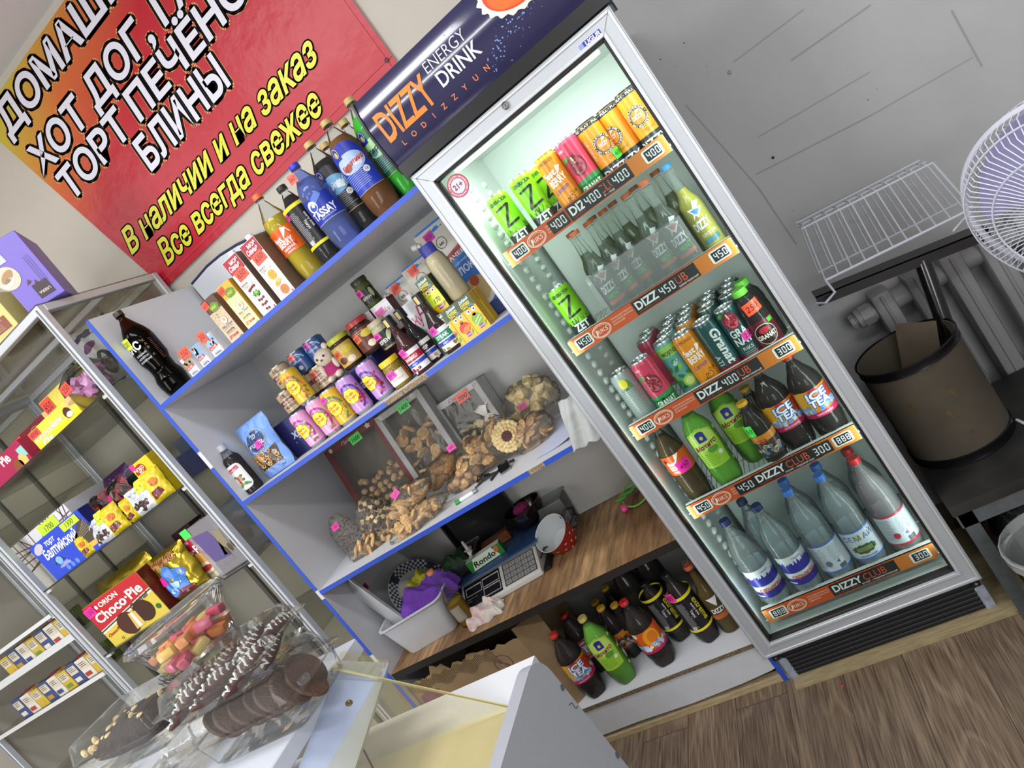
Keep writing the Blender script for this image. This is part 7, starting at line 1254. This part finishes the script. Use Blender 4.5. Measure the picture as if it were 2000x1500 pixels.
mid = (s0 * .5 + s1 * .5); sd = atz(685, 1372, ZS - .038); nv = Vector((.045, 0, s1.x - s0.x)).normalized(); b = MB(); b.lathe([(.0062, 0), (.0058, .0018), (.003, .0024), (.0015, .001)], mat('#8a7a4a', .35, .8), 16, Matrix.Translation((s0.x + (s1.x - s0.x) * .5, sd.y, ZS - .0215 + (sd.y - yF) * SLP)) @ nv.to_track_quat('Z', 'X').to_matrix().to_4x4()); b.build('screw', tr)
g1 = atz(985, 1460, .93); m = clear('acrylic', '#fbf8ea', .04, .7, .02); ex_ = g1.x - e0.x; dz = .93 - (ZS + .012); yb = (e0.y + g1.y) / 2
zs1 = ZS + .012 + (s1.x - e0.x) / ex_ * dz
b = MB(); b.prism([(s1.x, zs1), (g1.x, .9275), (g1.x - .005, .9275), (s1.x - .005, zs1)], -1.5, yb, m, 'y'); b.prism([(e0.x, ZS + .012), (s1.x, zs1), (s1.x - .005, zs1), (e0.x - .005, ZS + .012)], yF + .004, yb, m, 'y'); b.build('side_pane', t)
b = MB(); b.prism([(e0.x + .0004, ZS + .012), (g1.x + .0004, .9275), (g1.x - .0054, .9275), (e0.x - .0054, ZS + .012)], yb - .0012, yb + .0012, mat('#c9c08a', .25), 'y'); b.build('pane_edge', t)
b = MB(); b.box(-1.35, yF + .05, .9265, -1.33, yF + .06, ZS - .03, CW); b.box(-1.35, -1.5, .9265, -1.335, yF + .05, ZS - .03, CW); b.build('case_side', t)
b = MB(); q = atz(705, 1455, .97); b.tube([(s0.x - .01, yF - .03, 1.15), (q.x - .02, q.y + .02, 1.0), (q.x, q.y, .97), (q.x + .05, q.y - .06, .93), (q.x + .1, q.y - .12, .9285)], .0018, mat('#3a3438', .5), 6); tag(b.build('cable'), 'thin dark cable hanging behind the yellowish pane of the display case', 'cable')
# clear clamshell boxes
RIB = clear('ribbed_plastic', '#fafbfa', .03, .65, .08, .1, 26)
def clam(lb, c, w, d, h, rz=0, tilt=0):
    t = thing('clamshell_box', lb, 'box', c, rz, rx=tilt); b = MB(); hb = h * .52
    def ring(w_, d_, z, am=0, n=72):
        o = []
        for k in range(n):
            s = k / n * 4; i = int(s); f_ = s - i; P = ((-1, -1), (1, -1), (1, 1), (-1, 1), (-1, -1)); x_ = P[i][0] + (P[i + 1][0] - P[i][0]) * f_; y_ = P[i][1] + (P[i + 1][1] - P[i][1]) * f_; q = 1 + (am if k % 2 else -am); r_ = 1 - .04 * (abs(x_) * abs(y_)) ** 6; o.append((x_ * w_ / 2 * q * r_, y_ * d_ / 2 * q * r_, z))
        return o
    def loft(L, m, cap):
        V = [[b.bm.verts.new(p) for p in rg] for rg in L]; i = b.mi(m); n = len(V[0])
        for A, B in zip(V, V[1:]):
            for k in range(n): b.bm.faces.new((A[k], A[(k + 1) % n], B[(k + 1) % n], B[k])).material_index = i
        b.bm.faces.new(V[cap]).material_index = i
    loft([ring(w * .8, d * .78, 0), ring(w * .88, d * .86, .006, .006), ring(w * .94, d * .93, hb, .008), ring(w * 1.03, d * 1.05, hb + .001), ring(w * 1.03, d * 1.05, hb + .0025)], RIB, 0); b.build('base_tray', t); b = MB()
    loft([ring(w * 1.03, d * 1.05, hb + .003), ring(w * 1.03, d * 1.05, hb + .0045), ring(w * .94, d * .93, hb + .005, .006), ring(w * .86, d * .83, h - .004, .004), ring(w * .82, d * .78, h)], RIB, -1); b.build('lid', t)
    b = MB(); b.lathe([(.009, 0), (.011, .004), (.011, .009), (.008, .011)], RIB, 14, Matrix.Translation((w * .5, -d * .2, hb + .004))); b.build('snap', t); return t
def p_driz(b, m):
    b.blob((0, 0, 0), (.042, .0125, .0115), mat('#4e2c26', .5), 18, 10, lambda q: q * (1 + .06 * math.sin(11 * q.x)))
    b.tube([(-.04 + k * .0042, .0125 * math.sin(k * 2.1) * (1 - (abs(-.04 + k * .0042) / .043) ** 2) ** .5, .0125 * abs(math.cos(k * 2.1)) * (1 - (abs(-.04 + k * .0042) / .043) ** 2) ** .5 + .0006) for k in range(20)], .0032, mat('#d3d8d2', .5), 5)
def p_rnd(b, m): b.lathe([(.004, .001), (.034, 0), (.04, .004), (.037, .0075), (.004, .0095)], mat('#5e463a', .8, bump=.4, bscale=120), 28)
def p_gum(b, m): b.box(-.017, -.011, -.009, .017, .011, .009, m, .004, 2)
PR['driz'], PR['rnd'] = proto(p_driz, 'choc'), proto(p_rnd, 'choc')
random.seed(31)
lo = clam('lower clear clamshell box with brown round biscuits at the counter case edge', (-.425, -.945, ZS + .0005), .27, .155, .094, .0)
for k in range(13): biscuit('rnd', (-.535 + k * .0185, -.945 + .014 * ((k % 2) * 2 - 1), ZS + .043 + .003 * (k % 3)), 'brown round biscuit leaning in the row inside the lower clamshell box', 'brown round biscuits', .95, (.15 * (k % 3 - 1), PI / 2 - .5, .25 + .15 * (k % 2)))
up = clam('upper clear clamshell box with white drizzled chocolate biscuits', (-.437, -.943, ZS + .0955), .27, .155, .066, .03)
for k in range(18): biscuit('driz', (-.535 + (k % 6) * .039, -.99 + (k // 6) * .045, ZS + .0955 + .02 + .018 * ((k + k // 6) % 2)), 'chocolate biscuit with white drizzle in the upper clamshell box', 'drizzled chocolate biscuits', .9, (random.uniform(-.3, .3), random.uniform(-.25, .25), PI / 2 + random.uniform(-.5, .3)))
CKX, CKY, CKZ = -.73, -.94, ZS + .076
clam('empty looking clear clamshell box under the cake box', (-.735, -.945, ZS + .0005), .3, .16, .074, .0)
ck = clam('clear clamshell box with a dark crumbly cake beside the drizzled biscuits', (CKX, CKY, CKZ), .3, .16, .082, -.05)
b = MB(); b.blob((CKX, CKY, CKZ + .038), (.12, .058, .028), mat('#2c201a', .9, bump=1, bscale=50, var=.4), 36, 18, lambda q: Vector((math.copysign(abs(q.x) ** .6, q.x), math.copysign(abs(q.y) ** .6, q.y), q.z)) * (1 + .03 * math.sin(13 * q.x) * math.sin(11 * q.y))); cake = tag(b.build('crumb_cake'), 'dark chocolate cake with pale crumbs inside the left clamshell box', 'cake')
b = MB()
for k in range(30): b.blob((CKX + random.uniform(-.1, .115), CKY + random.uniform(-.055, .03), CKZ + .062 + random.uniform(-.012, .006)), [random.uniform(.003, .009) for _ in range(3)], BIS['pale'], 7, 5)
o = b.build('crumb', cake); stuff(o)
TX, TY, TZ = -.534, -.894, ZS + .1625
tb_ = thing('sweets_tub', 'round clear tub with lid full of coloured fruit jelly slices on the clamshell boxes', 'tub', (TX, TY, TZ)); b = MB(); b.lathe([(.062, 0), (.069, .004), (.087, .066), (.092, .068), (.092, .072)], clear('tub_clear', '#f8f6f4', .03, .9), 44, cap1=False); b.build('tub_body', tb_); b = MB(); b.lathe([(.098, .0725), (.101, .076), (.096, .084), (.084, .08), (.004, .0795)], clear('lid_clear', '#f6f6f6', .1, 1.2), 48, cap0=False); b.build('lid', tb_)
for k in range(26):
    c = ('#dd6a8a', '#e8904a', '#e3bc5a', '#d95a7a', '#e39a5a', '#d8c47a', '#e88a4a')[k % 7]; a = k * 2.39; r_ = .06 * math.sqrt((k % 13 + .5) / 13); key = 'gum' + c
    if key not in PR: bb = MB(); p_gum(bb, mat(c, .35, 0, .3)); o = bb.build('jelly'); PR[key] = o.data; bpy.data.objects.remove(o)
    biscuit(key, (TX + r_ * math.cos(a), TY + r_ * math.sin(a), TZ + (.014 if k < 13 else .04)), {'#dd6a8a': 'rose', '#e8904a': 'orange', '#e3bc5a': 'yellow', '#d95a7a': 'pink', '#e39a5a': 'apricot', '#d8c47a': 'pale', '#e88a4a': 'deep orange'}[c] + ' fruit jelly slice inside the round clear tub', 'fruit jelly slices', .95, (random.uniform(-.35, .35), random.uniform(-.35, .35), random.uniform(0, 6)), cat='jelly sweet', name='jelly_slice')
clam('empty looking clear clamshell box at the far left of the counter case', (-1.1, -.95, ZS + .0005), .3, .17, .07, .1)
# ================================================================ right side: bench, drum, radiator, rack, fan
t = thing('low_bench', 'low dark topped bench with grey leg right of the fridge', 'bench', (0, 0, 0)); b = MB(); b.box(.64, -.035, .352, 1.4, .445, .382, noise_mat('bench_top', '#141416', '#2e2d2a', 9, .5, (1, 1, 1), .1)); b.build('bench_top', t)
b = MB(); b.box(.645, -.03, .31, 1.395, -.005, .351, mat('#55585a', .6, var=.2)); b.build('apron', t)
for x, yy in ((.65, -.03), (1.35, -.03), (.65, .405), (1.35, .405)): b = MB(); b.box(x, yy, 0, x + .035, yy + .035, .351, mat('#4d5254', .6, var=.2)); b.build('leg', t)
t = thing('cardboard_drum', 'brown cardboard drum with black metal rims standing on the low bench', 'drum', (.768, .235, .3825)); DB = noise_mat('drum_board', '#3f382d', '#4c4437', 8, .85, (1, 1, 1), .1); R_ = .128; b = MB()
b.lathe([(R_, .006), (R_, .314), (R_ - .004, .314), (R_ - .004, .01), (.004, .01)], DB, 48, cap1=True); b.build('drum_body', t)
for z in (.0, .292): b = MB(); b.lathe([(R_ + .0005, z), (R_ + .004, z + .002), (R_ + .002, z + .01), (R_ + .004, z + .018), (R_ + .005, z + .025), (R_ + .0005, z + .027)], mat('#2e2e32', .25, .85), 48, cap0=False, cap1=False); b.build('metal_rim', t)
g = Gfx(); [g.disc(u, v, .006, .015, '#54452a', 0, 10, lambda a: 1 + .3 * math.sin(3 * a), .3) for u, v in ((.03, .2), (-.07, .205), (.0, .15))]; g.disc(.02, .08, .007, .004, '#4a3c28', 0); g.build('stain', t, r=R_ + .0003)
b = MB(); b.box(-.05, -.001, 0, .05, .001, .2, noise_mat('card_sheet', '#50463a', '#5f5444', 10, .9)); o = b.build('card_sheet'); o.location = (.765, .285, .54); o.rotation_euler = (-.1, .3, -.5); tag(o, 'loose cardboard sheet sticking up inside the brown drum', 'cardboard')
t = thing('table_stand', 'black steel stand with crossbar and pole standing in the brown drum', 'stand', (0, 0, 0)); l0, l1 = at(1590, 577, .33), at(1925, 443, .33); b = MB(); M_ = Matrix.Translation((l0 + l1) / 2) @ Matrix.Rotation(math.atan2(-(l1.z - l0.z), l1.x - l0.x), 4, 'Y'); L_ = (l1 - l0).length
b.box(-L_ / 2, -.02, -.03, L_ / 2, -.016, 0, mat('#1b1b1e', .35), 0, 1, M_); b.box(-L_ / 2, -.02, -.004, L_ / 2, .05, 0, mat('#1b1b1e', .35), 0, 1, M_); b.build('crossbar', t)
q0, q1 = at(1800, 508, .33), at(1858, 668, .29); b = MB(); b.tube([q0, q1, q1 + (q1 - q0).normalized() * .2], .021, mat('#0f0f11', .15, 0, .5), 20); b.build('pole', t)
# wire basket
t = thing('wire_basket', 'white wire basket lying on the black crossbar below the grey wall', 'wire basket', (0, 0, 0)); WW = mat('#c3c8d2', .35); bl, br_, tl, tr_ = at(1612, 548, .31), at(1900, 407, .31), at(1566, 447, .31), at(1822, 318, .31); dp = Vector((0, .11, .0)); b = MB()
def lerp(a, c, u): return a + (c - a) * u
b.tube([bl, br_], .0042, WW, 8); b.build('front_rail', t); b = MB(); b.tube([tl, tr_], .0028, WW, 6); b.tube([tl + dp * .5, tr_ + dp * .5], .0022, WW, 6); b.tube([tl + dp, tr_ + dp], .0028, WW, 6); b.tube([bl + dp, br_ + dp], .0028, WW, 6); b.build('long_wire', t)
for k in range(11):
    u = k / 10 * .96; b = MB(); a, c = lerp(bl, br_, u), lerp(tl, tr_, u * .98 + .02); b.tube([a, c, c + dp * .25 + (c - a) * .03, c + dp * .8, c + dp + (a - c) * .08, a + dp], .0022, WW, 6); b.build('cross_wire', t)
b = MB(); b.tube([bl, bl + Vector((.004, -.01, -.04)), bl + Vector((-.03, -.02, -.05)), bl + Vector((-.05, 0, -.045))], .004, WW, 8); b.build('hook', t); b = MB(); b.tube([tr_, br_, br_ + Vector((-.06, .01, -.03))], .0035, WW, 8); b.build('hook', t)
# radiator
t = thing('radiator', 'old white panel radiator with vertical columns on the grey wall behind the drum', 'radiator', (0, 0, 0)); RW = mat('#8a8a8c', .5, bump=.1, bscale=60)
for k in range(6): b = MB(); x = .775 + k * .1; b.box(x, .455, .16, x + .058, .54, .79, RW, .012, 2); b.box(x + .024, .45, .17, x + .034, .4565, .78, RW, .002, 1); b.build('column', t)
b = MB(); b.tube([(.72, .5, .735), (1.4, .5, .735)], .031, RW, 14); b.lathe([(.035, 0), (.035, .03), (.022, .035), (.02, .05), (.026, .052), (.024, .065)], RW, 8, Matrix.Translation((.765, .5, .735)) @ Matrix.Rotation(-PI / 2, 4, 'Y')); b.build('header_pipe', t); b = MB(); b.tube([(.74, .5, .22), (1.4, .5, .22)], .031, RW, 14); b.build('header_pipe', t)
b = MB(); b.tube([(1.12, .1, .386), (1.0, .0, .386), (.93, .05, .386), (.9, .2, .386)], .004, mat('#c8c8c8', .5), 8); tag(b.build('white_cable'), 'white cable lying on the low bench beside the drum', 'cable')
def sack(lb, c, rad, seed):
    b = MB(); b.blob(c, rad, mat('#141416', .3, bump=.9, bscale=40), 26, 16, lambda q: q * (1 + .06 * math.sin(9 * q.x + seed) * math.cos(8 * q.z + seed) + .03 * math.sin(23 * q.y + seed))); tag(b.build('bin_bag'), lb, 'bag')
sack('black bin bag under the low bench beside its grey leg', (.80, .09, .152), (.1, .08, .15), 1); sack('black bin bag under the low bench further right', (.98, .05, .142), (.1, .09, .14), 4)
t = thing('clear_bucket', 'clear plastic bucket on the floor at the right frame edge', 'bucket', (.80, -.16, .001)); b = MB(); b.lathe([(.088, 0), (.108, .27), (.116, .272), (.117, .3), (.112, .302), (.106, .28), (.086, .004)], clear('bucket', '#eceeee', .16, 1.2, .1), 40); b.build('bucket_body', t)
b = MB(); b.lathe([(.115, .272), (.119, .274), (.119, .298), (.115, .3)], clear('bucket_rim', '#f0f2f2', .4, 1, .1), 60, cap0=False, cap1=False, fn=lambda p, a, k: Vector((p.x * (1 + .006 * math.cos(40 * a)), p.y * (1 + .006 * math.cos(40 * a)), p.z))); b.build('rim', t)
p = atz(1644, 1339, .003); b = MB(); b.lathe([(.004, 0), (.006, .002), (.003, .004)], mat('#a83a5a', .5), 8, Matrix.Translation((p.x, p.y, .0))); tag(b.build('plastic_scrap'), 'tiny pink plastic scrap lying on the wood floor', 'scrap')
# fan
FC = Vector((1.112, -.3, 1.02)); AX = ((CC - FC).normalized() * .62 + Vector((-.707, -.4, -.575)) * .78).normalized(); Q = AX.to_track_quat('Z', 'Y').to_matrix().to_4x4(); FM = Matrix.Translation(FC) @ Q
t = thing('pedestal_fan', 'white pedestal fan with wire guard at the right frame edge', 'fan', FC); TI = Matrix.Translation(-FC); FW_ = mat('#c6c9d4', .35); RF = .195
def fp(r, z, a): return (TI @ FM) @ Vector((r * math.cos(a), r * math.sin(a), z))
for nm, sgn, dep in (('front_guard', 1, .075), ('rear_guard', -1, .085)):
    b = MB(); n = 96
    for k in range(n):
        a = 2 * PI * k / n; b.tube([fp(.045, sgn * dep, a), fp(RF * .62, sgn * dep * .93, a + .12), fp(RF * .9, sgn * dep * .72, a + .22), fp(RF, sgn * dep * .3, a + .26), fp(RF, 0, a + .26)], .0012, FW_, 4)
    for r_, z in ((RF * .7, dep * .9), (RF * .96, dep * .55)): b.tube([fp(r_, sgn * z, 2 * PI * k / 60) for k in range(60)], .0017, FW_, 5, True)
    gd = b.build(nm, t)
b = MB(); b.tube([fp(RF + .002, 0, 2 * PI * k / 72) for k in range(72)], .006, FW_, 8, True); b.build('guard_rim', t)
b = MB(); b.lathe([(.046, 0), (.048, .004), (.046, .009), (.03, .013), (.004, .0145)], mat('#d3d7ee', .3), 36, TI @ FM @ Matrix.Translation((0, 0, .072))); hb = b.build('hub_cap', t)
g = Gfx(.3); g.t('Star', -.004, -.004, .017, '#1d1d2a', 0, .03, .15, w=.06); g.rect(-.03, -.009, .06, .001, '#1d1d2a', 0); g.build('hub_print', hb, M=TI @ FM @ Matrix.Translation((0, 0, .0875)) @ Matrix.Rotation(-.3, 4, 'Z') @ Matrix.Rotation(-PI / 2, 4, 'X'))
for k in range(3):
    b = MB(); b.grid(lambda u, v: fp(.03 + u * .145, -.015 + .045 * (v - .5) * (1 - .3 * u), 2 * PI * k / 3 + (v - .5) * (1.5 - .2 * u) + .35 * u), 12, 10, mat('#9492b8', .3)); b.build('blade', t, recalc=False)
b = MB(); b.lathe([(.05, -.2), (.055, -.19), (.055, -.09), (.03, -.085)], FW_, 28, TI @ FM); b.build('motor_housing', t)
pb = FM @ Vector((0, 0, -.15)) - FC; b = MB(); b.tube([pb + Vector((0, 0, -.03)), Vector((pb.x, pb.y, -FC.z + .03))], .014, FW_, 14); b.lathe([(.17, -FC.z + .001), (.18, -FC.z + .012), (.05, -FC.z + .04), (.02, -FC.z + .06)], FW_, 36, Matrix.Translation((pb.x, pb.y, 0))); b.build('stand', t)
